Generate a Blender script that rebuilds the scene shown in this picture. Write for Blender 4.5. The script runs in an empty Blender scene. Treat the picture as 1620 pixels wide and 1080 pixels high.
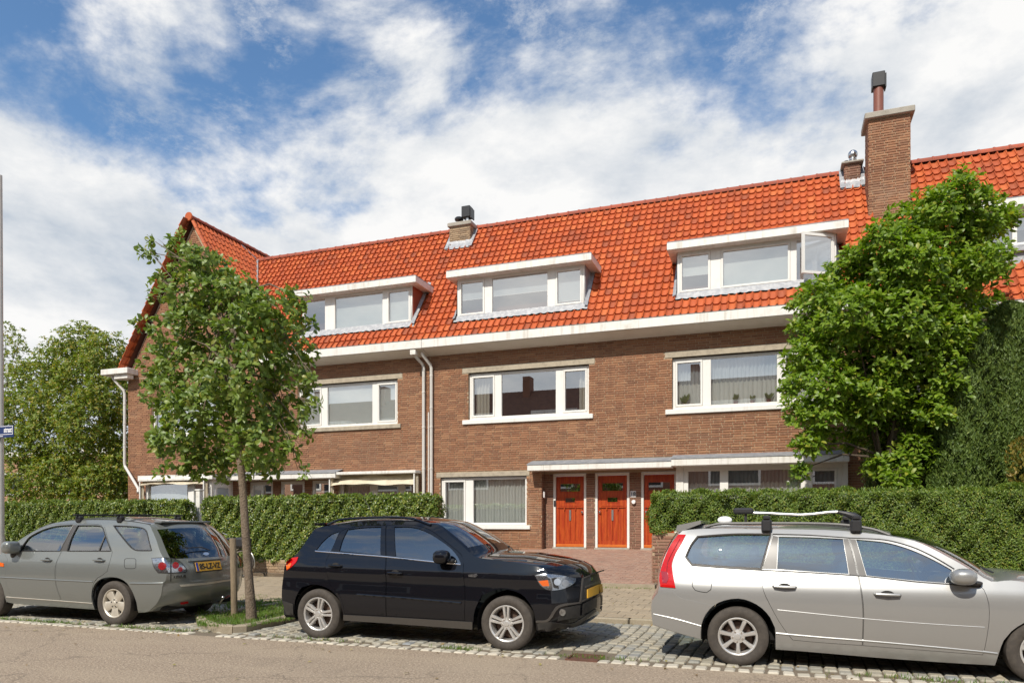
import bpy, math, random
import numpy as np
from mathutils import Vector, Matrix, noise as mnoise
from mathutils.bvhtree import BVHTree
from mathutils.geometry import delaunay_2d_cdt
rnd = random.Random(7)
R = math.radians
S = bpy.context.scene
COL = S.collection

# ---------------------------------------------------------------- camera
F_PX, PX0, HOR = 1150.0, 810.0, 824.0           # focal length, centre column, horizon row of the photograph
CAM_D, CAM_H, YAW = 20.6, 1.58, R(20.0)
sY, cY = math.sin(YAW), math.cos(YAW)
cd = bpy.data.cameras.new('camera')
cd.sensor_width = 36.0
cd.lens = 36.0 * F_PX / 1620.0
cd.shift_y = (HOR - 540.0) / 1620.0
cd.clip_start, cd.clip_end = 0.1, 3000
cam = bpy.data.objects.new('camera', cd)
cam.location = (0, -CAM_D, CAM_H)
cam.rotation_euler = (R(90), 0, YAW)
COL.objects.link(cam)
S.camera = cam

# ---------------------------------------------------------------- sky and sun
SUN_EL, SUN_AZ = R(47), R(9)                    # azimuth: to the left of straight-on to the facade
to_sun = Vector((-math.sin(SUN_AZ) * math.cos(SUN_EL), -math.cos(SUN_AZ) * math.cos(SUN_EL), math.sin(SUN_EL)))
sd = bpy.data.lights.new('sun', 'SUN')
sd.energy, sd.angle, sd.color = 3.9, R(0.53), (1.0, 0.93, 0.82)
sun = bpy.data.objects.new('sun', sd)
sun.rotation_euler = to_sun.to_track_quat('Z', 'Y').to_euler()
COL.objects.link(sun)

W = bpy.data.worlds.new('World'); S.world = W; W.use_nodes = True
nt = W.node_tree; nt.nodes.clear()
def N(nt_, typ, **kw):
    n = nt_.nodes.new(typ)
    for k, v in kw.items():
        if k.startswith('i_'):
            key = k[2:]
            n.inputs[int(key) if key.isdigit() else key].default_value = v
        else:
            setattr(n, k, v)
    return n
def L(nt_, a, b): nt_.links.new(a, b)
def mathn(nt_, op, a, b=None, clamp=False):
    n = nt_.nodes.new('ShaderNodeMath'); n.operation = op; n.use_clamp = clamp
    for i, v in enumerate((a, b)):
        if v is None: continue
        if isinstance(v, (int, float)): n.inputs[i].default_value = v
        else: nt_.links.new(v, n.inputs[i])
    return n.outputs[0]
def maprange(nt_, v, a, b, c, d, smooth=True):
    n = nt_.nodes.new('ShaderNodeMapRange')
    n.interpolation_type = 'SMOOTHSTEP' if smooth else 'LINEAR'
    for i, x in enumerate((v, a, b, c, d)):
        if isinstance(x, (int, float)): n.inputs[i].default_value = x
        else: nt_.links.new(x, n.inputs[i])
    return n.outputs[0]
def mixc(nt_, f, a, b, blend='MIX'):
    n = nt_.nodes.new('ShaderNodeMix'); n.data_type = 'RGBA'; n.blend_type = blend
    for i, x in ((0, f), (6, a), (7, b)):
        if isinstance(x, (int, float)): n.inputs[i].default_value = x
        elif isinstance(x, tuple): n.inputs[i].default_value = x if len(x) == 4 else (*x, 1)
        else: nt_.links.new(x, n.inputs[i])
    return n.outputs[2]

sky = N(nt, 'ShaderNodeTexSky', sky_type='NISHITA', sun_disc=False, sun_elevation=SUN_EL, sun_rotation=R(180) + SUN_AZ,
        altitude=0, air_density=1.0, dust_density=0.6, ozone_density=2.2)
tc = N(nt, 'ShaderNodeTexCoord')
sep = N(nt, 'ShaderNodeSeparateXYZ'); L(nt, tc.outputs['Generated'], sep.inputs[0])
dz = sep.outputs[2]
# cumulus: a noise field on the view direction, flattened towards the horizon
mp = N(nt, 'ShaderNodeMapping'); mp.inputs['Location'].default_value = (6.86, 0.12, 4.06); mp.inputs['Scale'].default_value = (1.0, 1.0, 1.75)
L(nt, tc.outputs['Generated'], mp.inputs[0])
n1 = N(nt, 'ShaderNodeTexNoise', i_Scale=2.3, i_Detail=12.0, i_Roughness=0.60, i_Distortion=0.15)
L(nt, mp.outputs[0], n1.inputs['Vector'])
n2 = N(nt, 'ShaderNodeTexNoise', i_Scale=6.5, i_Detail=8.0, i_Roughness=0.62, i_Distortion=0.4)
L(nt, mp.outputs[0], n2.inputs['Vector'])
thr = maprange(nt, dz, 0.30, 0.62, 0.28, 0.572, False)
d0 = mathn(nt, 'ADD', mathn(nt, 'MULTIPLY', n1.outputs[0], 0.8), mathn(nt, 'MULTIPLY', n2.outputs[0], 0.2))
d1 = mathn(nt, 'SUBTRACT', d0, thr)
mask = maprange(nt, d1, -0.05, 0.07, 0.0, 1.0)
n4 = N(nt, 'ShaderNodeTexNoise', i_Scale=7.0, i_Detail=10.0, i_Roughness=0.72, i_Distortion=0.15)     # thin wisps in the blue
L(nt, mp.outputs[0], n4.inputs['Vector'])
mask = mathn(nt, 'MAXIMUM', mask, mathn(nt, 'MULTIPLY', maprange(nt, n4.outputs[0], 0.46, 0.70, 0.0, 1.0), 0.70))
# light and dark of the cloud: thick parts and low parts go grey
mp3 = N(nt, 'ShaderNodeMapping'); mp3.inputs['Location'].default_value = (0.3, 2.1, 0.62); mp3.inputs['Scale'].default_value = (1.0, 1.0, 2.4)
L(nt, tc.outputs['Generated'], mp3.inputs[0])
n3 = N(nt, 'ShaderNodeTexNoise', i_Scale=2.8, i_Detail=9.0, i_Roughness=0.58)
L(nt, mp3.outputs[0], n3.inputs['Vector'])
low = maprange(nt, dz, 0.10, 0.50, 0.42, 0.04, True)
mpb = N(nt, 'ShaderNodeVectorMath', operation='ADD'); mpb.inputs[1].default_value = (-0.015, -0.02, 0.075); L(nt, mp.outputs[0], mpb.inputs[0])
n1b = N(nt, 'ShaderNodeTexNoise', i_Scale=2.3, i_Detail=12.0, i_Roughness=0.60, i_Distortion=0.15); L(nt, mpb.outputs[0], n1b.inputs['Vector'])
n5 = N(nt, 'ShaderNodeTexNoise', i_Scale=5.5, i_Detail=10.0, i_Roughness=0.62, i_Distortion=0.2); L(nt, mp3.outputs[0], n5.inputs['Vector'])
relief = mathn(nt, 'MULTIPLY', mathn(nt, 'SUBTRACT', n1.outputs[0], n1b.outputs[0]), 3.2)          # lit tops, shaded undersides
body = mathn(nt, 'ADD', mathn(nt, 'MULTIPLY', mathn(nt, 'SUBTRACT', n3.outputs[0], 0.5), 1.5), mathn(nt, 'MULTIPLY', mathn(nt, 'SUBTRACT', n5.outputs[0], 0.5), 1.3))
sh = mathn(nt, 'SUBTRACT', mathn(nt, 'ADD', mathn(nt, 'ADD', relief, body), 0.78), low, True)
ccol = mixc(nt, sh, (0.47, 0.54, 0.63), (0.95, 0.945, 0.935))
bg1 = N(nt, 'ShaderNodeBackground', i_Strength=0.12)
skc = mixc(nt, 1.0, sky.outputs[0], (0.78, 0.97, 1.06), 'MULTIPLY'); L(nt, skc, bg1.inputs[0])
bg2 = N(nt, 'ShaderNodeBackground', i_Strength=0.80); L(nt, ccol, bg2.inputs[0])
mx = N(nt, 'ShaderNodeMixShader'); L(nt, mask, mx.inputs[0]); L(nt, bg1.outputs[0], mx.inputs[1]); L(nt, bg2.outputs[0], mx.inputs[2])
wo = N(nt, 'ShaderNodeOutputWorld'); L(nt, mx.outputs[0], wo.inputs[0])

vs = S.view_settings
vs.view_transform = 'Standard'; vs.look = 'None'; vs.exposure = 0.36; vs.gamma = 1.0; vs.use_curve_mapping = False
S.cycles.max_bounces = 7; S.cycles.transparent_max_bounces = 14
S.cycles.use_denoising = True
S.cycles.sample_clamp_indirect = 6.0

# ---------------------------------------------------------------- measuring
def at(px, py, Y):
    """point of the vertical plane Y seen at a pixel of the photograph"""
    l = (px - PX0) / F_PX; d = (Y + CAM_D) / (cY + l * sY)
    return d * (-sY + l * cY), CAM_H + (HOR - py) * d / F_PX
def atz(px, py, Z):
    l = (px - PX0) / F_PX; d = F_PX * (CAM_H - Z) / (py - HOR)
    return d * (-sY + l * cY), d * (cY + l * sY) - CAM_D

# ---------------------------------------------------------------- mesh helpers
class MB:
    def __init__(s): s.v = []; s.f = []
    def add(s, vs_, fs_):
        o = len(s.v); s.v.extend(vs_); s.f.extend([tuple(i + o for i in f) for f in fs_]); return s
    def box(s, x0, x1, y0, y1, z0, z1):
        return s.add([(x0,y0,z0),(x1,y0,z0),(x1,y1,z0),(x0,y1,z0),(x0,y0,z1),(x1,y0,z1),(x1,y1,z1),(x0,y1,z1)],
                     [(0,3,2,1),(4,5,6,7),(0,1,5,4),(1,2,6,5),(2,3,7,6),(3,0,4,7)])
    def bbox(s, x0, x1, y0, y1, z0, z1, b=0.01):
        """box with chamfered edges along all sides"""
        xs = ((x0, x0+b), (x1, x1-b)); ys = ((y0, y0+b), (y1, y1-b)); zs = ((z0, z0+b), (z1, z1-b))
        vs_ = []; idx = {}
        for i in (0,1):
            for j in (0,1):
                for k in (0,1):
                    for a in (0,1,2):
                        idx[i,j,k,a] = len(vs_)
                        vs_.append((xs[i][0 if a == 0 else 1], ys[j][0 if a == 1 else 1], zs[k][0 if a == 2 else 1]))
        f = []
        q = lambda *t: f.append(tuple(idx[u] for u in t))
        q((0,0,0,0),(0,0,1,0),(0,1,1,0),(0,1,0,0)); q((1,0,0,0),(1,1,0,0),(1,1,1,0),(1,0,1,0))
        q((0,0,0,1),(1,0,0,1),(1,0,1,1),(0,0,1,1)); q((0,1,0,1),(0,1,1,1),(1,1,1,1),(1,1,0,1))
        q((0,0,0,2),(0,1,0,2),(1,1,0,2),(1,0,0,2)); q((0,0,1,2),(1,0,1,2),(1,1,1,2),(0,1,1,2))
        for i in (0,1):
            for j in (0,1):
                q((i,j,0,0),(i,j,0,1),(i,j,1,1),(i,j,1,0))
                q((i,0,j,0),(i,0,j,2),(i,1,j,2),(i,1,j,0))
                q((0,i,j,1),(0,i,j,2),(1,i,j,2),(1,i,j,1))
                for k in (0,1): q((i,j,k,0),(i,j,k,1),(i,j,k,2))
        return s.add(vs_, f)
    def tube(s, pts, r, n=10, caps=True):
        pts = [Vector(p) for p in pts]; rs = r if isinstance(r, (list, tuple)) else [r] * len(pts)
        o = len(s.v); up = None
        for i, p in enumerate(pts):
            t = (pts[min(i+1, len(pts)-1)] - pts[max(i-1, 0)]).normalized()
            if up is None:
                up = Vector((0,0,1)) if abs(t.z) < .9 else Vector((1,0,0))
            a = t.cross(up).normalized(); b = a.cross(t).normalized(); up = b
            for k in range(n):
                w = 2*math.pi*k/n
                s.v.append(tuple(p + a*(rs[i]*math.cos(w)) + b*(rs[i]*math.sin(w))))
        for i in range(len(pts)-1):
            for k in range(n):
                k2 = (k+1) % n
                s.f.append((o+i*n+k, o+(i+1)*n+k, o+(i+1)*n+k2, o+i*n+k2))
        if caps:
            s.f.append(tuple(o+k for k in range(n))); s.f.append(tuple(o+(len(pts)-1)*n+k for k in reversed(range(n))))
        return s
    def lathe(s, prof, c, axis='z', n=24, close=False):
        """prof: (radius, height along axis)"""
        o = len(s.v)
        for r_, h in prof:
            for k in range(n):
                w = 2*math.pi*k/n; a, b = r_*math.cos(w), r_*math.sin(w)
                if axis == 'z': p = (c[0]+a, c[1]+b, c[2]+h)
                elif axis == 'y': p = (c[0]+a, c[1]+h, c[2]+b)
                else: p = (c[0]+h, c[1]+a, c[2]+b)
                s.v.append(p)
        m = len(prof)
        for i in range(m if close else m-1):
            for k in range(n):
                k2 = (k+1) % n; i2 = (i+1) % m
                s.f.append((o+i*n+k, o+i*n+k2, o+i2*n+k2, o+i2*n+k))
        return s
    def prism(s, poly, y0, y1, plane='xz'):
        """extrude a 2D polygon between two planes"""
        n = len(poly); o = len(s.v)
        for y in (y0, y1):
            for (a, b) in poly:
                s.v.append((a, y, b) if plane == 'xz' else (a, b, y) if plane == 'xy' else (y, a, b))
        s.f.append(tuple(o+i for i in range(n))); s.f.append(tuple(o+n+i for i in reversed(range(n))))
        for i in range(n):
            j = (i+1) % n
            s.f.append((o+i, o+n+i, o+n+j, o+j))
        return s
    def quad(s, a, b, c, d): return s.add([tuple(a), tuple(b), tuple(c), tuple(d)], [(0,1,2,3)])

def org(o):
    v = Vector((0,0,0))
    while o is not None:
        v += o.location; o = o.parent
    return v
def mesh_of(mb, name, mat, smooth=False, off=Vector((0,0,0)), fix=False, sharp=None):
    me = bpy.data.meshes.new(name)
    v = mb.v if off.length == 0 else [(a-off.x, b-off.y, c-off.z) for a, b, c in mb.v]
    me.from_pydata(v, [], mb.f)
    if fix:
        import bmesh
        bm = bmesh.new(); bm.from_mesh(me); bmesh.ops.recalc_face_normals(bm, faces=bm.faces); bm.to_mesh(me); bm.free()
    if smooth:
        me.polygons.foreach_set('use_smooth', [True]*len(me.polygons))
        if sharp: me.set_sharp_from_angle(angle=R(sharp))
    if mat: me.materials.append(mat)
    me.update(); return me
def obj(name, mb, mat, parent=None, smooth=False, fix=False, sharp=35, kind=None):
    off = org(parent)
    me = mesh_of(mb, name, mat, smooth, off, fix, sharp if smooth else None)
    o = bpy.data.objects.new(name, me); COL.objects.link(o)
    o.parent = parent
    if kind: o['kind'] = kind
    return o
def inst(name, me, pos, parent=None, rot=None, scale=None):
    o = bpy.data.objects.new(name, me); COL.objects.link(o); o.parent = parent
    o.location = Vector(pos) - org(parent)
    if rot: o.rotation_euler = rot
    if scale: o.scale = scale
    return o
def tag(o, label, cat, group=None, kind=None):
    o['label'] = label; o['category'] = cat
    if group: o['group'] = group
    if kind: o['kind'] = kind
    return o
def thing(name, label, cat, loc=(0,0,0), group=None):
    o = bpy.data.objects.new(name, None); COL.objects.link(o); o.location = loc; o.empty_display_size = .2
    return tag(o, label, cat, group)
def struct(name, mb, mat, **kw): return obj(name, mb, mat, kind='structure', **kw)

# ---------------------------------------------------------------- materials
def bare(name):
    m = bpy.data.materials.new(name); m.use_nodes = True
    t = m.node_tree; t.nodes.clear()
    return m, t
def ramp(t, fac, cols):
    r_ = t.nodes.new('ShaderNodeValToRGB'); e = r_.color_ramp.elements
    while len(e) < len(cols): e.new(0.5)
    for i, c in enumerate(cols):
        e[i].position = i/(len(cols)-1) if len(cols) > 1 else 0; e[i].color = (*c, 1)
    L(t, fac, r_.inputs[0]); return r_.outputs[0]
def piece_random(t):
    """one random number for each separate piece, whether it is an object or an island of a joined mesh"""
    g = t.nodes.new('ShaderNodeNewGeometry'); oi = t.nodes.new('ShaderNodeObjectInfo')
    return mathn(t, 'FRACT', mathn(t, 'ADD', g.outputs['Random Per Island'], mathn(t, 'MULTIPLY', oi.outputs['Random'], 7.13)))
def pm(name, col, rough=.6, metal=0.0, cols=None, noise=None, noise2=None, noise3=None, streak=None, bump=None, spec=.5, coat=0.0, coat_rough=.03, sheen=0, trans=0, emis=None, stretch=None):
    """principled material; cols: colours picked at random per piece; noise=(scale, amount, colour): stain; bump=(scale, strength)"""
    m, t = bare(name)
    b = t.nodes.new('ShaderNodeBsdfPrincipled'); o = t.nodes.new('ShaderNodeOutputMaterial')
    c = (*col, 1)
    if cols: c = ramp(t, piece_random(t), cols)
    g = t.nodes.new('ShaderNodeNewGeometry')
    pos = g.outputs['Position']
    if stretch:
        mpn = t.nodes.new('ShaderNodeMapping'); mpn.inputs['Scale'].default_value = stretch; L(t, pos, mpn.inputs[0]); pos = mpn.outputs[0]
    for nz in (noise, noise2, noise3, streak):
        if nz:
            p_ = pos
            if nz is streak:                                            # run-off: long down the face, narrow across it
                ms = t.nodes.new('ShaderNodeMapping'); ms.inputs['Scale'].default_value = (1, 1, .07); L(t, g.outputs['Position'], ms.inputs[0]); p_ = ms.outputs[0]
            tx = N(t, 'ShaderNodeTexNoise', i_Scale=nz[0], i_Detail=6.0, i_Roughness=.62); L(t, p_, tx.inputs['Vector'])
            lo, hi = (nz[3], nz[4]) if len(nz) > 3 else (.38, .68)
            f = mathn(t, 'MULTIPLY', maprange(t, tx.outputs[0], lo, hi, 0, 1), nz[1])
            c = mixc(t, f, c, nz[2])
    if isinstance(c, tuple): b.inputs['Base Color'].default_value = c
    else: L(t, c, b.inputs['Base Color'])
    b.inputs['Roughness'].default_value = rough; b.inputs['Metallic'].default_value = metal
    b.inputs['Specular IOR Level'].default_value = spec
    if coat: b.inputs['Coat Weight'].default_value = coat; b.inputs['Coat Roughness'].default_value = coat_rough
    if emis: b.inputs['Emission Color'].default_value = (*emis[0], 1); b.inputs['Emission Strength'].default_value = emis[1]
    if bump:
        tx = N(t, 'ShaderNodeTexNoise', i_Scale=bump[0], i_Detail=4.0, i_Roughness=.6); L(t, pos, tx.inputs['Vector'])
        bp = N(t, 'ShaderNodeBump', i_Strength=bump[1], i_Distance=bump[2] if len(bump) > 2 else .02)
        L(t, tx.outputs[0], bp.inputs['Height']); L(t, bp.outputs[0], b.inputs['Normal'])
    L(t, b.outputs[0], o.inputs[0]); return m
def leaf_mat(name, cols, gloss=.35, transl=.32, sp=.5, under=.6):
    m, t = bare(name)
    b = t.nodes.new('ShaderNodeBsdfPrincipled'); o = t.nodes.new('ShaderNodeOutputMaterial')
    c = ramp(t, piece_random(t), cols)
    gb = t.nodes.new('ShaderNodeNewGeometry')                      # leaves are paler underneath
    c = mixc(t, mathn(t, 'MULTIPLY', gb.outputs['Backfacing'], under), c, mixc(t, 1.0, c, (1.4, 1.35, 1.45), 'MULTIPLY'))
    L(t, c, b.inputs['Base Color']); b.inputs['Roughness'].default_value = gloss; b.inputs['Specular IOR Level'].default_value = sp
    tr = t.nodes.new('ShaderNodeBsdfTranslucent'); L(t, mixc(t, 1.0, c, (1.35, 1.5, .6), 'MULTIPLY'), tr.inputs[0])
    x = N(t, 'ShaderNodeMixShader', i_0=transl); L(t, b.outputs[0], x.inputs[1]); L(t, tr.outputs[0], x.inputs[2])
    L(t, x.outputs[0], o.inputs[0]); return m
def glass_mat(name, tint, refl=1.0, rough=0.0, ior=1.5, base=0.0):
    """thin pane: tinted see-through plus mirror reflection that grows at grazing angles"""
    m, t = bare(name); o = t.nodes.new('ShaderNodeOutputMaterial')
    tr = t.nodes.new('ShaderNodeBsdfTransparent'); tr.inputs[0].default_value = (*tint, 1)
    gl = t.nodes.new('ShaderNodeBsdfGlossy'); gl.inputs['Roughness'].default_value = rough; gl.inputs[0].default_value = (refl, refl, refl, 1)
    lw = t.nodes.new('ShaderNodeLayerWeight'); lw.inputs[0].default_value = .5
    r0 = ((ior-1)/(ior+1))**2*2 + base
    f = mathn(t, 'ADD', mathn(t, 'MULTIPLY', mathn(t, 'POWER', lw.outputs['Facing'], 4.0), 1-r0), r0, True)
    x = t.nodes.new('ShaderNodeMixShader'); L(t, f, x.inputs[0]); L(t, tr.outputs[0], x.inputs[1]); L(t, gl.outputs[0], x.inputs[2])
    L(t, x.outputs[0], o.inputs[0]); return m

M = {}
BR = [(0.211,0.091,0.047),(0.277,0.122,0.062),(0.330,0.157,0.081),(0.198,0.086,0.047),(0.258,0.111,0.057),(0.350,0.178,0.093),(0.181,0.081,0.045),(0.285,0.126,0.062)]
M['brick'] = pm('brick', (.3,.13,.07), .85, cols=BR, noise=(30, .35, (.42,.26,.15)), noise2=(.45, .45, (.17,.085,.052), .48, .72), noise3=(.8, .38, (.44,.30,.20), .56, .74), streak=(3.5, .34, (.12,.065,.045), .52, .72), bump=(90, .25, .006))
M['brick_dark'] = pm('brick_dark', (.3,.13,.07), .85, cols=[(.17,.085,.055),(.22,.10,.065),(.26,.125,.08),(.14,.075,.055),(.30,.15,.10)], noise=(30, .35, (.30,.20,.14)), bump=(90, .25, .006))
M['brick_buff'] = pm('brick_buff', (.3,.2,.1), .88, cols=[(.30,.20,.115),(.36,.25,.15),(.25,.16,.095),(.20,.14,.09),(.33,.22,.13)], noise=(25, .4, (.45,.36,.25)), bump=(90, .25, .006))
M['mortar'] = pm('mortar', (.40,.30,.20), .95, noise=(12, .5, (.30,.22,.15)), bump=(160, .3, .004))
TL_ = [(0.460,0.095,0.026),(0.420,0.083,0.023),(0.500,0.117,0.033),(0.440,0.088,0.024),(0.360,0.076,0.026),(0.470,0.100,0.026),(0.520,0.140,0.040),(0.430,0.085,0.023),(0.270,0.071,0.033),(0.480,0.105,0.029),(0.450,0.091,0.024)]
M['tile'] = pm('tile', (.5,.1,.03), .62, cols=TL_, noise=(1.1, .45, (.24,.050,.024), .50, .74), noise2=(28, .30, (.52,.14,.05)), noise3=(4.5, .45, (.15,.06,.04), .60, .76), bump=(70, .2, .004), spec=.35)
M['tile_ridge'] = pm('tile_ridge', (.3,.06,.03), .75, cols=[(.34,.062,.026),(.27,.055,.026),(.40,.075,.028)], noise=(14, .6, (.17,.075,.05), .42, .7), bump=(60, .3, .006))
M['roof_deck'] = pm('roof_deck', (.10,.03,.015), .95)
M['white'] = pm('white_paint', (.76,.75,.715), .38, noise=(3.5, .3, (.62,.59,.52), .5, .8), streak=(11, .3, (.50,.46,.39), .54, .74), spec=.4)
M['white_wood'] = pm('white_wood', (.74,.725,.68), .5, noise=(2.2, .55, (.50,.455,.375), .50, .75), noise2=(7, .35, (.42,.38,.31), .55, .75), streak=(9, .5, (.40,.36,.29), .50, .72), bump=(40, .08, .004))
M['soffit'] = pm('soffit_paint', (.78,.75,.68), .6, noise=(3, .4, (.66,.62,.54)))
M['lead'] = pm('lead', (.30,.31,.33), .55, metal=.35, noise=(9, .7, (.44,.445,.45), .42, .62), bump=(25, .4, .02))
M['lead_dark'] = pm('lead_dark', (.20,.215,.235), .6, noise=(6, .6, (.34,.35,.36)), bump=(20, .3, .01))
M['lintel'] = pm('lintel_stone', (.40,.345,.26), .85, noise=(7, .7, (.24,.20,.15)), noise2=(60, .4, (.50,.45,.36)), bump=(80, .3, .005))
M['pipe'] = pm('pvc_pipe', (.62,.60,.56), .45, noise=(6, .5, (.42,.40,.37), .5, .8))
M['door'] = pm('varnished_wood', (.34,.036,.008), .36, noise=(3, .8, (.47,.080,.012), .40, .60), noise2=(14, .6, (.17,.018,.006), .52, .7), bump=(30, .05, .003), coat=.25, coat_rough=.25, stretch=(7, 7, .6))
M['door_sill'] = pm('orange_wood', (.55,.14,.02), .4, noise=(6, .5, (.40,.075,.012)))
M['chrome'] = pm('chrome', (.75,.75,.76), .12, metal=1)
M['alu'] = pm('brushed_aluminium', (.62,.62,.61), .35, metal=1)
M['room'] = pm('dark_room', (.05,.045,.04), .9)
M['net'] = pm('net_curtain', (.74,.74,.70), .9)
M['sheer'] = pm('sheer_curtain', (.46,.49,.50), .9)
M['drape'] = pm('cream_drape', (.62,.58,.50), .9)
M['blind'] = pm('roller_blind', (.66,.68,.66), .8)
M['blind_grey'] = pm('grey_blind', (.42,.46,.48), .8)
M['awning'] = pm('awning_cloth', (.60,.53,.40), .85, noise=(4, .5, (.42,.36,.26)), bump=(30, .2, .01))
M['winglass'] = glass_mat('window_glass', (.90,.93,.93), 1.0, 0.0, 1.5, .40)
M['concrete'] = pm('concrete', (.34,.31,.26), .9, noise=(5, .6, (.22,.20,.16)), noise2=(60, .4, (.44,.41,.36)), bump=(70, .3, .006))
M['black_plastic'] = pm('black_plastic', (.022,.022,.024), .5)
M['black_metal'] = pm('black_metal', (.018,.018,.02), .35, spec=.5)
M['terracotta'] = pm('terracotta_pipe', (.22,.075,.05), .5, noise=(8, .5, (.15,.06,.045)))
M['steel'] = pm('steel', (.55,.56,.57), .3, metal=1)
M['white_plate'] = pm('white_plate', (.8,.8,.8), .3)
M['ink'] = pm('ink', (.012,.012,.014), .5)
# ---------------------------------------------------------------- bricks and tiles
COURSE, BRICK_L, JOINT = .068, .276, .0155
_brick_mesh = {}
def brick_mesh(kind, l, h, d, mat):
    k = (kind, mat.name)
    if k not in _brick_mesh:
        mb = MB(); mb.bbox(-l/2, l/2, -d, 0.026, 0, h, .003)
        _brick_mesh[k] = mesh_of(mb, 'brick', mat)
    return _brick_mesh[k]
def lay_bricks(parent, O, U, Nn, length, height, mat, openings=(), clip=None, seed=1, singles=0, score=None, z0=0.0, stuff_name='brick'):
    """courses of bricks standing proud of a mortar face; U along the wall, Nn outward"""
    rg = random.Random(seed); O, U, Nn = Vector(O), Vector(U), Vector(Nn); up = Vector((0,0,1))
    pieces = []
    nc = int(height / COURSE)
    for ci in range(nc):
        z = ci*COURSE + .004; zm = z + .026
        u = -.29 + (.075 if ci % 2 else 0) + rg.uniform(-.008, .008) + .05*((ci//7) % 3); wild = []
        while u < length:
            wild.append((u, u + BRICK_L)); u += BRICK_L + JOINT
        spans = [(0.004, length-.004)]
        for (a, b, c, d) in openings:
            if c < zm < d:
                ns = []
                for (s0, s1) in spans:
                    if b <= s0 or a >= s1: ns.append((s0, s1)); continue
                    if a > s0: ns.append((s0, a))
                    if b < s1: ns.append((b, s1))
                spans = ns
        if clip:
            lo, hi = clip(zm); spans = [(max(a, lo), min(b, hi)) for a, b in spans if min(b, hi) > max(a, lo)]
        for (s0, s1) in spans:
            for (a, b) in wild:
                a2, b2 = max(a, s0), min(b, s1)
                if b2 - a2 > .03: pieces.append((a2, b2, z))
    pick = set()
    if singles:
        cand = []
        for i, (a, b, z) in enumerate(pieces):
            if b - a < BRICK_L - .002: continue
            sc = score(a, z0 + z)
            if sc is not None: cand.append((sc, i))
        cand.sort(); pick = set(i for _, i in cand[:singles])
    mb = MB(); h = COURSE - JOINT
    for i, (a, b, z) in enumerate(pieces):
        pr = .0145 + rg.uniform(-.003, .003)
        if i in pick:
            p = O + U*((a+b)/2) + up*z + Nn*pr
            o = inst('brick', brick_mesh('stretcher', BRICK_L, h, 0, mat), p, parent)
            o.rotation_euler[2] = math.atan2(U.y, U.x)
            continue
        q = [O + U*a + up*z, O + U*b + up*z, O + U*b + up*(z+h), O + U*a + up*(z+h)]
        fr = [p + Nn*pr for p in q]; bk = [p - Nn*.01 for p in q]
        mb.add([tuple(p) for p in fr + bk], [(0,1,2,3),(0,4,5,1),(1,5,6,2),(2,6,7,3),(3,7,4,0)])
    if mb.v: obj(stuff_name, mb, mat, parent, kind='stuff', fix=False)
    return len(pieces)

TW, TE = .205, .305                     # cover width and exposure of a pantile
def tile_mesh():
    """S-shaped pantile lying in the u (x) / v (y) plane, thickness up z; origin at its lower left corner"""
    mb = MB(); n = 9; prof = []
    for i in range(n):
        t = i/(n-1); x = t*(TW + .028)
        z = .034*math.cos(t*2*math.pi*.92 + .35) + .014*math.cos(2*(t*2*math.pi*.92 + .35)) + .012
        prof.append((x, z))
    Lh = TE + .06; th = .042
    for (y, dzz) in ((0, .052), (.010, .054), (Lh, .0)):
        for (x, z) in prof: mb.v.append((x, y, z + dzz))
    for (x, z) in prof: mb.v.append((x, .002, z + .052 - th))
    for k in range(2):
        for i in range(n-1): mb.f.append((k*n+i, k*n+i+1, (k+1)*n+i+1, (k+1)*n+i))
    for i in range(n-1): mb.f.append((3*n+i, 3*n+i+1, i+1, i))
    for i in (n-1,): mb.f.append((i, 3*n+i, 2*n+i, n+i))
    mb.f.append((0, n, 2*n, 3*n))
    return mb
_tm = tile_mesh()
_tile_me = None
def lay_tiles(parent, O, U, V, ulen, vlen, keep, singles=0, score=None, seed=3):
    """pantiles on a roof plane: U along the eave, V up the slope"""
    global _tile_me
    if _tile_me is None: _tile_me = mesh_of(_tm, 'roof_tile', M['tile'], smooth=True, sharp=50)
    rg = random.Random(seed); O, U, V = Vector(O), Vector(U).normalized(), Vector(V).normalized(); Nn = U.cross(V).normalized()
    rot = Matrix((U, V, Nn)).transposed()
    base = [Vector(p) for p in _tm.v]; places = []
    nv = int(vlen / TE) + 1; nu = int(ulen / TW) + 1
    for j in range(nv):
        for i in range(nu):
            u, v = i*TW, j*TE
            if not keep(u + TW/2, v + TE*.55): continue
            p = O + U*(u + rg.uniform(-.003, .003)) + V*(v + rg.uniform(-.007, .007)) + Nn*rg.uniform(-.002, .005)
            places.append((p, u, v, rg.uniform(-.012, .012)))
    pick = set()
    if singles:
        c_ = sorted((score(u, v, p), i) for i, (p, u, v, a) in enumerate(places) if score(u, v, p) is not None)
        pick = set(i for _, i in c_[:singles])
    allv = []; mb = MB(); e = rot.to_euler()
    for i, (p, u, v, a) in enumerate(places):
        if i in pick:
            inst('roof_tile', _tile_me, p, parent, rot=e)
        else:
            ra = rot @ Matrix.Rotation(a, 3, 'Z')
            o = len(mb.v)
            for b in base:
                w = p + ra @ b; mb.v.append((w.x, w.y, w.z))
            for f in _tm.f: mb.f.append(tuple(k + o for k in f))
    if mb.v: obj('roof_tile', mb, M['tile'], parent, smooth=True, sharp=50, kind='stuff')
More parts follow.
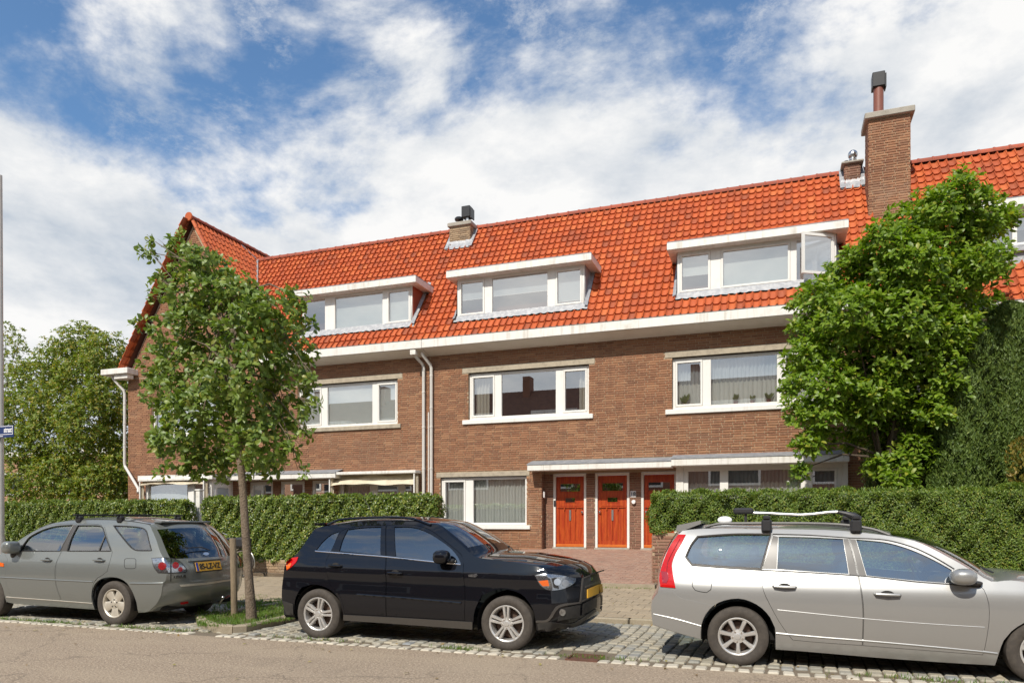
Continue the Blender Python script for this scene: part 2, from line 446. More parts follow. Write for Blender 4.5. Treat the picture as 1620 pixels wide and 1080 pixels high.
def ridge_row(parent, A, B, r=.115, step=.36, mat=None):
    """overlapping half-round ridge tiles from A to B"""
    A, B = Vector(A), Vector(B); d = (B-A); n = max(1, int(d.length/step)); t = d.normalized()
    side = t.cross(Vector((0,0,1))).normalized(); up = side.cross(t)
    if up.z < 0: up = -up
    mb = MB(); m = 8; Lr = d.length/n + .05
    for k, (s_, rr) in enumerate(((0, r*1.1), (.05, r*1.1), (.055, r), (Lr, r*.97))):
        for i in range(m+1):
            w = math.pi*(i/m)*1.16 - .25
            mb.v.append((s_, rr*math.cos(w), rr*math.sin(w)))
    for k in range(3):
        for i in range(m): mb.f.append((k*(m+1)+i, k*(m+1)+i+1, (k+1)*(m+1)+i+1, (k+1)*(m+1)+i))
    mb.f.append(tuple(range(m+1)))
    me = mesh_of(mb, 'ridge_tile', mat or M['tile_ridge'], smooth=True, sharp=40)
    e = Matrix((t, side, up)).transposed().to_euler()
    for i in range(n): inst('ridge_tile', me, A + d*(i/n) + up*rnd.uniform(-.004, .004), parent, rot=e)

# ---------------------------------------------------------------- ground
QZ = [(-60, 0.0), (-12.62, 0.0), (-9.62, .012), (-9.61, .10), (-5.75, .22), (-5.74, .29), (0.35, .76), (2, .78)]   # Y, height
def gz(Y):
    for (a, za), (b, zb) in zip(QZ, QZ[1:]):
        if Y <= b: return za + (zb-za)*max(0, (Y-a))/(b-a)
    return QZ[-1][1]
M['road'] = pm('asphalt', (.30,.232,.165), .93, noise=(30, .62, (.50,.40,.295), .45, .62), noise2=(48, .6, (.095,.072,.052), .50, .62), noise3=(.9, .3, (.19,.15,.11), .54, .70), bump=(40, .8, .025))
def road_extra():
    m = M['road']; t = m.node_tree; b = [n for n in t.nodes if n.type == 'BSDF_PRINCIPLED'][0]
    src = b.inputs['Base Color'].links[0].from_socket
    g = t.nodes.new('ShaderNodeNewGeometry')
    mpn = t.nodes.new('ShaderNodeMapping'); mpn.inputs['Scale'].default_value = (.35, 1.2, 1); L(t, g.outputs['Position'], mpn.inputs[0])
    tx = N(t, 'ShaderNodeTexNoise', i_Scale=1.3, i_Detail=7.0, i_Roughness=.6); L(t, mpn.outputs[0], tx.inputs['Vector'])
    f = mathn(t, 'MULTIPLY', maprange(t, tx.outputs[0], .46, .62, 0, 1), .42)
    vo = N(t, 'ShaderNodeTexVoronoi', feature='DISTANCE_TO_EDGE', i_Scale=.42)               # fine cracks
    wn = N(t, 'ShaderNodeTexNoise', i_Scale=1.6, i_Detail=6.0); L(t, g.outputs['Position'], wn.inputs['Vector'])
    wv = N(t, 'ShaderNodeVectorMath', operation='ADD'); L(t, g.outputs['Position'], wv.inputs[0]); L(t, wn.outputs['Color'], wv.inputs[1]); L(t, wv.outputs[0], vo.inputs['Vector'])
    src = mixc(t, mathn(t, 'MULTIPLY', maprange(t, vo.outputs['Distance'], .003, .012, 1, 0), .30), src, (.07,.055,.04))
    c = mixc(t, f, src, (.37,.295,.21)); L(t, c, b.inputs['Base Color'])
road_extra()
M['soil'] = pm('soil', (.12,.085,.055), .95, noise=(10, .7, (.18,.14,.09)), bump=(40, .6, .02))
M['sett'] = pm('granite_sett', (.3,.3,.28), .8, cols=[(.31,.285,.225),(.37,.335,.255),(.265,.265,.235),(.335,.315,.26),(.40,.355,.265),(.285,.265,.21),(.245,.265,.28)], noise=(22, .45, (.20,.18,.145)), bump=(60, .35, .006))
M['sett_white'] = pm('white_sett', (.6,.58,.5), .8, cols=[(.46,.42,.34),(.52,.475,.385),(.39,.355,.285),(.48,.44,.355),(.34,.31,.25)], noise=(14, .5, (.42,.38,.31)), bump=(60, .3, .006))
M['joint'] = pm('sandy_joint', (.17,.135,.095), .95, noise=(18, .6, (.10,.085,.06)), bump=(60, .4, .01))
M['slab'] = pm('pavement_slab', (.3,.26,.2), .9, cols=[(.29,.225,.148),(.255,.20,.132),(.325,.255,.168),(.27,.21,.14),(.30,.23,.148)], noise=(3, .55, (.22,.17,.115), .42, .7), noise2=(45, .4, (.42,.36,.27)), bump=(80, .3, .005))
M['kerb'] = pm('kerb_stone', (.30,.25,.18), .9, noise=(6, .6, (.20,.17,.11)), noise2=(50, .4, (.40,.35,.26)), bump=(70, .35, .006))
M['paver'] = pm('clay_paver', (.3,.15,.1), .9, cols=[(.30,.165,.115),(.25,.135,.095),(.34,.20,.14),(.28,.17,.125),(.22,.125,.09)], noise=(9, .5, (.33,.25,.19)), bump=(70, .3, .005))
M['iron'] = pm('rusty_iron', (.13,.055,.035), .75, noise=(12, .6, (.07,.04,.03)), bump=(50, .3, .006))
mb = MB()
mb.quad((-400, -120, -.004), (400, -120, -.004), (400, -5, -.004), (-400, -5, -.004))
struct('ground', mb, M['soil'])
mb = MB(); mb.quad((-300, -29.5, 0), (300, -29.5, 0), (300, -12.62, 0), (-300, -12.62, 0)); struct('road', mb, M['road'])
def strip(pts, x0, x1, n=1):
    mb = MB()
    for (a, za), (b, zb) in zip(pts, pts[1:]): mb.quad((x0, a, za), (x1, a, za), (x1, b, zb), (x0, b, zb))
    return mb
bay = struct('parking_bay', strip([(-12.62, .0), (-9.62, .012)], -60, 30), M['joint'])
pave = struct('pavement', strip([(-9.50, .0975), (-5.75, .2175)], -60, 30), M['joint'])
gard = struct('front_gardens', strip([(-5.75, .15), (-5.749, .285), (.35, .755), (1.0, .77)], -60, 30), M['soil'])
mb = MB(); mb.quad((-400, 1.0, .77), (400, 1.0, .77), (400, 400, .8), (-400, 400, .8)); struct('land', mb, M['soil'])
# white edge stones along the road
EDGE_Y0, EDGE_Y1 = -12.64, -12.48
me_w = [mesh_of(MB().bbox(-.064 + .005*k, .064 - .004*k, -.075 + .004*k, .078, -.03, .012, .012), 'edge_stone', M['sett_white']) for k in range(3)]
x = -15.2
GRATE = (atz(890, 1046, 0)[0], atz(944, 1048, 0)[0])
grassy = (-12.1, -9.9)
while x < 4.2:
    if not (GRATE[0] - .05 < x < GRATE[1] + .05) and not (-7.75 < x < -7.25):
        o = inst('edge_stone', me_w[rnd.randrange(3)], (x, -12.56 + rnd.uniform(-.012, .012), .004 + rnd.uniform(-.010, .004)), bay)
        o.rotation_euler = (rnd.uniform(-.04, .04), rnd.uniform(-.04, .04), rnd.uniform(-.06, .06))
    x += .148 + rnd.uniform(-.006, .008)
mb = MB()
for k in range(170):
    xx = -15.2 - k*.144; mb.bbox(xx-.067, xx+.067, -12.635, -12.485, -.03, .012, .01)
for k in range(110):
    xx = 4.2 + k*.144; mb.bbox(xx-.067, xx+.067, -12.635, -12.485, -.03, .012, .01)
obj('edge_stone', mb, M['sett_white'], bay, kind='stuff')
# granite setts, in rows that run from the road to the kerb
me_s = [mesh_of(MB().bbox(-.060 - .003*k, .060 + .003*k, -.075 - .006*k, .075 + .006*k, -.03, .022, .013), 'granite_sett', M['sett']) for k in range(3)]
sets = []
x = -16.0; col = 0
while x < 4.6:
    y = -12.40 + (col % 2)*.08 + rnd.uniform(-.02, .02)
    while y < -9.72:
        k = rnd.randrange(3); ly = (.075 + .006*k)
        pit = -8.62 < x < -7.0 and y > -12.30 + max(0, -7.4-x)*.72
        dr = GRATE[0] - .12 < x < GRATE[1] + .12 and y < -12.15
        if not pit and not dr:
            sets.append((x + .02*math.sin(y*2.1 + x*.7) + rnd.uniform(-.004, .004), y + ly, k))
        y += 2*ly + .017
    x += .139; col += 1
vis = lambda t: (abs(t[0] + 1.35) if t[0] > -3.9 else 6 + abs(t[0] + 6)) + .3*abs(t[1] + 11.5)
sets.sort(key=vis)
mb = MB()
for i, (x, y, k) in enumerate(sets):
    z = (y + 12.62)*.004 + rnd.uniform(-.006, .004)
    if i < 290:
        o = inst('granite_sett', me_s[k], (x, y, z), bay); o.rotation_euler = (rnd.uniform(-.03, .03), rnd.uniform(-.03, .03), rnd.uniform(-.05, .05))
    else:
        a = .060 + .003*k; b = .075 + .006*k
        mb.bbox(x-a, x+a, y-b, y+b, z-.02, z+.022 + rnd.uniform(-.003, .003), .013)
obj('granite_sett', mb, M['sett'], bay, kind='stuff')
# kerb stones
me_k = mesh_of(MB().bbox(0, .98, -.06, .06, -.12, .10, .018), 'kerb_stone', M['kerb'])
for k in range(-22, 6):
    xx = k*1.0 - .1
    if -8.9 < xx < -7.4: continue
    o = inst('kerb_stone', me_k, (xx, -9.56, rnd.uniform(-.006, .004)), pave)
mb = MB().box(-60, -22.2, -9.62, -9.50, -.1, .1).box(5.95, 30, -9.62, -9.50, -.1, .1)
obj('kerb_stone', mb, M['kerb'], pave, kind='stuff')
# pavement slabs
me_sl = [mesh_of(MB().bbox(-.1465, .1465, -.1465, .1465, -.03, .0, .006), 'pavement_slab', M['slab']) for _ in range(1)]
sl = []
for j in range(12):
    for i in range(-50, 22):
        x = i*.3 + (.15 if j % 2 else 0) + .02; y = -9.335 + j*.3025
        sl.append((x, y))
sc_s = lambda t: min(abs(t[0] + 1.6) + abs(t[1] + 8.5)*.6, abs(t[0] + 8.2) + abs(t[1] + 8.5)*.6 + 1.2)
sl.sort(key=sc_s)
mb = MB(); sl_rot = math.atan(.12/3.75)
for i, (x, y) in enumerate(sl):
    z = gz(y) + .004 + rnd.uniform(-.004, .003)
    if i < 280:
        o = inst('pavement_slab', me_sl[0], (x, y, z), pave); o.rotation_euler = (sl_rot + rnd.uniform(-.006, .006), rnd.uniform(-.006, .006), 0)
    else:
        n0 = len(mb.v); mb.bbox(x-.1465, x+.1465, y-.1465, y+.1465, z-.02, z, .006)
        mb.v[n0:] = [(a, b, c + (b-y)*.032) for a, b, c in mb.v[n0:]]
obj('pavement_slab', mb, M['slab'], pave, kind='stuff')
# path of clay pavers to the doors (and one to the left-hand doors)
path = struct('path', strip([(-5.78, .292), (.34, .762)], -7.15, -2.30), M['joint'])
mb = MB().box(-7.15, -2.30, -5.90, -5.78, .12, .300)
obj('path_edge', mb, M['kerb'], path)
me_p = mesh_of(MB().bbox(-.098, .098, -.046, .046, -.03, .0, .005), 'clay_paver', M['paver'])
pv = []; j = 0; y = -5.70
while y < .30:
    for i in range(24):
        x = -7.10 + i*.2025 + (.10 if j % 2 else 0)
        if x < -2.4: pv.append((x, y))
    y += .0985; j += 1
pv.sort(key=lambda t: abs(t[0] + 3.6) + (0 if t[1] < -1 else 2) + abs(t[1] + 3.2)*.35)
mb = MB(); pr_ = math.atan(.47/6.12)
for i, (x, y) in enumerate(pv):
    z = .292 + (y + 5.78)*.47/6.12 + .006 + rnd.uniform(-.004, .004)
    if i < 290: inst('clay_paver', me_p, (x, y, z), path, rot=(pr_, rnd.uniform(-.01, .01), rnd.uniform(-.01, .01)))
    else:
        n0 = len(mb.v); mb.bbox(x-.098, x+.098, y-.046, y+.046, z-.02, z, .005)
        mb.v[n0:] = [(a, b, c + (b-y)*.077) for a, b, c in mb.v[n0:]]
obj('clay_paver', mb, M['paver'], path, kind='stuff')
# drain cover at the road edge
gx0, gx1 = GRATE; gt = thing('drain_cover', 'rusty iron drain cover set in the road edge between black and silver car', 'drain cover', ((gx0+gx1)/2, -12.42, 0))
mb = MB(); mb.box(gx0, gx0+.025, -12.62, -12.24, -.03, .018).box(gx1-.025, gx1, -12.62, -12.24, -.03, .018).box(gx0+.025, gx1-.025, -12.62, -12.595, -.03, .018).box(gx0+.025, gx1-.025, -12.265, -12.24, -.03, .018)
obj('frame', mb, M['iron'], gt)
obj('lid', MB().bbox(gx0+.03, gx1-.03, -12.59, -12.27, -.03, .012, .006), M['iron'], gt)
# ---------------------------------------------------------------- the terrace
SL = 1.35                                           # rise per metre of the roof
EAVE_Y, EAVE_Z, RIDGE_Y, RIDGE_Z = -.45, 7.14, 3.02, 11.825
V_UP = Vector((0, 1, SL)).normalized()
SLOPE_L = math.hypot(RIDGE_Y - EAVE_Y, RIDGE_Z - EAVE_Z)
roof_y = lambda z: EAVE_Y + (z - EAVE_Z)/SL
roof_z = lambda y: EAVE_Z + (y - EAVE_Y)*SL

def wall_sheet(X0, X1, Z0, Z1, Y, ops, depth=.30, top=None):
    """front face with rectangular openings and their reveals"""
    xs = sorted(set([X0, X1] + [v for o in ops for v in o[:2] if X0 < v < X1])); zs = sorted(set([Z0, Z1] + [v for o in ops for v in o[2:4] if Z0 < v < Z1]))
    mb = MB()
    for a, b in zip(xs, xs[1:]):
        for c, d in zip(zs, zs[1:]):
            mx_, mz_ = (a+b)/2, (c+d)/2
            if any(o[0] < mx_ < o[1] and o[2] < mz_ < o[3] for o in ops): continue
            mb.quad((a, Y, c), (b, Y, c), (b, Y, d), (a, Y, d))
    for (a, b, c, d) in ops:
        e = Y + depth
        mb.quad((a, Y, c), (a, e, c), (a, e, d), (a, Y, d)); mb.quad((b, Y, c), (b, Y, d), (b, e, d), (b, e, c))
        mb.quad((a, Y, d), (a, e, d), (b, e, d), (b, Y, d)); mb.quad((a, Y, c), (b, Y, c), (b, e, c), (a, e, c))
    return mb
def frame_mb(X0, X1, Z0, Z1, Y, t, d, b=.006):
    mb = MB()
    mb.bbox(X0, X1, Y, Y+d, Z1-t, Z1, b); mb.bbox(X0, X1, Y, Y+d, Z0, Z0+t, b)
    mb.bbox(X0, X0+t, Y+.002, Y+d-.002, Z0+t-.002, Z1-t+.002, b); mb.bbox(X1-t, X1, Y+.002, Y+d-.002, Z0+t-.002, Z1-t+.002, b)
    return mb
def folds(X0, X1, Z0, Z1, Y, amp=.03, wl=.13, n=None, scallop=0):
    """a gathered curtain"""
    mb = MB(); n = n or max(8, int((X1-X0)/wl*8)); ph = rnd.random()*6
    for i in range(n+1):
        x = X0 + (X1-X0)*i/n
        y = Y + amp*math.sin(x/wl*2*math.pi + ph + .8*math.sin(x*3.1)) + .4*amp*math.sin(x/wl*2*math.pi*.43 + 1)
        top = Z1 - (scallop*abs(math.sin(x/.11*math.pi)) if scallop else 0)
        mb.v += [(x, y, Z0), (x, y, top)]
    mb.f = [(2*i, 2*i+2, 2*i+3, 2*i+1) for i in range(n)]
    return mb
def window(house, X0, X1, Z0, Z1, Y, bars, t=.075, sash=(), dress=(), room=True, name='window', glass='winglass'):
    """bars: x-ranges of the mullions; sash: indices of the lights that have a sash of their own"""
    w = obj(name, frame_mb(X0, X1, Z0, Z1, Y, t, .09), M['white'], house)
    for (a, b) in bars: obj('mullion', MB().bbox(a, b, Y+.004, Y+.086, Z0+t, Z1-t, .006), M['white'], w)
    edges = [X0+t] + [v for b in bars for v in b] + [X1-t]
    for i in range(0, len(edges), 2):
        a, b, c, d = edges[i], edges[i+1], Z0+t, Z1-t
        if i//2 in sash:
            obj('sash', frame_mb(a+.004, b-.004, c+.004, d-.004, Y-.012, .055, .07), M['white'], w); a += .055; b -= .055; c += .055; d -= .055
        mb = MB(); mb.quad((a-.004, Y+.045, c-.004), (b+.004, Y+.045, c-.004), (b+.004, Y+.045, d+.004), (a-.004, Y+.045, d+.004))
        obj('pane', mb, M[glass], w)
        for ds in dress:
            if ds[0] != i//2: continue
            kind, p = ds[1], ds[2:]
            if kind == 'net': obj('curtain', folds(a-.03, b+.03, c-.05, d+.05, Y+.17, .022, .10), M['net'], w)
            elif kind == 'sheer': obj('curtain', folds(a-.03, b+.03, c-.05, d+.05, Y+.20, .022, .10), M['sheer'], w)
            elif kind == 'lace': obj('curtain', folds(a-.03, b+.03, c-.05, c+(d-c)*p[0], Y+.15, .016, .12, scallop=.05), M['net'], w)
            elif kind == 'drape': obj('curtain', folds(a+(b-a)*p[0], a+(b-a)*p[1], c-.05, d+.05, Y+.2, .035, .11), M['drape'], w)
            elif kind in ('blind', 'blind_grey'):
                mb = MB(); mb.quad((a-.02, Y+.10, d-(d-c)*p[0]), (b+.02, Y+.10, d-(d-c)*p[0]), (b+.02, Y+.10, d+.03), (a-.02, Y+.10, d+.03)); obj('blind', mb, M[kind], w)
                if p[0] < 1: obj('blind_rail', MB().box(a-.02, b+.02, Y+.09, Y+.11, d-(d-c)*p[0]-.02, d-(d-c)*p[0]), M['white'], w)
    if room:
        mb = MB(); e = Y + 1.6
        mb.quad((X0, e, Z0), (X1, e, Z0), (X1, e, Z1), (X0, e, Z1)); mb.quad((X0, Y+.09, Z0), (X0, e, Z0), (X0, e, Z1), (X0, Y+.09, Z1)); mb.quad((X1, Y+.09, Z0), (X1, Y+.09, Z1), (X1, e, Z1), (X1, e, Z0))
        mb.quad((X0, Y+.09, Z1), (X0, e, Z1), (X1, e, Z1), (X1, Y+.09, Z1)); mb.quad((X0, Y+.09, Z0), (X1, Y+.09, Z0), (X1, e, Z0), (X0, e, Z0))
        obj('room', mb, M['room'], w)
    return w
def upper_window(house, X0, X1, bars, dress, sill='white', ext=.18, sash=(0, 2)):
    window(house, X0, X1, 4.70, 6.12, .085, bars, dress=dress, sash=sash)
    obj('lintel', MB().bbox(X0-.20, X1+.17, -.014, .085, 6.135, 6.305, .006), M['lintel'], house)
    obj('window_sill', MB().bbox(X0-ext, X1+.13, -.07, .085, 4.55, 4.688, .012), M[sill], house)
def dormer(house, X0, X1, bars, dress, cheek='lead_dark', sash=(0, 2), skip_pane=None):
    YF, Z0, Z1, ZT = .05, 7.86, 9.03, 9.25
    g = obj('dormer', MB().bbox(X0-.23, X1+.26, -.28, roof_y(ZT)+.05, Z1+.02, ZT, .012), M['white_wood'], house)
    obj('dormer_roof', MB().box(X0-.22, X1+.25, -.27, roof_y(ZT)+.06, ZT+.001, ZT+.03), M['lead_dark'], g)
    for sx, X in ((-1, X0), (1, X1)):
        a = X - .035 if sx > 0 else X
        mb = MB().prism([(YF, Z0-.15), (YF, Z1+.03), (roof_y(Z1)+.1, Z1+.03), (roof_y(Z0-.15), Z0-.15)], a, a+.035, 'yz')
        obj('cheek', mb, M[cheek], g)
        mb = MB(); off = Vector((0, -SL, 1)).normalized()*.12        # lead flashing lying on the tiles
        for (u0, u1) in ((0, .10),):
            pts = []
            for yy in (YF-.05, roof_y(Z1)+.28):
                for uu in (u0, u1):
                    p = Vector((X + sx*uu, yy, roof_z(yy))) + off*(1.0 + (.35 if uu == u0 else 0)); pts.append(tuple(p))
            mb.quad(pts[0], pts[1], pts[3], pts[2])
        obj('flashing', mb, M['lead'], g)
    mb = MB(); n = 60
    for i in range(n+1):                                             # dressed lead apron under the window
        x = X0-.06 + (X1-X0+.16)*i/n; w = .008*math.sin(i*2.1)
        for y_, lift in ((YF-.02, .165), (YF-.16 - .012*math.sin(i*1.7), .128)):
            mb.v.append((x, y_, roof_z(y_) + lift + w*.8))
    mb.f = [(2*i, 2*i+1, 2*i+3, 2*i+2) for i in range(n)]
    obj('lead_apron', mb, M['lead'], g, smooth=True)
    window(g, X0+.02, X1-.02, Z0, Z1+.03, YF-.03, bars, t=.07, sash=sash, dress=dress)
    return g
def keep_roof(X0, dormers, chims=(), pred=None):
    def k(u, v):
        X = X0 + u; p = Vector((X, EAVE_Y, EAVE_Z)) + V_UP*v
        if v > SLOPE_L - .02: return False
        for (a, b) in dormers:
            if a - .06 < X < b + .06 and -.03 < p.y < roof_y(9.25) + .02: return False
        for (a, b, c, d) in chims:
            if a < X < b and c < p.y < d: return False
        return pred(X, p) if pred else True
    return k
def gutter(house, X0, X1, Z=EAVE_Z, Y=EAVE_Y, back=0.0):
    g = obj('gutter', MB().bbox(X0, X1, Y-.13, Y, Z-.25, Z+.015, .012), M['white_wood'], house)
    mb = MB(); mb.quad((X0, Y-.05, Z-.245), (X1, Y-.05, Z-.245), (X1, back-.005, Z-.39), (X0, back-.005, Z-.39))
    obj('soffit', mb, M['soffit'], g)
    obj('drip_edge', MB().box(X0, X1, Y-.14, Y-.06, Z+.016, Z+.024), M['lead_dark'], g)
    return g
def chimney(house, X0, X1, Y0, Y1, z0, z1, mat, cap=.06, capz=.13, seed=5, name='chimney'):
    c = obj(name, MB().box(X0+.004, X1-.004, Y0+.004, Y1-.004, z0, z1), M['mortar'], house)
    lay_bricks(c, (X0, Y0, z0), (1,0,0), (0,-1,0), X1-X0, z1-z0, M[mat], seed=seed, singles=80, score=lambda a, z: -z)
    lay_bricks(c, (X0, Y1, z0), (0,-1,0), (-1,0,0), Y1-Y0, z1-z0, M[mat], seed=seed+1)
    lay_bricks(c, (X1, Y0, z0), (0,1,0), (1,0,0), Y1-Y0, z1-z0, M[mat], seed=seed+2)
    obj('cap', MB().bbox(X0-cap, X1+cap, Y0-cap, Y1+cap, z1, z1+capz, .02), M['concrete'], c)
    return c
def chim_flash(c, X0, X1, Y0):
    off = Vector((0, -SL, 1)).normalized()*.135
    for sx, X in ((-1, X0), (1, X1)):
        mb = MB(); a = []
        for yy in (Y0-.08, Y0+.5):
            for uu in (0, .13):
                a.append(tuple(Vector((X + sx*uu, yy, roof_z(yy))) + off))
        mb.quad(a[0], a[1], a[3], a[2])
        mb.quad((X+sx*.012, Y0-.02, roof_z(Y0)+.05), (X+sx*.012, Y0+.5, roof_z(Y0+.5)+.05), (X+sx*.012, Y0+.5, roof_z(Y0+.5)+.24), (X+sx*.012, Y0-.02, roof_z(Y0)+.24))
        obj('flashing', mb, M['lead'], c)
    mb = MB(); n = 12
    for i in range(n+1):
        x = X0-.1 + (X1-X0+.2)*i/n; w = .02*math.sin(x/TW*2*math.pi)
        mb.v += [(x, Y0-.012, roof_z(Y0)+.27 + .01*math.sin(i*2.2)), (x, Y0-.03, roof_z(Y0)+.16), (x, Y0-.17, roof_z(Y0-.17)+.17+w*.3)]
    mb.f = [(3*i+k, 3*i+3+k, 3*i+4+k, 3*i+1+k) for i in range(n) for k in (0, 1)]
    obj('flashing', mb, M['lead'], c)
def downpipe(house, pts, r=.045, rings=()):
    p = obj('downpipe', MB().tube(pts, r, 12), M['pipe'], house, smooth=True)
    for (x, y, z) in rings: obj('pipe_collar', MB().lathe([(r+.001,0),(r+.008,.003),(r+.008,.045),(r+.001,.05)], (x, y, z), n=12), M['pipe'], p, smooth=True)
    return p
def front_door(house, X0, X1, Z0, Z1, Y, label=None, hinge=1):
    """glazed and panelled front door in a white frame; the parts hang on the leaf"""
    fr = obj('door_frame', MB().bbox(X0, X0+.075, Y-.05, Y+.07, Z0, Z1-.07, .006).bbox(X1-.075, X1, Y-.05, Y+.07, Z0, Z1-.07, .006).bbox(X0, X1, Y-.052, Y+.07, Z1-.07, Z1, .006), M['white'], house)
    obj('threshold', MB().bbox(X0-.01, X1+.01, Y-.12, Y+.05, Z0-.06, Z0+.02, .01), M['concrete'], fr)
    x0, x1, z0, z1 = X0+.083, X1-.083, Z0+.025, Z1-.075; w = x1-x0; h = z1-z0; yl = Y
    st = .10
    lm = MB()
    zg0, zg1 = z1-.47, z1-.20                       # top light
    zl0, zl1 = z1-.80, z1-.62                        # small lower light
    lm.bbox(x0, x1, yl+.012, yl+.045, z0, z1, .003) if False else None
    # leaf as rails and stiles around two openings and the lower boards
    lm.bbox(x0, x0+st, yl, yl+.045, z0, z1, .004); lm.bbox(x1-st, x1, yl, yl+.045, z0, z1, .004)
    lm.bbox(x0+st-.001, x1-st+.001, yl+.0015, yl+.044, zg1, z1, .004)
    lm.bbox(x0+st-.001, x1-st+.001, yl+.0015, yl+.044, zl1, zg0, .004)
    lm.bbox(x0+st-.001, x1-st+.001, yl+.0015, yl+.044, zl0-.10, zl0, .004)
    lm.bbox(x0+st-.001, x1-st+.001, yl+.0015, yl+.044, z0, z0+.19, .004)
    sx0, sx1 = (x0+x1)/2-.17, (x0+x1)/2+.17
    lm.bbox(x0+st-.001, sx0, yl+.003, yl+.043, zl0, zl1, .003); lm.bbox(sx1, x1-st+.001, yl+.003, yl+.043, zl0, zl1, .003)
    leaf = obj('door_leaf', lm, M['door'], fr)
    obj('weatherboard', MB().bbox(x0-.005, x1+.005, yl-.035, yl, z0, z0+.085, .012), M['door_sill'], leaf)
    nb = 4; bw = (x1-x0-2*st)/nb
    for k in range(nb):
        obj('board', MB().bbox(x0+st+k*bw+.003, x0+st+(k+1)*bw-.003, yl+.010, yl+.036, z0+.19, zl0-.10, .005), M['door'], leaf)
    for (a, b, c, d) in ((x0+st, x1-st, zg0, zg1), (sx0, sx1, zl0, zl1)):
        obj('glazing_bead', frame_mb(a, b, c, d, yl-.006, .022, .03, .004), M['door'], leaf)
        mb = MB(); mb.quad((a, yl+.025, c), (b, yl+.025, c), (b, yl+.025, d), (a, yl+.025, d)); obj('pane', mb, M['winglass'], leaf)
    obj('ledge', MB().bbox(x0+.04, x1-.04, yl-.022, yl, zl0-.145, zl0-.115, .006), M['door'], leaf)
    for k in (-1, 1): obj('bracket', MB().bbox((x0+x1)/2+k*.17-.02, (x0+x1)/2+k*.17+.02, yl-.018, yl, zl0-.215, zl0-.146, .005), M['door'], leaf)
    obj('letter_plate', MB().bbox((x0+x1)/2-.032, (x0+x1)/2+.032, yl-.012, yl+.01, zl0-.52, zl0-.20, .006), M['alu'], leaf)
    hx = x1-.055 if hinge > 0 else x0+.055
    obj('handle', MB().lathe([(0,-.07),(.026,-.066),(.034,-.05),(.028,-.032),(.012,-.026),(.012,0)], (hx, yl, z0+1.03), 'y', 14), M['chrome'], leaf, smooth=True)
    obj('lock', MB().lathe([(0,-.012),(.022,-.012),(.024,0)], (hx, yl, z0+1.14), 'y', 12), M['chrome'], leaf, smooth=True)
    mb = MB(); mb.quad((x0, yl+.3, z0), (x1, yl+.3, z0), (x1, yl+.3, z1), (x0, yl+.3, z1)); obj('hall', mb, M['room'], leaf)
    return fr

# ================= house A: the gabled house
AX0, AX1 = -22.74, -10.25
GX, GZ = -19.66, 12.36; GS = 1.68                    # gable ridge and steepness
A = thing('row_house', 'gabled brick house with steep orange tiled gable behind the street tree', 'house', (-16.5, 0, .7), 'terraced houses of one brick row')
opsA = [(-15.20, -11.39, 4.69, 6.135), (-21.60, -18.5, 4.69, 6.135), (-20.02, -19.72, 9.85, 10.55),
        (-17.50, -13.83, .5, 3.02), (-13.62, -10.62, 1.45, 3.02), (-20.6, -18.0, 1.0, 2.95)]
wA = obj('wall', wall_sheet(AX0, AX1, .4, 6.95, 0, [o for o in opsA if o[3] < 7], .30), M['mortar'], A)
mb = MB(); mb.v = [(AX0, 0, 6.95), (2*GX-AX0, 0, 6.95), (GX, 0, GZ-.15)]; mb.f = [(0, 1, 2)]
mb.quad((AX0, 0, .4), (AX0, 8, .4), (AX0, 8, 6.95), (AX0, 0, 6.95))
obj('gable_wall', mb, M['mortar'], A)
def dist_score(X0, zmin, zmax, bad=()):
    def f(a, z):
        X = X0 + a
        if not zmin < z < zmax: return None
        for (p, q, r_, s_) in bad:
            if p < X < q and r_ < z < s_: return None
        return -X
    return f
lay_bricks(wA, (AX0, 0, .4), (1,0,0), (0,-1,0), AX1-AX0, 6.5, M['brick'], [(a-AX0, b-AX0, c-.4, d-.4) for a, b, c, d in opsA] + [(-15.42-AX0, -11.2-AX0, 6.1-.4, 6.31-.4), (-15.32-AX0, -11.25-AX0, 4.54-.4, 4.7-.4), (-17.9-AX0, -13.5-AX0, 2.9, 2.95), (-13.8-AX0, -10.5-AX0, 2.6, 2.78)],
           seed=11, singles=280, score=dist_score(AX0, 3.4, 6.4, [(-10.62, -10.2, 0, 9)]), z0=.4)
lay_bricks(wA, (AX0, 0, 6.9), (1,0,0), (0,-1,0), 2*(GX-AX0), 5.5, M['brick'], [(-20.02-AX0, -19.72-AX0, 9.85-6.9, 10.55-6.9)], clip=lambda z: (max(0, (6.9+z-7.05)/GS + .10), 2*(GX-AX0) - max(0, (6.9+z-7.05)/GS + .10)), seed=12, z0=6.9)
upper_window(A, -15.20, -11.39, [(-14.32, -14.08), (-12.37, -12.18)], [(0, 'blind', 1), (1, 'blind', 1), (2, 'blind', 1)], sill='lintel', ext=.1)
window(A, -21.60, -18.5, 4.70, 6.12, .085, [(-20.7, -20.5), (-19.5, -19.3)], dress=[(0, 'net'), (1, 'net'), (2, 'net')])
obj('window_sill', MB().bbox(-21.72, -18.4, -.07, .085, 4.55, 4.688, .012), M['white'], A)
window(A, -20.02, -19.72, 9.85, 10.55, .06, [], t=.04)
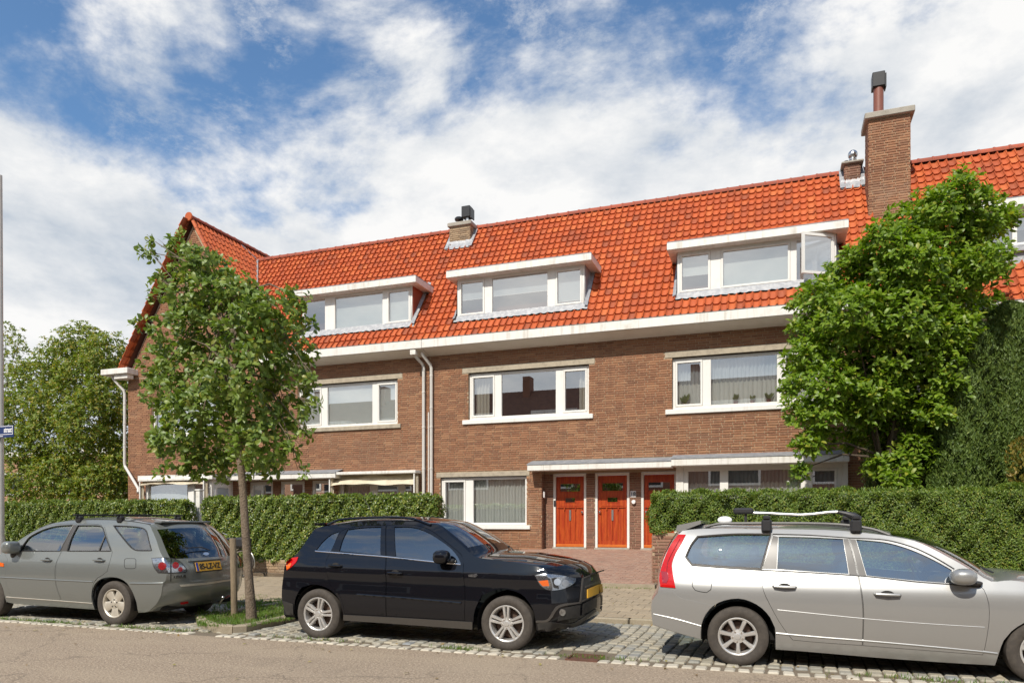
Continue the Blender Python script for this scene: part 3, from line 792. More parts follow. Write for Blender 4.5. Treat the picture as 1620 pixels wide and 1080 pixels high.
# roof of A
roofA = obj('roof', MB(), M['roof_deck'], A)
mb = MB()
vy = lambda z: GX + (GZ - z)/GS
zt = RIDGE_Z - .03
mb.v = [(vy(7.1), EAVE_Y, 7.1), (AX1, EAVE_Y, 7.1), (AX1, RIDGE_Y, zt), (vy(zt), RIDGE_Y, zt)]; mb.f = [(0, 1, 2, 3)]
mb.quad((AX1, RIDGE_Y, zt), (AX1, 6.5, 7.1), (vy(zt), 6.5, 7.1), (vy(zt), RIDGE_Y, zt))
gl, gr = 2*GX - vy(7.02), vy(7.02)
mb.quad((gr, -.12, 7.02), (gr, 8, 7.02), (GX, 8, GZ-.04), (GX, -.12, GZ-.04)); mb.quad((gl, 8, 7.02), (gl, -.12, 7.02), (GX, -.12, GZ-.04), (GX, 8, GZ-.04))
roofA.data = mesh_of(mb, 'roof', M['roof_deck'], off=org(A))
dA = [(-15.05, -10.86)]
camd = lambda u, v, p: (p - Vector((0, -CAM_D, CAM_H))).length
lay_tiles(roofA, (-17.425, EAVE_Y-.03, roof_z(EAVE_Y-.03)+.055), (1,0,0), V_UP, AX1+17.42, SLOPE_L+.05, lambda u, v: keep_roof(-17.425, dA, [(-10.76, -9.8, 2.4, 3.3)], lambda X, p: X > vy(p.z) + .05)(u, v-.05), 280, camd, 21)
lay_tiles(roofA, (-19.68, EAVE_Y-.03, roof_z(EAVE_Y-.03)+.055), (1,0,0), V_UP, 2.2, SLOPE_L+.05, lambda u, v: keep_roof(-19.68, dA, (), lambda X, p: X > vy(p.z) + .05)(u, v-.05), 0, None, 22)
VG = Vector((GX-gr, 0, GZ-7.02)); VGL = VG.length
def keepG(u, v):
    p = Vector((gr, -.16, 7.02)) + Vector((0, 1, 0))*u + VG.normalized()*v
    return v < VGL - .02 and (p.z > RIDGE_Z or p.y < roof_y(p.z) + .10) and p.y < 7.6
lay_tiles(roofA, (gr, -.16, 7.02+.02), (0,1,0), VG, 8, VGL, keepG, 60, camd, 23)
VGl = Vector((GX-gl, 0, GZ-7.02))
lay_tiles(roofA, (gl, 7.84, 7.02+.02), (0,-1,0), VGl, 8, VGL, lambda u, v: v < VGL-.02, 0, None, 24)
ridge_row(roofA, (vy(RIDGE_Z)+.0, RIDGE_Y, RIDGE_Z+.03), (AX1, RIDGE_Y, RIDGE_Z+.03))
ridge_row(roofA, (GX, -.2, GZ+.03), (GX, 7.6, GZ+.03))
obj('ridge_end', MB().lathe([(0, -.03), (.15, -.03), (.16, 0), (.13, .05), (0, .05)], (GX, -.22, GZ+.05), 'y', 18), M['tile'], roofA, smooth=True)
for s_, gx in ((-1, gl), (1, gr)):                    # verge tiles capping the gable edge
    ridge_row(roofA, (gx, -.13, 7.08), (GX + s_*.1, -.13, GZ-.10), r=.075, step=.32, mat=M['tile'])
mb = MB(); Pv = [(vy(7.2), roof_y(7.2)), (vy(RIDGE_Z), RIDGE_Y)]
p0 = Vector((vy(7.2), roof_y(7.2), 7.2)); p1 = Vector((vy(RIDGE_Z), RIDGE_Y, RIDGE_Z)); p2 = Vector((GX+.35, 3.6, GZ-.6))
e_ = Vector((.05, -.09, .07)); w_ = Vector((.07, 0, .03))
mb.quad(p0+e_-w_, p0+e_+w_, p1+e_+w_, p1+e_-w_)
obj('valley_lead', mb, M['lead'], roofA)
q0 = Vector((vy(RIDGE_Z), RIDGE_Y, RIDGE_Z)); q1 = Vector((GX+.06, 2.35, GZ-.10)); nn = Vector((GS, 0, 1)).normalized()*.09; tt = Vector((0, .06, 0))
mb = MB(); mb.quad(q0+nn-tt, q0+nn+tt, q1+nn+tt, q1+nn-tt); obj('lead_strip', mb, M['lead'], roofA)
gA = gutter(A, vy(7.1)-.2, AX1-.004)
gl_ = obj('gutter', MB().bbox(-23.55, -22.25, -.50, 8.0, 6.98, 7.19, .015), M['white_wood'], A)
obj('bracket', MB().bbox(-23.0, -22.35, -.40, -.12, 6.82, 6.975, .01), M['white_wood'], gl_)
dormer(A, -15.05, -10.86, [(-14.14, -13.75), (-11.96, -11.79)], [(0, 'blind_grey', .0), (1, 'blind', .95), (2, 'blind', .97)], cheek='tile_ridge', sash=(2,))
# ground floor of A
def canopy(house, X0, X1, Y0, Z0, Z1, lead=True):
    c = obj('canopy', MB().bbox(X0, X1, Y0, .0, Z0, Z1, .012), M['white_wood'], house)
    if lead:
        mb = MB(); mb.quad((X0-.01, Y0-.015, Z1+.003), (X1+.01, Y0-.015, Z1+.003), (X1+.01, -.012, Z1+.13), (X0-.01, -.012, Z1+.13)); mb.quad((X0-.01, Y0-.015, Z1-.02), (X1+.01, Y0-.015, Z1-.02), (X1+.01, Y0-.015, Z1+.003), (X0-.01, Y0-.015, Z1+.003))
        obj('canopy_lead', mb, M['lead_dark'], c)
    return c
canopy(A, -17.62, -13.42, -.46, 2.98, 3.16)
recA = obj('porch_wall', wall_sheet(-17.5, -13.83, .5, 3.0, .25, [(-17.38, -16.40, .8, 2.95), (-16.08, -15.10, .8, 2.95), (-14.80, -13.90, .8, 2.95)], .2), M['mortar'], A)
lay_bricks(recA, (-17.5, .25, .5), (1,0,0), (0,-1,0), 3.67, 2.5, M['brick'], [(.12, 1.10, .3, 2.45), (1.42, 2.40, .3, 2.45), (2.70, 3.60, .3, 2.45)], seed=31)
for (a, b) in ((-17.38, -16.40), (-16.08, -15.10), (-14.80, -13.90)):
    w = obj('door_frame', frame_mb(a, b, .8, 2.95, .26, .10, .08), M['white'], A)
    obj('glazed_door', MB().bbox(a+.1, b-.1, .30, .34, .9, 1.6, .005), M['black_metal'], w)
    mb = MB(); mb.quad((a+.1, .31, 1.6), (b-.1, .31, 1.6), (b-.1, .31, 2.85), (a+.1, .31, 2.85)); obj('pane', mb, M['winglass'], w)
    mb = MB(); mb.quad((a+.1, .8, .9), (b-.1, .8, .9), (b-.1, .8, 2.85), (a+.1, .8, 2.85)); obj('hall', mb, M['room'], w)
# window with a beige awning
window(A, -13.62, -10.62, 1.5, 3.0, .09, [(-12.39, -12.2), (-11.42, -11.19)], dress=[(0, 'net'), (1, 'blind', 1), (2, 'net')], sash=(0,))
def awning(house, X0, X1, Y0, Y1, Z1, drop):
    """folded cloth awning hung from a cassette"""
    a = obj('awning', MB().bbox(X0-.06, X1+.06, Y0, Y1, Z1, Z1+.09, .01), M['white_wood'], house)
    mb = MB(); n = 40
    for j in range(7):
        for i in range(n+1):
            t = i/n; x = X0 + (X1-X0)*t; sag = math.sin(math.pi*t)*.10
            k = j/6; y = Y1 - (Y1-Y0)*(.15 + .8*k) + .015*math.sin(9*t + j); z = Z1 - drop*k**.8 + sag*k*.7*(1 if j < 5 else .6) + .025*math.sin(4*math.pi*k + 7*t) + .015*math.sin(17*t + j)
            mb.v.append((x, y, z))
    for j in range(6):
        for i in range(n): mb.f.append((j*(n+1)+i, j*(n+1)+i+1, (j+1)*(n+1)+i+1, (j+1)*(n+1)+i))
    obj('awning_cloth', mb, M['awning'], a, smooth=True)
    for x in (X0, X1): 
        obj('awning_arm', MB().bbox(x-.02, x+.02, Y0+.02, Y0+.06, Z1-1.1, Z1, .005), M['white'], a)
        obj('awning_cloth', folds(x-.06, x+.10, Z1-1.1, Z1-.1, Y0+.10, .03, .08), M['awning'], a)
    return a
awning(A, -13.68, -10.60, -.42, -.01, 3.08, .36)
# bay with flat roof at the far left
by = -1.05
bayA = obj('bay_window', MB().bbox(-20.98, -17.72, by-.16, 0, 2.98, 3.17, .012), M['white_wood'], A)
mb = MB(); mb.quad((-20.99, by-.17, 3.175), (-17.71, by-.17, 3.175), (-17.71, -.01, 3.26), (-20.99, -.01, 3.26)); obj('bay_roof', mb, M['lead_dark'], bayA)
obj('bay_side', MB().box(-17.98, -17.9, by+.02, 0, .7, 2.98).box(-20.8, -20.72, by+.02, 0, .7, 2.98), M['white_wood'], bayA)
obj('bay_base', MB().box(-20.72, -17.98, by+.03, 0, .6, 1.4), M['white_wood'], bayA)
window(bayA, -20.78, -17.92, 1.4, 2.98, by, [(-18.9, -18.65)], t=.09, dress=[(0, 'blind', .85), (1, 'blind', .8)])
window(bayA, -17.9, -17.88, 1.4, 2.98, by, [], t=.0, room=False) if False else None
mb = MB(); mb.quad((-17.895, by+.25, 1.5), (-17.895, -.25, 1.5), (-17.895, -.25, 2.72), (-17.895, by+.25, 2.72)); obj('side_blind', mb, M['blind_grey'], bayA)
obj('side_frame', MB().box(-17.9, -17.87, by+.15, by+.25, 1.4, 2.85).box(-17.9, -17.87, -.25, -.15, 1.4, 2.85).box(-17.9, -17.87, by+.25, -.25, 2.72, 2.85), M['white'], bayA)
awning(A, -20.85, -18.05, by-.22, by-.02, 2.96, .14)
downpipe(A, [(-23.2, -.30, 6.95), (-23.15, -.28, 6.85), (-22.86, -.10, 6.45), (-22.82, -.09, 6.3), (-22.82, -.09, 3.75), (-22.80, -.09, 3.62), (-21.6, -.6, 2.75), (-21.5, -.7, 2.6)], .05, [(-22.82, -.09, z) for z in (4.4, 5.2, 5.9)])
downpipe(A, [(-10.56, -.44, 6.78), (-10.55, -.40, 6.70), (-10.44, -.12, 6.50), (-10.42, -.09, 6.40), (-10.42, -.09, .8)], .05, [(-10.42, -.09, z) for z in (1.9, 3.2, 4.5, 5.6, 6.3)])
obj('pipe_outlet', MB().bbox(-10.66, -10.47, -.55, -.36, 6.72, 6.93, .01), M['white_wood'], A)

# ================= house B: the middle house
BX0, BX1 = -10.25, 2.44
B = thing('row_house', 'middle brick house with two white dormers and three red front doors', 'house', (-3.9, 0, .7), 'terraced houses of one brick row')
opsB = [(-8.93, -5.12, 4.69, 6.135), (-2.74, 1.07, 4.69, 6.135), (-9.88, -7.03, 1.44, 2.945), (-6.56, -2.60, .4, 3.08), (-2.60, 1.68, .9, 3.1)]
wB = obj('wall', wall_sheet(BX0, BX1, .4, 6.95, 0, opsB, .30), M['mortar'], B)
extra = [(-9.14, -4.94, 6.1, 6.31), (-9.12, -4.98, 4.54, 4.7), (-2.94, 1.25, 6.1, 6.31), (-2.92, 1.21, 4.54, 4.7), (-10.02, -6.93, 2.93, 3.09), (-9.98, -6.9, 1.33, 1.47), (-6.85, 1.72, 3.05, 3.42)]
lay_bricks(wB, (BX0, 0, .4), (1,0,0), (0,-1,0), BX1-BX0, 6.5, M['brick'], [(a-BX0, b-BX0, c-.4, d-.4) for a, b, c, d in opsB + extra], seed=13, singles=295,
           score=lambda a, z: (None if not (3.42 < z < 4.5) or BX0+a > .1 else -(BX0+a)), z0=.4)
upper_window(B, -8.93, -5.12, [(-8.09, -7.87), (-6.15, -5.92)], [(0, 'drape', .05, .72), (2, 'drape', .62, 1.0)])
upper_window(B, -2.74, 1.07, [(-1.92, -1.70), (.01, .18)], [(0, 'lace', .52), (1, 'lace', .52), (2, 'lace', .52), (0, 'sheer'), (1, 'sheer'), (2, 'sheer')])
window(B, -9.88, -7.03, 1.46, 2.93, .08, [(-9.06, -8.80)], dress=[(0, 'net'), (1, 'net')], sash=(0,))
obj('lintel', MB().bbox(-10.02, -6.94, -.016, .08, 2.945, 3.085, .006), M['lintel'], B)
obj('window_sill', MB().bbox(-9.97, -6.91, -.07, .08, 1.335, 1.455, .012), M['white'], B)
# porch with three doors
canopy(B, -6.86, -2.70, -.46, 3.05, 3.24)
canopy(B, -2.698, 1.72, -.52, 3.08, 3.29)
DRS = [(-6.29, -5.27), (-5.01, -3.99), (-3.66, -2.64)]
pw = obj('porch_wall', wall_sheet(-6.56, -2.60, .4, 3.08, .28, [(a, b, .70, 3.0) for a, b in DRS], .15), M['mortar'], B)
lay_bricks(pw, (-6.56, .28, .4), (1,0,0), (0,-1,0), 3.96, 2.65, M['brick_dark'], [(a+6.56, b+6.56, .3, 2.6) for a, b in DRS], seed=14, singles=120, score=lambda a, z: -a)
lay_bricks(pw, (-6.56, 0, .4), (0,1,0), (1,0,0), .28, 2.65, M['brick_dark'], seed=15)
for i, (a, b) in enumerate(DRS): front_door(B, a, b, .79, 2.99, .34, hinge=1 if i == 0 else -1)
hp = obj('house_number', MB().bbox(-3.96, -3.80, .255, .268, 2.27, 2.45, .004), M['white_plate'], B)
def text(name, body, size, loc, mat, parent, rot=(R(90), 0, 0), align='CENTER', bold=0.0, sx=1.0):
    cu = bpy.data.curves.new(name, 'FONT'); cu.body = body; cu.size = size; cu.align_x = align; cu.align_y = 'CENTER'; cu.extrude = .002; cu.offset = bold
    o = bpy.data.objects.new(name, cu); COL.objects.link(o)
    dg = bpy.context.evaluated_depsgraph_get(); me = bpy.data.meshes.new_from_object(o.evaluated_get(dg))
    bpy.data.objects.remove(o); bpy.data.curves.remove(cu)
    me.materials.clear(); me.materials.append(mat); me.name = name
    o = bpy.data.objects.new(name, me); COL.objects.link(o); o.parent = parent
    o.location = Vector(loc) - org(parent); o.rotation_euler = rot; o.scale = (sx, 1, 1); return o
text('lettering', '18', .15, (-3.88, .2535, 2.36), M['ink'], hp, bold=.004)
wl = obj('wall_lamp', MB().lathe([(0,-.09),(.05,-.085),(.065,-.05),(.06,0)], (-3.86, .275, 2.13), 'y', 14), M['white_plate'], B, smooth=True)
obj('intercom', MB().bbox(-6.27, -6.21, .27, .292, 2.02, 2.20, .006), M['black_plastic'], B)
obj('door_bell', MB().bbox(-6.545, -6.50, -.01+.10, .16, 2.28, 2.46, .006), M['white_plate'], B)
# flush bay on the right of the doors
bw_ = obj('bay_window', MB().box(-2.62, -2.42, -.12, .1, .7, 3.08).box(1.60, 1.72, -.12, .1, .7, 3.08).box(-2.42, 1.60, -.115, .1, .7, 1.35), M['white_wood'], B)
window(bw_, -2.42, 1.60, 1.35, 3.08, -.10, [(-1.45, -1.23), (.60, .82)], t=.13, dress=[(0, 'lace', .80), (1, 'lace', .80), (0, 'sheer'), (1, 'sheer'), (2, 'sheer')], sash=(2,))
mb = folds(.1, .58, 1.3, 2.95, .10, .03, .10); obj('curtain', mb, M['net'], bw_)
# roof of B
roofB = obj('roof', MB(), M['roof_deck'], B)
mb = MB(); mb.quad((BX0, EAVE_Y, 7.1), (BX1, EAVE_Y, 7.1), (BX1, RIDGE_Y, zt), (BX0, RIDGE_Y, zt)); mb.quad((BX1, RIDGE_Y, zt), (BX1, 6.5, 7.1), (BX0, 6.5, 7.1), (BX0, RIDGE_Y, zt))
roofB.data = mesh_of(mb, 'roof', M['roof_deck'], off=org(B))
dB = [(-9.33, -5.24), (-2.62, 1.47)]
lay_tiles(roofB, (BX0, EAVE_Y-.03, roof_z(EAVE_Y-.03)+.055), (1,0,0), V_UP, BX1-BX0, SLOPE_L+.05, lambda u, v: keep_roof(BX0, dB, [(-10.76, -9.8, 2.4, 3.3), (1.82, 2.30, 2.55, 3.3)])(u, v-.05), 295, camd, 25)
ridge_row(roofB, (BX0+.35, RIDGE_Y, RIDGE_Z+.03), (1.84, RIDGE_Y, RIDGE_Z+.03))
gutter(B, BX0+.004, BX1-.004)
dormer(B, -9.33, -5.24, [(-8.40, -8.15), (-6.39, -6.14)], [(0, 'blind_grey', .52), (1, 'blind_grey', .50), (2, 'blind_grey', .9)])
D3 = dormer(B, -2.62, 1.47, [(-1.71, -1.43), (.34, .50)], [(0, 'blind', .55), (1, 'blind', .98)], sash=(0, 1))
# the opened casement of the right-hand dormer
ca = R(32); hx_, hy_ = 1.38, .0
cz0, cz1 = 7.95, 9.0; cw = .92
def casement():
    e = lambda s_, n_: (hx_ - s_*math.cos(ca) - n_*math.sin(ca)*0, hy_ - s_*math.sin(ca))
    mbf = MB(); g_ = MB()
    def bar(s0, s1, z0, z1, th=.05):
        p = [e(s0, 0), e(s1, 0)]; nx, ny = math.sin(ca)*th, -math.cos(ca)*th
        a, b = p
        mbf.add([(a[0], a[1], z0), (b[0], b[1], z0), (b[0], b[1], z1), (a[0], a[1], z1), (a[0]+nx, a[1]+ny, z0), (b[0]+nx, b[1]+ny, z0), (b[0]+nx, b[1]+ny, z1), (a[0]+nx, a[1]+ny, z1)],
                [(0,1,2,3),(4,7,6,5),(0,4,5,1),(1,5,6,2),(2,6,7,3),(3,7,4,0)])
    bar(0, .07, cz0, cz1); bar(cw-.07, cw, cz0, cz1); bar(.07, cw-.07, cz0, cz0+.07); bar(.07, cw-.07, cz1-.07, cz1)
    a, b = e(.07, 0), e(cw-.07, 0); nx, ny = math.sin(ca)*.025, -math.cos(ca)*.025
    g_.quad((a[0]+nx, a[1]+ny, cz0+.07), (b[0]+nx, b[1]+ny, cz0+.07), (b[0]+nx, b[1]+ny, cz1-.07), (a[0]+nx, a[1]+ny, cz1-.07))
    c = obj('open_casement', mbf, M['white'], D3, fix=True); obj('casement_glass', g_, M['winglass'], D3)
casement()
# chimneys: one over each party wall
cM = chimney(B, -10.68, -9.92, 2.42, 3.25, 10.7, 11.78, 'brick_buff', .07, .14, 41)
chim_flash(cM, -10.68, -9.92, 2.42)
obj('flue', MB().lathe([(.10,0),(.10,.30),(.085,.30)], (-10.18, 2.85, 11.9), n=16), M['steel'], cM, smooth=True)
obj('cowl', MB().bbox(-10.36, -10.04, 2.68, 3.0, 12.2, 12.58, .012).box(-10.03, -9.99, 2.7, 2.98, 12.15, 12.5), M['black_metal'], cM)
obj('flue', MB().lathe([(.075,0),(.075,.2),(.065,.2)], (-10.48, 2.85, 11.9), n=14), M['terracotta'], cM, smooth=True)
obj('cowl', MB().lathe([(.02,.23),(.05,.25),(.15,.27),(.16,.33),(.12,.37),(0,.39)], (-10.52, 2.85, 11.9), n=16), M['black_metal'], cM, smooth=True)
cS = chimney(B, 1.86, 2.27, 2.58, 3.2, 10.9, 11.93, 'brick_dark', .09, .07, 51)
chim_flash(cS, 1.86, 2.27, 2.58)
obj('flue', MB().lathe([(.09,0),(.09,.14),(.105,.15),(.105,.19),(.08,.2)], (2.10, 2.85, 12.0), n=18), M['steel'], cS, smooth=True)
mb = MB(); mb.lathe([(.135*math.cos(t), .135*math.sin(t)) for t in np.linspace(-1.3, 1.57, 12)], (2.10, 2.85, 12.31), n=20); obj('cowl', mb, M['steel'], cS, smooth=True)
obj('flue', MB().lathe([(.06,0),(.06,.12),(0,.12)], (1.92, 2.78, 12.0), n=14), M['black_metal'], cS, smooth=True)
cB = chimney(B, 2.39, 3.40, 1.6, 2.38, 9.2, 12.62, 'brick', .11, .17, 61, name='tall_chimney')
obj('shoulder', MB().prism([(1.9, 9.3), (1.9, 9.9), (2.38, 10.65), (2.38, 9.3)], 2.15, 2.386, 'yz'), M['brick_dark'], cB)
obj('flue', MB().lathe([(.13,0),(.13,.90),(.11,.90)], (2.66, 1.86, 12.78), n=18), M['terracotta'], cB, smooth=True)
obj('cowl', MB().bbox(2.49, 2.81, 1.70, 2.04, 13.58, 13.98, .015).box(2.815, 2.845, 1.73, 2.01, 13.55, 13.92), M['black_metal'], cB)
obj('flue', MB().lathe([(.16,0),(.16,.05),(.12,.08),(0,.09)], (3.12, 2.0, 12.78), n=18), M['black_metal'], cB, smooth=True)
downpipe(B, [(-10.33, -.40, 6.80), (-10.31, -.36, 6.72), (-10.17, -.12, 6.46), (-10.15, -.09, 6.36), (-10.15, -.09, .8)], .05, [(-10.15, -.09, z) for z in (1.9, 3.2, 4.5, 5.1, 6.1)])
obj('cable_duct', MB().box(-10.30, -10.265, -.03, -.008, .8, 5.0), M['pipe'], B)

# ================= house C: at the right, mostly behind the trees
CX0, CX1 = 2.44, 12.0
Cc = thing('row_house', 'brick house behind the large green tree, its dormer at the picture edge', 'house', (7, 0, .7), 'terraced houses of one brick row')
opsC = [(3.3, 5.0, 4.69, 6.1), (6.0, 9.0, 4.3, 6.0), (4.2, 8.4, 1.2, 3.0)]
wC = obj('wall', wall_sheet(CX0, CX1, .4, 6.95, 0, opsC, .3), M['mortar'], Cc)
lay_bricks(wC, (CX0, 0, .4), (1,0,0), (0,-1,0), CX1-CX0, 6.5, M['brick'], [(a-CX0, b-CX0, c-.4, d-.4) for a, b, c, d in opsC], seed=17, singles=40, score=lambda a, z: a if z > 3 else None, z0=.4)
for (a, b, c, d) in opsC: window(Cc, a, b, c+.01, d-.01, .06, [((a+b)/2-.08, (a+b)/2+.08)], dress=[(0, 'net'), (1, 'net')])
EC = -.80
roofC = obj('roof', MB(), M['roof_deck'], Cc)
mb = MB(); mb.quad((CX0, EC, roof_z(EC)-.04), (CX1, EC, roof_z(EC)-.04), (CX1, RIDGE_Y, zt), (CX0, RIDGE_Y, zt)); mb.quad((CX1, RIDGE_Y, zt), (CX1, 6.5, 7.1), (CX0, 6.5, 7.1), (CX0, RIDGE_Y, zt))
roofC.data = mesh_of(mb, 'roof', M['roof_deck'], off=org(Cc))
dC = [(4.7, 9.3)]
def keepC(u, v):
    p = Vector((CX0+u, EC-.08, roof_z(EC)-.075)) + V_UP*v
    if p.y > RIDGE_Y - .05: return False
    if 4.64 < p.x < 9.4 and -.03 < p.y < 1.08: return False
    if p.x < 3.45 and 1.5 < p.y < 2.4: return False
    return True
lay_tiles(roofC, (CX0, EC-.08, roof_z(EC)-.075), (1,0,0), V_UP, CX1-CX0, 6.4, keepC, 250, lambda u, v, p: (abs(u-3.3) if (p.z < 8.1 or p.z > 9.6) else None), 27)
ridge_row(roofC, (2.30, RIDGE_Y, RIDGE_Z+.03), (CX1, RIDGE_Y, RIDGE_Z+.03))
gutter(Cc, CX0+.004, CX1, Z=roof_z(EC)-.02, Y=EC)
gC = obj('dormer', MB().bbox(4.5, 9.6, -.30, 1.2, 9.03, 9.25, .012), M['white_wood'], Cc)
obj('dormer_roof', MB().box(4.51, 9.59, -.29, 1.2, 9.251, 9.28), M['lead_dark'], gC)
obj('cheek', MB().prism([(.05, 7.9), (.05, 9.04), (1.0, 9.04), (.1, 7.9)], 4.7, 4.74, 'yz'), M['lead_dark'], gC)
window(gC, 4.72, 9.3, 8.20, 9.05, .02, [(5.35, 5.45), (6.4, 6.6), (7.6, 7.8)], t=.08, dress=[(1, 'blind', .5)])
obj('dormer_sill', MB().bbox(4.55, 9.5, -.12, .05, 8.04, 8.19, .01).box(4.6, 9.45, -.02, .05, 7.75, 8.04), M['lead'], gC)
# ---------------------------------------------------------------- vegetation
def leaf_batch(C, Dr, Nr, Ln, ratio=.5, big=False, fold=.18, bend=.12):
    """numpy leaf blades: centre, direction, normal, length"""
    C, Dr, Nr = np.asarray(C, float), np.asarray(Dr, float), np.asarray(Nr, float); Ln = np.asarray(Ln, float)[:, None]
    Dr /= np.linalg.norm(Dr, axis=1, keepdims=True) + 1e-9
    Sd = np.cross(Dr, Nr); Sd /= np.linalg.norm(Sd, axis=1, keepdims=True) + 1e-9
    Up = np.cross(Sd, Dr); Wd = Ln*ratio*.5
    if not big:
        P = [C - Dr*Ln*.5, C + Sd*Wd + Up*Wd*fold*2, C + Dr*Ln*.5, C - Sd*Wd + Up*Wd*fold*2]
        F = [(0, 1, 2), (0, 2, 3)]
    else:
        s0 = C - Dr*Ln*.5; s1 = C - Dr*Ln*.12 + Up*Ln*bend*.6; s2 = C + Dr*Ln*.22 + Up*Ln*bend*.5; s3 = C + Dr*Ln*.5 - Up*Ln*bend*.4
        P = [s0, s1, s2, s3, s1 + Sd*Wd*.9 + Up*Wd*fold, s2 + Sd*Wd*.85 + Up*Wd*fold, s1 - Sd*Wd*.9 + Up*Wd*fold, s2 - Sd*Wd*.85 + Up*Wd*fold]
        F = [(0, 4, 1), (1, 4, 5), (1, 5, 2), (2, 5, 3), (0, 1, 6), (1, 2, 7), (1, 7, 6), (2, 3, 7)]
    n, k = len(C), len(P)
    V = np.stack(P, 1).reshape(-1, 3)
    Fi = (np.arange(n)[:, None, None]*k + np.array(F)[None]).reshape(-1, 3)
    return V, Fi
def np_mesh(name, V, Fi, mat, off, smooth=False):
    me = bpy.data.meshes.new(name); V = V - np.array(off)
    me.vertices.add(len(V)); me.vertices.foreach_set('co', V.astype(np.float32).ravel())
    me.loops.add(Fi.size); me.loops.foreach_set('vertex_index', Fi.astype(np.int32).ravel())
    me.polygons.add(len(Fi)); me.polygons.foreach_set('loop_start', np.arange(0, Fi.size, 3, dtype=np.int32))
    try: me.polygons.foreach_set('loop_total', np.full(len(Fi), 3, np.int32))
    except Exception: pass
    if smooth: me.polygons.foreach_set('use_smooth', [True]*len(Fi))
    me.materials.append(mat); me.update(calc_edges=True); me.validate(); return me
def np_obj(name, V, Fi, mat, parent, kind=None, smooth=False):
    o = bpy.data.objects.new(name, np_mesh(name, V, Fi, mat, org(parent), smooth)); COL.objects.link(o); o.parent = parent
    if kind: o['kind'] = kind
    return o
G = np.random.default_rng(5)
def unit(n):
    v = G.normal(size=(n, 3)); return v/np.linalg.norm(v, axis=1, keepdims=True)
GREEN_A = [(0.094,0.156,0.028),(0.146,0.218,0.035),(0.193,0.268,0.047),(0.117,0.188,0.031),(0.233,0.294,0.053),(0.163,0.238,0.039),(0.070,0.124,0.021),(0.292,0.294,0.049)]
GREEN_MAG = [(0.100,0.180,0.013),(0.154,0.251,0.018),(0.197,0.302,0.022),(0.084,0.151,0.012),(0.237,0.336,0.029),(0.136,0.221,0.016),(0.167,0.267,0.018),(0.308,0.314,0.035)]
GREEN_YEW = [(0.055,0.099,0.017),(0.086,0.139,0.021),(0.115,0.172,0.027),(0.063,0.113,0.018),(0.154,0.205,0.031)]
GREEN_HEDGE = [(0.081,0.135,0.022),(0.135,0.203,0.032),(0.203,0.270,0.043),(0.047,0.088,0.016),(0.284,0.338,0.061),(0.115,0.176,0.027),(0.061,0.108,0.019),(0.378,0.365,0.061)]
GREEN_HEDGE2 = [(0.068,0.121,0.015),(0.108,0.176,0.020),(0.162,0.243,0.027),(0.047,0.088,0.012),(0.216,0.297,0.035),(0.081,0.142,0.016),(0.270,0.257,0.034)]
GREEN_BG = [(0.103,0.168,0.022),(0.155,0.229,0.026),(0.206,0.264,0.032),(0.083,0.131,0.018),(0.268,0.278,0.035),(0.340,0.253,0.033)]
M['lf_street'] = leaf_mat('leaf_street', GREEN_A, .45, .30)
M['lf_mag'] = leaf_mat('leaf_magnolia', GREEN_MAG, .46, .36)
M['lf_yew'] = leaf_mat('leaf_yew', GREEN_YEW, .6, .15)
M['lf_hedge'] = leaf_mat('leaf_hedge', GREEN_HEDGE, .38, .25)
M['lf_hedge2'] = leaf_mat('leaf_hedge_fine', GREEN_HEDGE2, .5, .22)
M['lf_bg'] = leaf_mat('leaf_background', GREEN_BG, .5, .3)
M['lf_yellow'] = leaf_mat('leaf_yellow', [(.24,.19,.03),(.18,.17,.03),(.30,.20,.035),(.12,.14,.025)], .5, .3)
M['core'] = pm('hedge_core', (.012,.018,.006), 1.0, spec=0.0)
M['bark'] = pm('bark', (.17,.125,.085), .9, noise=(10, .7, (.085,.062,.042)), noise2=(45, .45, (.27,.225,.17)), bump=(35, .8, .03))
M['bark_dark'] = pm('bark_dark', (.07,.05,.035), .9, noise=(14, .6, (.12,.09,.06)), bump=(35, .7, .02))
M['post'] = pm('weathered_post', (.24,.185,.12), .9, noise=(6, .7, (.14,.105,.07)), bump=(30, .7, .02), stretch=(3, 3, .4))
M['grass'] = leaf_mat('grass_blade', [(.07,.14,.018),(.10,.19,.022),(.13,.22,.03),(.17,.20,.04)], .5, .35)

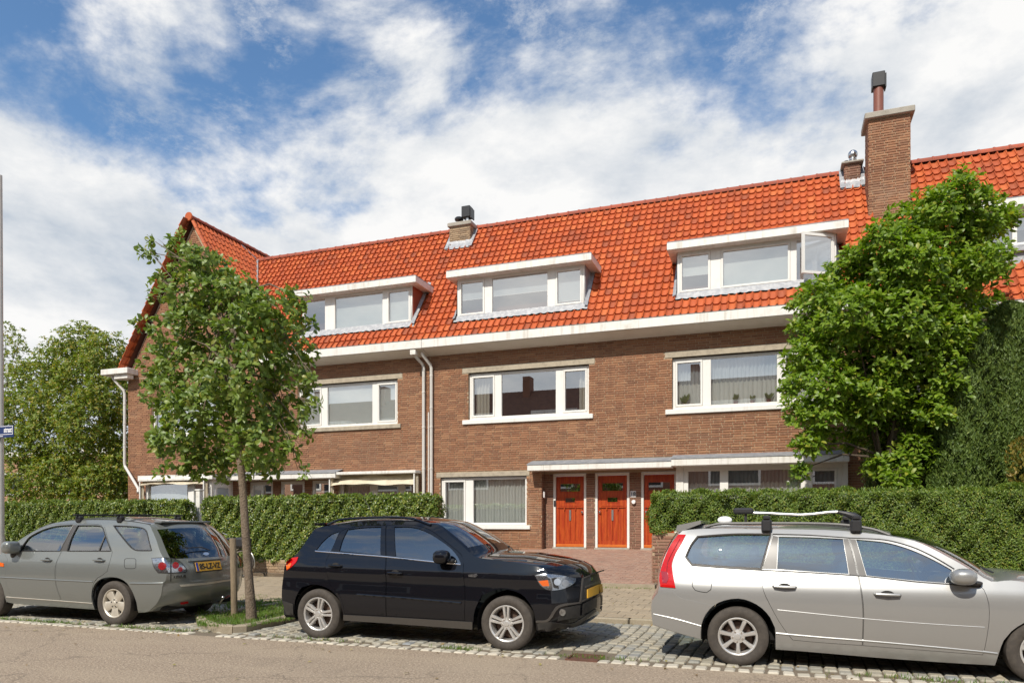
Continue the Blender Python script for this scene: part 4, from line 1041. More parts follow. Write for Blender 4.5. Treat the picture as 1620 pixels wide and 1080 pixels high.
def blob_leaves(blobs, per, L0, L1, ratio, mat, parent, big=False, up=.55, ros=7, shell=.45, hang=.25, name='crown', wind=(0,0,0)):
    """rosettes of leaves spread through a set of ellipsoidal clumps"""
    CC, DD, NN, LL = [], [], [], []
    for (c, r, sy) in blobs:
        n = max(3, int(per*r*r)); d = unit(n)
        rad = r*(shell + (1-shell)*np.sqrt(G.random(n)))[:, None]
        T = np.array(c) + d*rad*np.array([1, sy, .92])
        T += G.normal(size=T.shape)*r*.10
        out = d*.7 + np.array([0, -.15, up]); out /= np.linalg.norm(out, axis=1, keepdims=True)
        for t, o in zip(T, out):
            k = max(2, int(ros*(.6 + .8*G.random()))); a = G.random()*6.28 + np.arange(k)*2.4
            e1 = np.cross(o, [.3, .2, 1]); e1 /= np.linalg.norm(e1); e2 = np.cross(o, e1)
            rd = np.outer(np.cos(a), e1) + np.outer(np.sin(a), e2)
            tilt = G.uniform(.15, .8, k)[:, None]
            dr = rd*(1-tilt*.55) + o*tilt - np.array([0, 0, hang])*G.random((k, 1)) + np.array(wind)
            dr /= np.linalg.norm(dr, axis=1, keepdims=True)
            ln = G.uniform(L0, L1, k)
            CC.append(t + dr*ln[:, None]*.55 + G.normal(size=(k, 3))*L0*.25); DD.append(dr)
            nn = o*1.0 - dr*np.sum(o*dr, axis=1, keepdims=True) + G.normal(size=(k, 3))*.35; NN.append(nn); LL.append(ln)
    C = np.concatenate(CC); V, Fi = leaf_batch(C, np.concatenate(DD), np.concatenate(NN), np.concatenate(LL), ratio, big)
    return np_obj(name, V, Fi, mat, parent, smooth=False)
def px_blob(px, py, rpx, Y, sy=1.0, jit=0.0):
    Yj = Y + rnd.uniform(-jit, jit); x, z = at(px, py, Yj)
    l = (px-PX0)/F_PX; d = (Yj + CAM_D)/(cY + l*sY)
    return ((x, Yj, z), rpx*d/F_PX, sy)
def limbs(base, top, blobs, r0, mat, parent, n=10, wob=.06, low=3):
    """trunk and tapering limbs that reach into the clumps"""
    rg = random.Random(3); b, t = Vector(base), Vector(top); mb = MB()
    pts = [b.lerp(t, k/8) + Vector((rg.uniform(-wob, wob)*.4*(k > 0), rg.uniform(-wob, wob)*.4*(k > 0), 0)) for k in range(9)]
    mb.tube([b - Vector((0,0,.1)), b + Vector((0,0,.02))] + pts[1:], [r0*1.35, r0*1.2] + [r0*(1 - .45*k/8) for k in range(1, 9)], 12)
    obj('trunk', mb, mat, parent, smooth=True)
    mb = MB(); bl = list(blobs); rg.shuffle(bl)
    for i, (c, r, sy) in enumerate(bl[:n]):
        c = Vector(c); k = low + int((9-low)*rg.random())
        k = min(8, k)
        s = pts[k]; m = s.lerp(c, .5) + Vector((rg.uniform(-.1, .1), rg.uniform(-.1, .1), .12*(c-s).length))
        mb.tube([s, s.lerp(m, .5) + Vector((0,0,.03)), m, m.lerp(c, .6), c], [r0*.30, r0*.24, r0*.17, r0*.10, r0*.05], 7)
        for q in range(3):
            e = c + Vector((rg.uniform(-1, 1), rg.uniform(-1, 1), rg.uniform(-.6, 1)))*r*.8
            mb.tube([m.lerp(c, .7), m.lerp(e, .85), e], [r0*.08, r0*.05, r0*.02], 5)
    obj('limbs', mb, mat, parent, smooth=True)

# --- street tree in the kerb pit
tx, ty = atz(398, 980, .10)
ST = thing('street_tree', 'young street tree with bare trunk and loose crown beside a wooden stake', 'tree', (tx, ty, .1))
sb = [(292,392,24),(318,412,28),(300,425,26),(345,435,30),(378,462,34),(330,468,38),(285,470,30),(440,488,36),(478,472,18),(408,495,36),(335,515,54),(395,530,54),(455,535,40),(270,525,32),
      (252,575,28),(310,585,58),(385,595,62),(450,600,44),(262,632,34),(325,650,58),(400,660,56),(462,660,32),(285,700,40),(350,705,44),(415,705,42),(465,705,18),(300,735,22),(340,738,26),(385,735,24),(430,735,18),(248,690,20),(492,640,14),(240,610,16),(487,560,16)]
SB = [px_blob(a, b, r, ty + .05, 1.0, .42) for a, b, r in sb]
tw = [(228,398,8),(240,402,9),(246,382,7),(222,512,8),(243,468,9),(490,690,9),(495,600,10),(478,745,9),(318,750,10),(258,745,10),(496,515,9),(252,440,10)]
SB2 = [px_blob(a, b, r, ty + .05, 1.0, .2) for a, b, r in tw]
ttop = at(366, 470, ty + .05)
limbs((tx, ty, .1), (ttop[0], ty + .05, ttop[1]), SB + SB2, .068, M['bark'], ST, 34, .06, 5)
blob_leaves(SB, 440, .085, .135, .52, M['lf_street'], ST, big=True, up=.2, ros=7, shell=.30, wind=(-.45, 0, .05))
blob_leaves(SB2, 900, .075, .12, .52, M['lf_street'], ST, big=True, up=.2, ros=5, shell=.1, wind=(-.5, 0, .05), name='crown')
# wooden stake
sx_, sy_ = atz(371, 972, .10)
stk = thing('tree_stake', 'short weathered wooden stake standing next to the street tree trunk', 'stake', (sx_, sy_, .1))
zt_ = at(370, 851, sy_)[1]
obj('post', MB().tube([(sx_, sy_, -.1), (sx_-.01, sy_, .5), (sx_-.035, sy_, zt_-.01), (sx_-.035, sy_, zt_)], [.052, .05, .05, .044], 12), M['post'], stk, smooth=True)

# --- large tree in the right garden
MY = -2.6
MG = thing('garden_tree', 'large glossy green tree with big leaves covering the house right corner', 'tree', (at(1395, 800, MY)[0], MY, .55))
mbk = [(1520,305,36),(1480,330,34),(1550,345,42),(1445,355,40),(1400,385,36),(1585,345,24),(1500,385,55),(1360,410,26),(1440,420,56),(1565,415,38),(1335,440,34),(1390,455,48),(1500,455,48),(1300,470,34),(1550,480,28),(1265,478,18),
       (1350,500,52),(1440,500,56),(1285,525,36),(1505,520,40),(1330,560,50),(1410,565,56),(1270,570,32),(1480,575,44),(1258,610,22),(1310,610,38),(1375,625,44),(1445,630,46),(1262,650,24),(1300,655,26),(1475,655,26),(1410,680,34),(1275,705,22),(1300,690,24),(1268,742,14),(1395,735,26),(1440,720,34),(1470,735,26),(1425,760,24),(1330,650,20),(1530,420,30),(1455,685,34),(1485,690,28),(1370,660,34),(1410,640,40),(1500,610,30),(1355,700,20)]
MBk = [px_blob(a, b, r, MY - .2, 1.05, .85) for a, b, r in mbk]
limbs((MG.location.x, MY, .55), (at(1420, 560, MY)[0], MY, at(1420, 560, MY)[1]), MBk, .13, M['bark_dark'], MG, 30)
blob_leaves(MBk, 520, .10, .185, .44, M['lf_mag'], MG, big=True, up=.75, ros=8, shell=.28, hang=.35)

# --- columnar yews and undergrowth
def yew(name, label, px0, px1, ytop, Y, group=None, mat='lf_yew', lean=0, dens=900, ratio=.35, cat='conifer', L=(.06,.12)):
    xa, xb = at(px0, 700, Y)[0], at(px1, 700, Y)[0]; zt = at((px0+px1)/2, ytop, Y)[1]; xc, rx = (xa+xb)/2, (xb-xa)/2
    t = thing(name, label, cat, (xc, Y, gz(Y)), group)
    n = int(dens*rx*(zt-.5)); h = G.random(n); a = G.random(n)*6.2832
    prof = np.where(h < .86, .92 + .08*np.sin(h*7.0), .93*np.sqrt(np.clip(1 - ((h-.86)/.14)**2.2, 0, 1)))
    lump = 1 + .06*np.sin(a*5 + h*23) + .07*np.sin(a*13 - h*31 + 2) + .07*np.sin(h*57 + a*7) + .04*np.sin(h*90 - a*19)
    rr = prof*lump*(.66 + .36*np.sqrt(G.random(n)))
    C = np.stack([xc + rx*rr*np.cos(a), Y + rx*.85*rr*np.sin(a), gz(Y) + h*(zt-gz(Y))], 1)
    o = np.stack([np.cos(a), np.sin(a), np.full(n, .35)], 1) + G.normal(size=(n, 3))*.35
    dr = np.array([0, 0, .9]) + o*.45 + G.normal(size=(n, 3))*.45
    V, Fi = leaf_batch(C, dr, o, G.uniform(L[0], L[1], n), ratio)
    np_obj('crown', V, Fi, M[mat], t)
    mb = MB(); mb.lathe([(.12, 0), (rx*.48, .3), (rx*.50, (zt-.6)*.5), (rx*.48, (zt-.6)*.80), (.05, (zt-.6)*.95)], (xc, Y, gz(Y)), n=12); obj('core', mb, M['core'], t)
    obj('trunk', MB().tube([(xc, Y, gz(Y)-.1), (xc, Y, gz(Y)+.5)], [.12, .1], 8), M['bark_dark'], t)
    return t
yew('yew_tree', 'broad dark green columnar yew right of the large tree', 1462, 1580, 505, -2.6, 'columnar yews', dens=26000)
yew('yew_tree', 'narrow dark green yew at the right picture edge', 1555, 1640, 478, -2.3, 'columnar yews', dens=26000)
yew('evergreen_shrub', 'dark evergreen shrub under the large tree behind the right hedge', 1360, 1480, 690, -1.7, None, dens=9000, cat='shrub')
yew('garden_shrub', 'yellowing leafy shrub above the right hedge at picture edge', 1590, 1660, 690, -3.6, None, mat='lf_yellow', dens=1500, ratio=.55, cat='shrub', L=(.06, .12))

# --- hedges
def hedge(name, label, X0, X1, Y0, Y1, Z0, Z1, mat, L=(.035,.06), dens=3200, ratio=.6, rough=.05, sprig=170, group='clipped garden hedges', notch=None):
    t = thing(name, label, 'hedge', ((X0+X1)/2, (Y0+Y1)/2, Z0), group)
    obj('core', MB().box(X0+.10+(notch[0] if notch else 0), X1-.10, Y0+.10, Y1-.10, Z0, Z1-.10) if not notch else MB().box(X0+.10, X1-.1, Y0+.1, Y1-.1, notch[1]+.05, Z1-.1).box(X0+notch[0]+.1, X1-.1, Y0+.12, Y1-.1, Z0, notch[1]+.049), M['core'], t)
    parts = []
    def face(n, f, nrm):
        u, v = G.random(n), G.random(n); P = f(u, v); dep = (G.random(n)**1.4)*.13 - .025
        lump = rough*(np.sin(P[:, 0]*3.1 + 1)*np.sin(P[:, 2]*4.7 + P[:, 0]) + .7*np.sin(P[:, 0]*9.3 + P[:, 2]*7.1) + .5*np.sin(P[:, 0]*17. - P[:, 2]*13 + P[:, 1]*11))
        P = P - nrm*(dep - lump*.8)[:, None]
        if nrm[2] > .5: P[:, 2] += .035*np.sin(P[:, 0]*1.3 + 2) + .02*np.sin(P[:, 0]*4.1)
        o = nrm*1.0 + G.normal(size=(n, 3))*.55 + np.array([0, 0, .35])
        dr = np.cross(o, unit(n)); parts.append((P, dr, o, G.uniform(L[0], L[1], n)))
    W_, H_, D_ = X1-X0, Z1-Z0, Y1-Y0; ar = lambda a: max(10, int(a*dens))
    face(ar(W_*H_), lambda u, v: np.stack([X0+u*W_, np.full_like(u, Y0), Z0+v*H_], 1), np.array([0., -1, 0]))
    face(ar(W_*D_), lambda u, v: np.stack([X0+u*W_, Y0+v*D_, np.full_like(u, Z1)], 1), np.array([0., 0, 1]))
    for X, s_ in ((X0, -1.), (X1, 1.)): face(ar(D_*H_), lambda u, v: np.stack([np.full_like(u, X), Y0+u*D_, Z0+v*H_], 1), np.array([s_, 0, 0]))
    n = int(sprig*W_)
    if n:                                               # young shoots sticking out of the clipped top
        P = np.stack([X0+G.random(n)*W_, Y0+G.random(n)*D_*.8, Z1+G.random(n)**2*.09], 1); o = G.normal(size=(n, 3))*.5 + np.array([0, -.4, .2])
        parts.append((P, np.array([0, 0, 1.]) + G.normal(size=(n, 3))*.5, o, G.uniform(L[0], L[1]*1.4, n)))
    D4 = [np.concatenate([p[i] for p in parts]) for i in range(4)]
    if notch:
        kp = ~((D4[0][:, 0] < X0 + notch[0]) & (D4[0][:, 2] < notch[1] + .03*np.sin(D4[0][:, 0]*9)))
        D4 = [d_[kp] for d_ in D4]
    V, Fi = leaf_batch(*D4, ratio)
    np_obj('foliage', V, Fi, M[mat], t)
    return t
HY0, HY1 = -5.62, -5.20
xl = lambda px, Y=HY0: at(px, 850, Y)[0]
zl = lambda px, py, Y=HY0: at(px, py, Y)[1]
hedge('hedge', 'leafy clipped hedge between the street tree and the window with net curtains', xl(321), xl(690), HY0, HY1, .55, zl(560, 786), 'lf_hedge', L=(.042,.07), dens=3500, rough=.07)
hedge('hedge', 'leafy clipped hedge behind the grey car, left of the white bay post', -27.0, xl(291), HY0, HY1, .50, zl(150, 795), 'lf_hedge', L=(.042,.07), dens=3500, rough=.07)
hedge('hedge', 'fine-leaved clipped hedge behind the silver estate car', xl(1028), xl(1028) + .5 + 9, HY0+.03, HY1+.25, .60, zl(1200, 779), 'lf_hedge2', L=(.032,.058), dens=5600, ratio=.40, rough=.08, sprig=300, notch=(1.15, 1.34))
def garden_wall(label, X0, X1, Y0, Y1, Z0, Z1, seed, mat='brick_buff', singles=200):
    t = thing('garden_wall', label, 'wall', ((X0+X1)/2, Y0, Z0), 'low brick garden walls')
    obj('wall_core', MB().box(X0, X1, Y0, Y1, Z0, Z1), M['mortar'], t)
    lay_bricks(t, (X0, Y0, Z0), (1,0,0), (0,-1,0), X1-X0, Z1-Z0, M[mat], seed=seed, singles=singles, score=lambda a, z: abs(a - (X1-X0)*.35))
    lay_bricks(t, (X0, Y1, Z0), (0,-1,0), (-1,0,0), Y1-Y0, Z1-Z0, M[mat], seed=seed+1)
garden_wall('low brick wall under the hedge beside the street tree', xl(318), xl(703), HY0+.02, HY0+.24, .18, .62, 71)
garden_wall('low brick wall under the hedge behind the grey car', -27.0, xl(312), HY0+.02, HY0+.24, .18, .58, 73, singles=60)
garden_wall('brick wall end between red doors and the silver car tail light', xl(1031), xl(1031)+1.3, HY0+.08, HY0+.34, .2, 1.34, 75, mat='brick_dark')
# post between the two left hedges
gp = thing('white_post', 'white painted post in the gap between the two left hedges', 'post', (xl(314, -5.0), -5.0, .3))
zp = at(314, 776, -5.0)[1]; xp = xl(315.5, -5.0)
obj('shaft', MB().bbox(xp-.07, xp+.07, -5.07, -4.93, .25, zp, .01), M['white_wood'], gp); obj('post_cap', MB().bbox(xp-.09, xp+.09, -5.09, -4.91, zp, zp+.04, .01), M['white_wood'], gp)

# --- trees and a low building beyond the gable
def bg_tree(label, blobs, Y, base_px, L=(.12,.20), per=280, mat='lf_bg', n=14):
    x = at(base_px, 700, Y)[0]; t = thing('background_tree', label, 'tree', (x, Y, .78), 'trees beyond the gabled house')
    BB = [px_blob(a, b, r, Y, 1.0, 1.2) for a, b, r in blobs]
    zt2 = at(base_px, 640, Y)[1]
    limbs((x, Y, .7), (x, Y, zt2), BB, .13, M['bark_dark'], t, n)
    blob_leaves([(c_, r_*1.08, s_) for c_, r_, s_ in BB], per, L[0], L[1], .5, M[mat], t, up=.6, ros=8, shell=.45, big=False)
bg_tree('bushy green tree beyond the hedge, left of the gabled house', [(130,545,34),(170,560,34),(95,570,34),(60,600,34),(200,590,26),(135,600,44),(180,625,40),(90,640,42),(40,650,36),(140,665,46),(195,680,34),(85,700,46),(40,710,34),(150,725,50),(195,740,34),(100,755,44),(50,765,40),(160,775,44),(200,775,30)], 7.0, 120)
bg_tree('thin wispy tree at the far left picture edge', [(10,530,22),(25,550,18),(5,575,22),(30,590,16),(-10,610,30),(15,620,18),(10,650,24)], 9.0, -10, per=90)
OB = thing('far_building', 'low tan brick building seen through the tree on the left', 'building', (-38, 22, .8))
obj('wall', MB().box(-62, -26, 20, 30, .7, 6.6), pm('tan_brick', (.36,.20,.125), .9, noise=(1.5, .5, (.28,.15,.10)), noise2=(14, .4, (.42,.27,.18))), OB)
obj('fascia', MB().box(-62.3, -25.7, 19.6, 30, 6.6, 7.0), M['white_wood'], OB)
for k in range(6):
    fx = -58 + k*5.5
    w = obj('window', frame_mb(fx, fx+2.4, 3.6, 5.4, 19.94, .12, .06), M['white'], OB)
    mb = MB(); mb.quad((fx, 19.97, 3.6), (fx+2.4, 19.97, 3.6), (fx+2.4, 19.97, 5.4), (fx, 19.97, 5.4)); obj('pane', mb, M['black_metal'], w)

# --- grass in the tree pit and weeds along the stones
def tufts(name, label, pts, h0, h1, parent=None):
    C, D, Nn, Ln = [], [], [], []
    for (x, y, z, k) in pts:
        for _ in range(k):
            d = np.array([rnd.gauss(0, .38), rnd.gauss(0, .38), 1.]); l = rnd.uniform(h0, h1)
            C.append(np.array([x + rnd.gauss(0, .02), y + rnd.gauss(0, .02), z]) + d/np.linalg.norm(d)*l*.45); D.append(d); Nn.append([rnd.gauss(0, 1), -1, .2]); Ln.append(l)
    V, Fi = leaf_batch(C, D, Nn, Ln, .13)
    o = np_obj(name, V, Fi, M['grass'], parent, kind='stuff'); 
    if not parent: tag(o, label, 'grass', kind='stuff')
    return o
pit_px = [(305,992),(340,997),(395,996),(450,985),(478,973),(470,945),(440,930),(400,930),(330,955)]
gp_ = []
while len(gp_) < 1150:
    px_, py_ = rnd.uniform(312, 476), rnd.uniform(942, 992)
    lim = 990 - max(0, (px_-395))*.17
    if py_ > lim: continue
    if px_ < 395 and py_ < 968 and rnd.random() < .75: continue
    if px_ > 420 and py_ < 948: continue
    x, y = atz(px_, py_, .10)
    gp_.append((x, y, .085, 7))
tufts('grass', 'fresh green grass growing in the kerbed tree pit', gp_, .03, .085)
wd = []
for k in range(900):
    x = rnd.choice([rnd.gauss(-11.6, .6), rnd.gauss(-10.7, .5), rnd.gauss(-9.0, .35), rnd.gauss(-8.3, .3), rnd.gauss(-11.2, .5), rnd.gauss(-1.9, .25), rnd.gauss(1.4, .4), rnd.gauss(-5.8, .4), rnd.gauss(-3.7, .12)])
    wd.append((x, -12.44 + rnd.gauss(0, .05), 0.0, 2))
for k in range(420): wd.append((rnd.uniform(-7, -1), -5.93 + rnd.gauss(0, .03), .20, 2))
for k in range(200): wd.append((rnd.uniform(-14, 3), -9.66 + rnd.gauss(0, .03), .0, 1))
tufts('weeds', 'weeds sprouting between the edge stones and setts', wd, .02, .075)
KP = [[(309,985),(315,993),(330,998.5),(350,1001.5),(367,1002.5)], [(369,1002.6),(390,1001),(410,997),(430,992),(449,987)], [(451,986.4),(464,983),(474,979)]]
mb = MB(); P_ = [(x, y + .10) for x, y in (atz(a, b, 0) for k_ in KP for a, b in k_)] + [(-7.1, -9.6), (-8.6, -9.6)]
mb.v = [(x, y, .085) for x, y in P_]; mb.f = [tuple(reversed(range(len(P_))))]
struct('tree_pit', mb, M['soil'])
tp = bpy.data.objects['tree_pit']
def kerb_piece(a, b, w=.13, h=.12):
    """one bent kerb stone along a polyline of ground points"""
    pts = [Vector((x, y, 0)) for x, y in (a if b is None else [a, b])]; mb = MB(); L_ = []
    for i, p in enumerate(pts):
        t = (pts[min(i+1, len(pts)-1)] - pts[max(i-1, 0)]).normalized(); n_ = Vector((-t.y, t.x, 0))
        L_.append((p, n_))
    for p, n_ in L_:
        for (o_, z) in ((0, -.05), (0, h-.02), (.02, h), (w-.02, h), (w, h-.02), (w, -.05)): mb.v.append(tuple(p + n_*o_ + Vector((0, 0, z))))
    for i in range(len(pts)-1):
        for k in range(5): mb.f.append((i*6+k, (i+1)*6+k, (i+1)*6+k+1, i*6+k+1))
    mb.f.append(tuple(range(6))); mb.f.append(tuple((len(pts)-1)*6 + k for k in reversed(range(6))))
    return mb
def curve_px(pp): return [atz(a, b, 0) for a, b in pp]
for pp in KP:
    obj('kerb_stone', kerb_piece(curve_px(pp), None), M['kerb'], tp, fix=True)
fl_ = []
for k in range(420):
    x = rnd.uniform(-15, 4.5); y = rnd.choice([-12.75 + rnd.gauss(0, .25), -12.4 + rnd.gauss(0, .2), -9.75 + abs(rnd.gauss(0, .1)), rnd.uniform(-9.4, -6), -6.1 + rnd.gauss(0, .15), rnd.uniform(-15, -12.6)])
    fl_.append((x, y, gz(y) + .03 if y > -9.5 else .028 if y > -12.6 else .012))
V_, F_ = leaf_batch(np.array(fl_), unit(len(fl_))*np.array([1, 1, .15]), np.array([0, 0, 1.]) + G.normal(size=(len(fl_), 3))*.25, G.uniform(.03, .07, len(fl_)), .55, True)
M['litter'] = leaf_mat('dry_leaf', [(.20,.12,.045),(.28,.19,.06),(.14,.085,.04),(.24,.21,.06),(.33,.26,.12)], .8, .1)
tag(np_obj('fallen_leaves', V_, F_, M['litter'], None, kind='stuff'), 'dry fallen leaves scattered along the road edge and kerbs', 'leaves', kind='stuff')
mb = MB(); lft = atz(309, 984, 0); rgt = atz(474, 979, 0)
obj('kerb_stone', MB().bbox(lft[0]-.05, lft[0]+.08, lft[1]+.05, -9.62, -.05, .11, .015), M['kerb'], tp)
obj('kerb_stone', MB().bbox(rgt[0]-.06, rgt[0]+.07, rgt[1]+.05, -9.62, -.05, .11, .015), M['kerb'], tp)
# ---------------------------------------------------------------- street furniture
lx, ly = -16.52, -9.1
LP = thing('lamp_post', 'tall pale grey steel lamp post at the left picture edge', 'lamp post', (lx, ly, .1))
M['galv'] = pm('galvanised_steel', (.50,.48,.44), .5, metal=.3, noise=(5, .4, (.38,.36,.33)))
obj('shaft', MB().tube([(lx, ly, 0), (lx, ly, 1.2), (lx, ly, 1.25), (lx, ly, 9.4)], [.10, .10, .088, .045], 16), M['galv'], LP, smooth=True)
obj('lamp_arm', MB().tube([(lx, ly, 9.35), (lx-.3, ly-.5, 9.6), (lx-.9, ly-1.5, 9.7)], .03, 8), M['galv'], LP, smooth=True)
obj('lamp_head', MB().bbox(lx-1.15, lx-.75, ly-2.2, ly-1.4, 9.62, 9.74, .04), M['galv'], LP)
sgx1, sgz0 = at(22.3, 691, ly-.11); sgz1 = at(22, 672, ly-.11)[1]; sgx0 = sgx1 - 1.05
SG = thing('street_sign', 'blue street name sign on the lamp post, its end reading straat', 'sign', ((sgx0+sgx1)/2, ly-.11, sgz0))
obj('plate', MB().bbox(sgx0, sgx1, ly-.125, ly-.105, sgz0, sgz1, .004), pm('sign_blue', (.012,.03,.12), .35), SG)
zb = sgz0 + .062; wt = M['white_plate']
mb = MB(); yb = ly-.1275
for (a, b, c, d) in ((sgx0+.02, sgx1-.02, sgz1-.026, sgz1-.014), (sgx0+.02, sgx1-.02, zb, zb+.012), (sgx0+.02, sgx0+.032, zb+.012, sgz1-.026), (sgx1-.032, sgx1-.02, zb+.012, sgz1-.026)): mb.box(a, b, yb, yb+.004, c, d)
obj('border', mb, wt, SG)
text('lettering', 'straat', .165, (sgx1-.05, yb+.001, (zb+sgz1)/2-.002), wt, SG, align='RIGHT', bold=.004, sx=.66)
obj('underline', MB().box(sgx1-.47, sgx1-.33, yb, yb+.003, sgz0+.022, sgz0+.036), wt, SG)
obj('clamp', MB().box(lx-.11, lx+.11, ly-.105, ly+.09, sgz0+.05, sgz0+.08).box(lx-.11, lx+.11, ly-.105, ly+.09, sgz1-.08, sgz1-.05), M['galv'], SG)

# bicycle leaning on the hedge
M['rubber'] = pm('tyre_rubber', (.050,.042,.035), .85, noise=(25, .5, (.085,.072,.058)), bump=(60, .2, .004))
bx_, by_ = at(383, 880, -6.15)[0], -6.15
bz = gz(by_); BK = thing('bicycle', 'black city bicycle against the hedge, half hidden behind the street tree trunk', 'bicycle', (bx_-.5, by_, bz))
r_w = .345; wx = (bx_, bx_-1.08)
for x in wx:
    w = obj('wheel', MB().lathe([(r_w-.035, -.016), (r_w-.012, -.02), (r_w, 0), (r_w-.012, .02), (r_w-.035, .016)], (x, by_, bz+r_w), 'y', 36, close=True), M['rubber'], BK, smooth=True)
    obj('rim', MB().lathe([(r_w-.055, -.012), (r_w-.034, -.014), (r_w-.034, .014), (r_w-.055, .012)], (x, by_, bz+r_w), 'y', 36, close=True), M['alu'], w, smooth=True)
    mb = MB()
    for k in range(18):
        a = k*math.pi/9; mb.tube([(x + .02*math.cos(a+1.2), by_+(.02 if k % 2 else -.02), bz+r_w+.02*math.sin(a+1.2)), (x+(r_w-.05)*math.cos(a), by_, bz+r_w+(r_w-.05)*math.sin(a))], .0022, 4, False)
    obj('spokes', mb, M['alu'], w)
    obj('mudguard', MB().tube([(x + (r_w+.03)*math.cos(t), by_, bz+r_w+(r_w+.03)*math.sin(t)) for t in np.linspace(-.3, 2.7, 16)], .016, 6), M['alu'], BK, smooth=True)
hb = (wx[1]+.22, by_, bz+.98); sb_ = (wx[0]-.40, by_, bz+.82); bb = (wx[0]-.45, by_, bz+.28)
sd_ = (wx[0]-.30, by_, bz+.90)
fr_ = MB(); ax = lambda i: (wx[i], by_, bz+r_w)
fr_.tube([bb, sd_], .017, 8); fr_.tube([bb, (hb[0]-.06, by_, bz+.62)], .02, 8); fr_.tube([(wx[0]-.36, by_, bz+.66), (hb[0]-.04, by_, bz+.78)], .016, 8)
fr_.tube([bb, ax(0)], .012, 6); fr_.tube([(wx[0]-.34, by_, bz+.72), ax(0)], .010, 6); fr_.tube([hb, (hb[0]-.09, by_, bz+.55), ax(1)], .016, 8)
obj('frame', fr_, M['black_metal'], BK, smooth=True)
obj('handlebar', MB().tube([(hb[0]+.16, by_-.29, hb[2]+.05), (hb[0]+.02, by_-.27, hb[2]+.10), (hb[0]-.04, by_, hb[2]+.06), (hb[0]+.02, by_+.27, hb[2]+.10), (hb[0]+.16, by_+.29, hb[2]+.05)], .013, 8), M['chrome'], BK, smooth=True)
obj('saddle', MB().bbox(sd_[0]-.13, sd_[0]+.13, by_-.09, by_+.09, sd_[2], sd_[2]+.07, .03), M['black_plastic'], BK)
obj('pannier_bag', MB().bbox(wx[0]-.16, wx[0]+.20, by_-.15, by_+.15, bz+.72, bz+.98, .05), M['black_plastic'], BK)
obj('rack', MB().box(wx[0]-.2, wx[0]+.24, by_-.06, by_+.06, bz+.70, bz+.715), M['black_metal'], BK)
obj('crank', MB().lathe([(0,-.01),(.09,-.01),(.09,.01),(0,.01)], (bb[0], by_-.03, bb[2]), 'y', 20).box(bb[0]-.01, bb[0]+.01, by_-.09, by_-.07, bb[2]-.17, bb[2]).bbox(bb[0]-.04, bb[0]+.04, by_-.17, by_-.09, bb[2]-.185, bb[2]-.16, .005), M['alu'], BK)

# the row across the street: not in the picture itself, mirrored in its window panes and car paint
OP = thing('row_house', 'brown terrace across the street, mirrored in the upper window glass', 'house', (-5, -32, 0))
M['opp_brick'] = pm('opposite_brick', (.20,.095,.06), .9, noise=(2, .4, (.15,.075,.05)), noise2=(18, .4, (.26,.13,.08)))
M['opp_roof'] = pm('opposite_tiles', (.21,.105,.065), .85, noise=(3, .5, (.11,.055,.035)), bump=(12, .5, .03))
OY = -31.0
obj('wall', MB().box(-48, 30, OY-9, OY, 0, 7.0), M['opp_brick'], OP)
mb = MB(); mb.prism([(OY+.5, 7.0), (OY-3.9, 12.1), (OY-8.3, 7.0)], -48, 30, 'yz'); obj('roof', mb, M['opp_roof'], OP)
obj('gutter', MB().box(-48, 30, OY+.4, OY+.65, 6.8, 7.05), M['white_wood'], OP)
for k in range(11):
    x = -44 + k*6.6
    d = obj('dormer', MB().box(x, x+3.6, OY-2.6, OY-.7, 8.3, 10.0), M['white_wood'], OP)
    obj('pane', MB().box(x+.2, x+1.6, OY-.7, OY-.68, 8.5, 9.6).box(x+1.8, x+3.4, OY-.7, OY-.68, 8.5, 9.6), M['black_metal'], d)
    for z0, z1 in ((4.0, 5.5), (.9, 2.5)):
        w = obj('window', frame_mb(x, x+3.4, z0, z1, OY-.0+.0, .15, .05), M['white'], OP)
        obj('pane', MB().box(x+.1, x+3.3, OY+.005, OY+.02, z0+.1, z1-.1), M['black_metal'], w)
    obj('chimney', MB().box(x-1.6, x-1.0, OY-4.4, OY-3.4, 10.6, 13.2), M['opp_brick'], OP)
mb = strip([(-29.5, .10), (-31.0, .12)], -60, 40)
struct('opposite_pavement', MB().box(-60, 40, -31.0, -26.0, -.05, .10), M['slab'])
# pot plants on the sill of the lace-curtained upper window
for (px_, lab, n_, h_) in ((1083, 'pot plant with upright leaves in the narrow light of the lace-curtained window', 9, .34), (1164, 'bushy pot plant in the middle of the lace-curtained upper window', 12, .26), (1190, 'small trailing pot plant right of the bushy one in the upper window', 9, .18), (1216, 'spiky pot plant nearest the large tree in the upper window', 11, .24)):
    x_ = at(px_, 640, .19)[0]; pp = thing('pot_plant', lab, 'plant', (x_, .19, 4.77), 'pot plants on the window sill')
    obj('pot', MB().lathe([(0, 0), (.045, 0), (.06, .09), (.05, .09)], (x_, .19, 4.77), n=14), M['terracotta'], pp, smooth=True)
    a_ = np.arange(n_)*2.4; dr = np.stack([np.cos(a_)*.5, np.sin(a_)*.18, np.full(n_, .9)], 1) + G.normal(size=(n_, 3))*.12
    ln = G.uniform(h_*.7, h_, n_); C_ = np.array([x_, .19, 4.85]) + dr*ln[:, None]*.5; C_[:, 1] = np.clip(C_[:, 1], .165, .23)
    V_, F_ = leaf_batch(C_, dr, np.tile([0, -1., .2], (n_, 1)), ln, .26, True); np_obj('leaves', V_, F_, M['lf_yew'], pp)
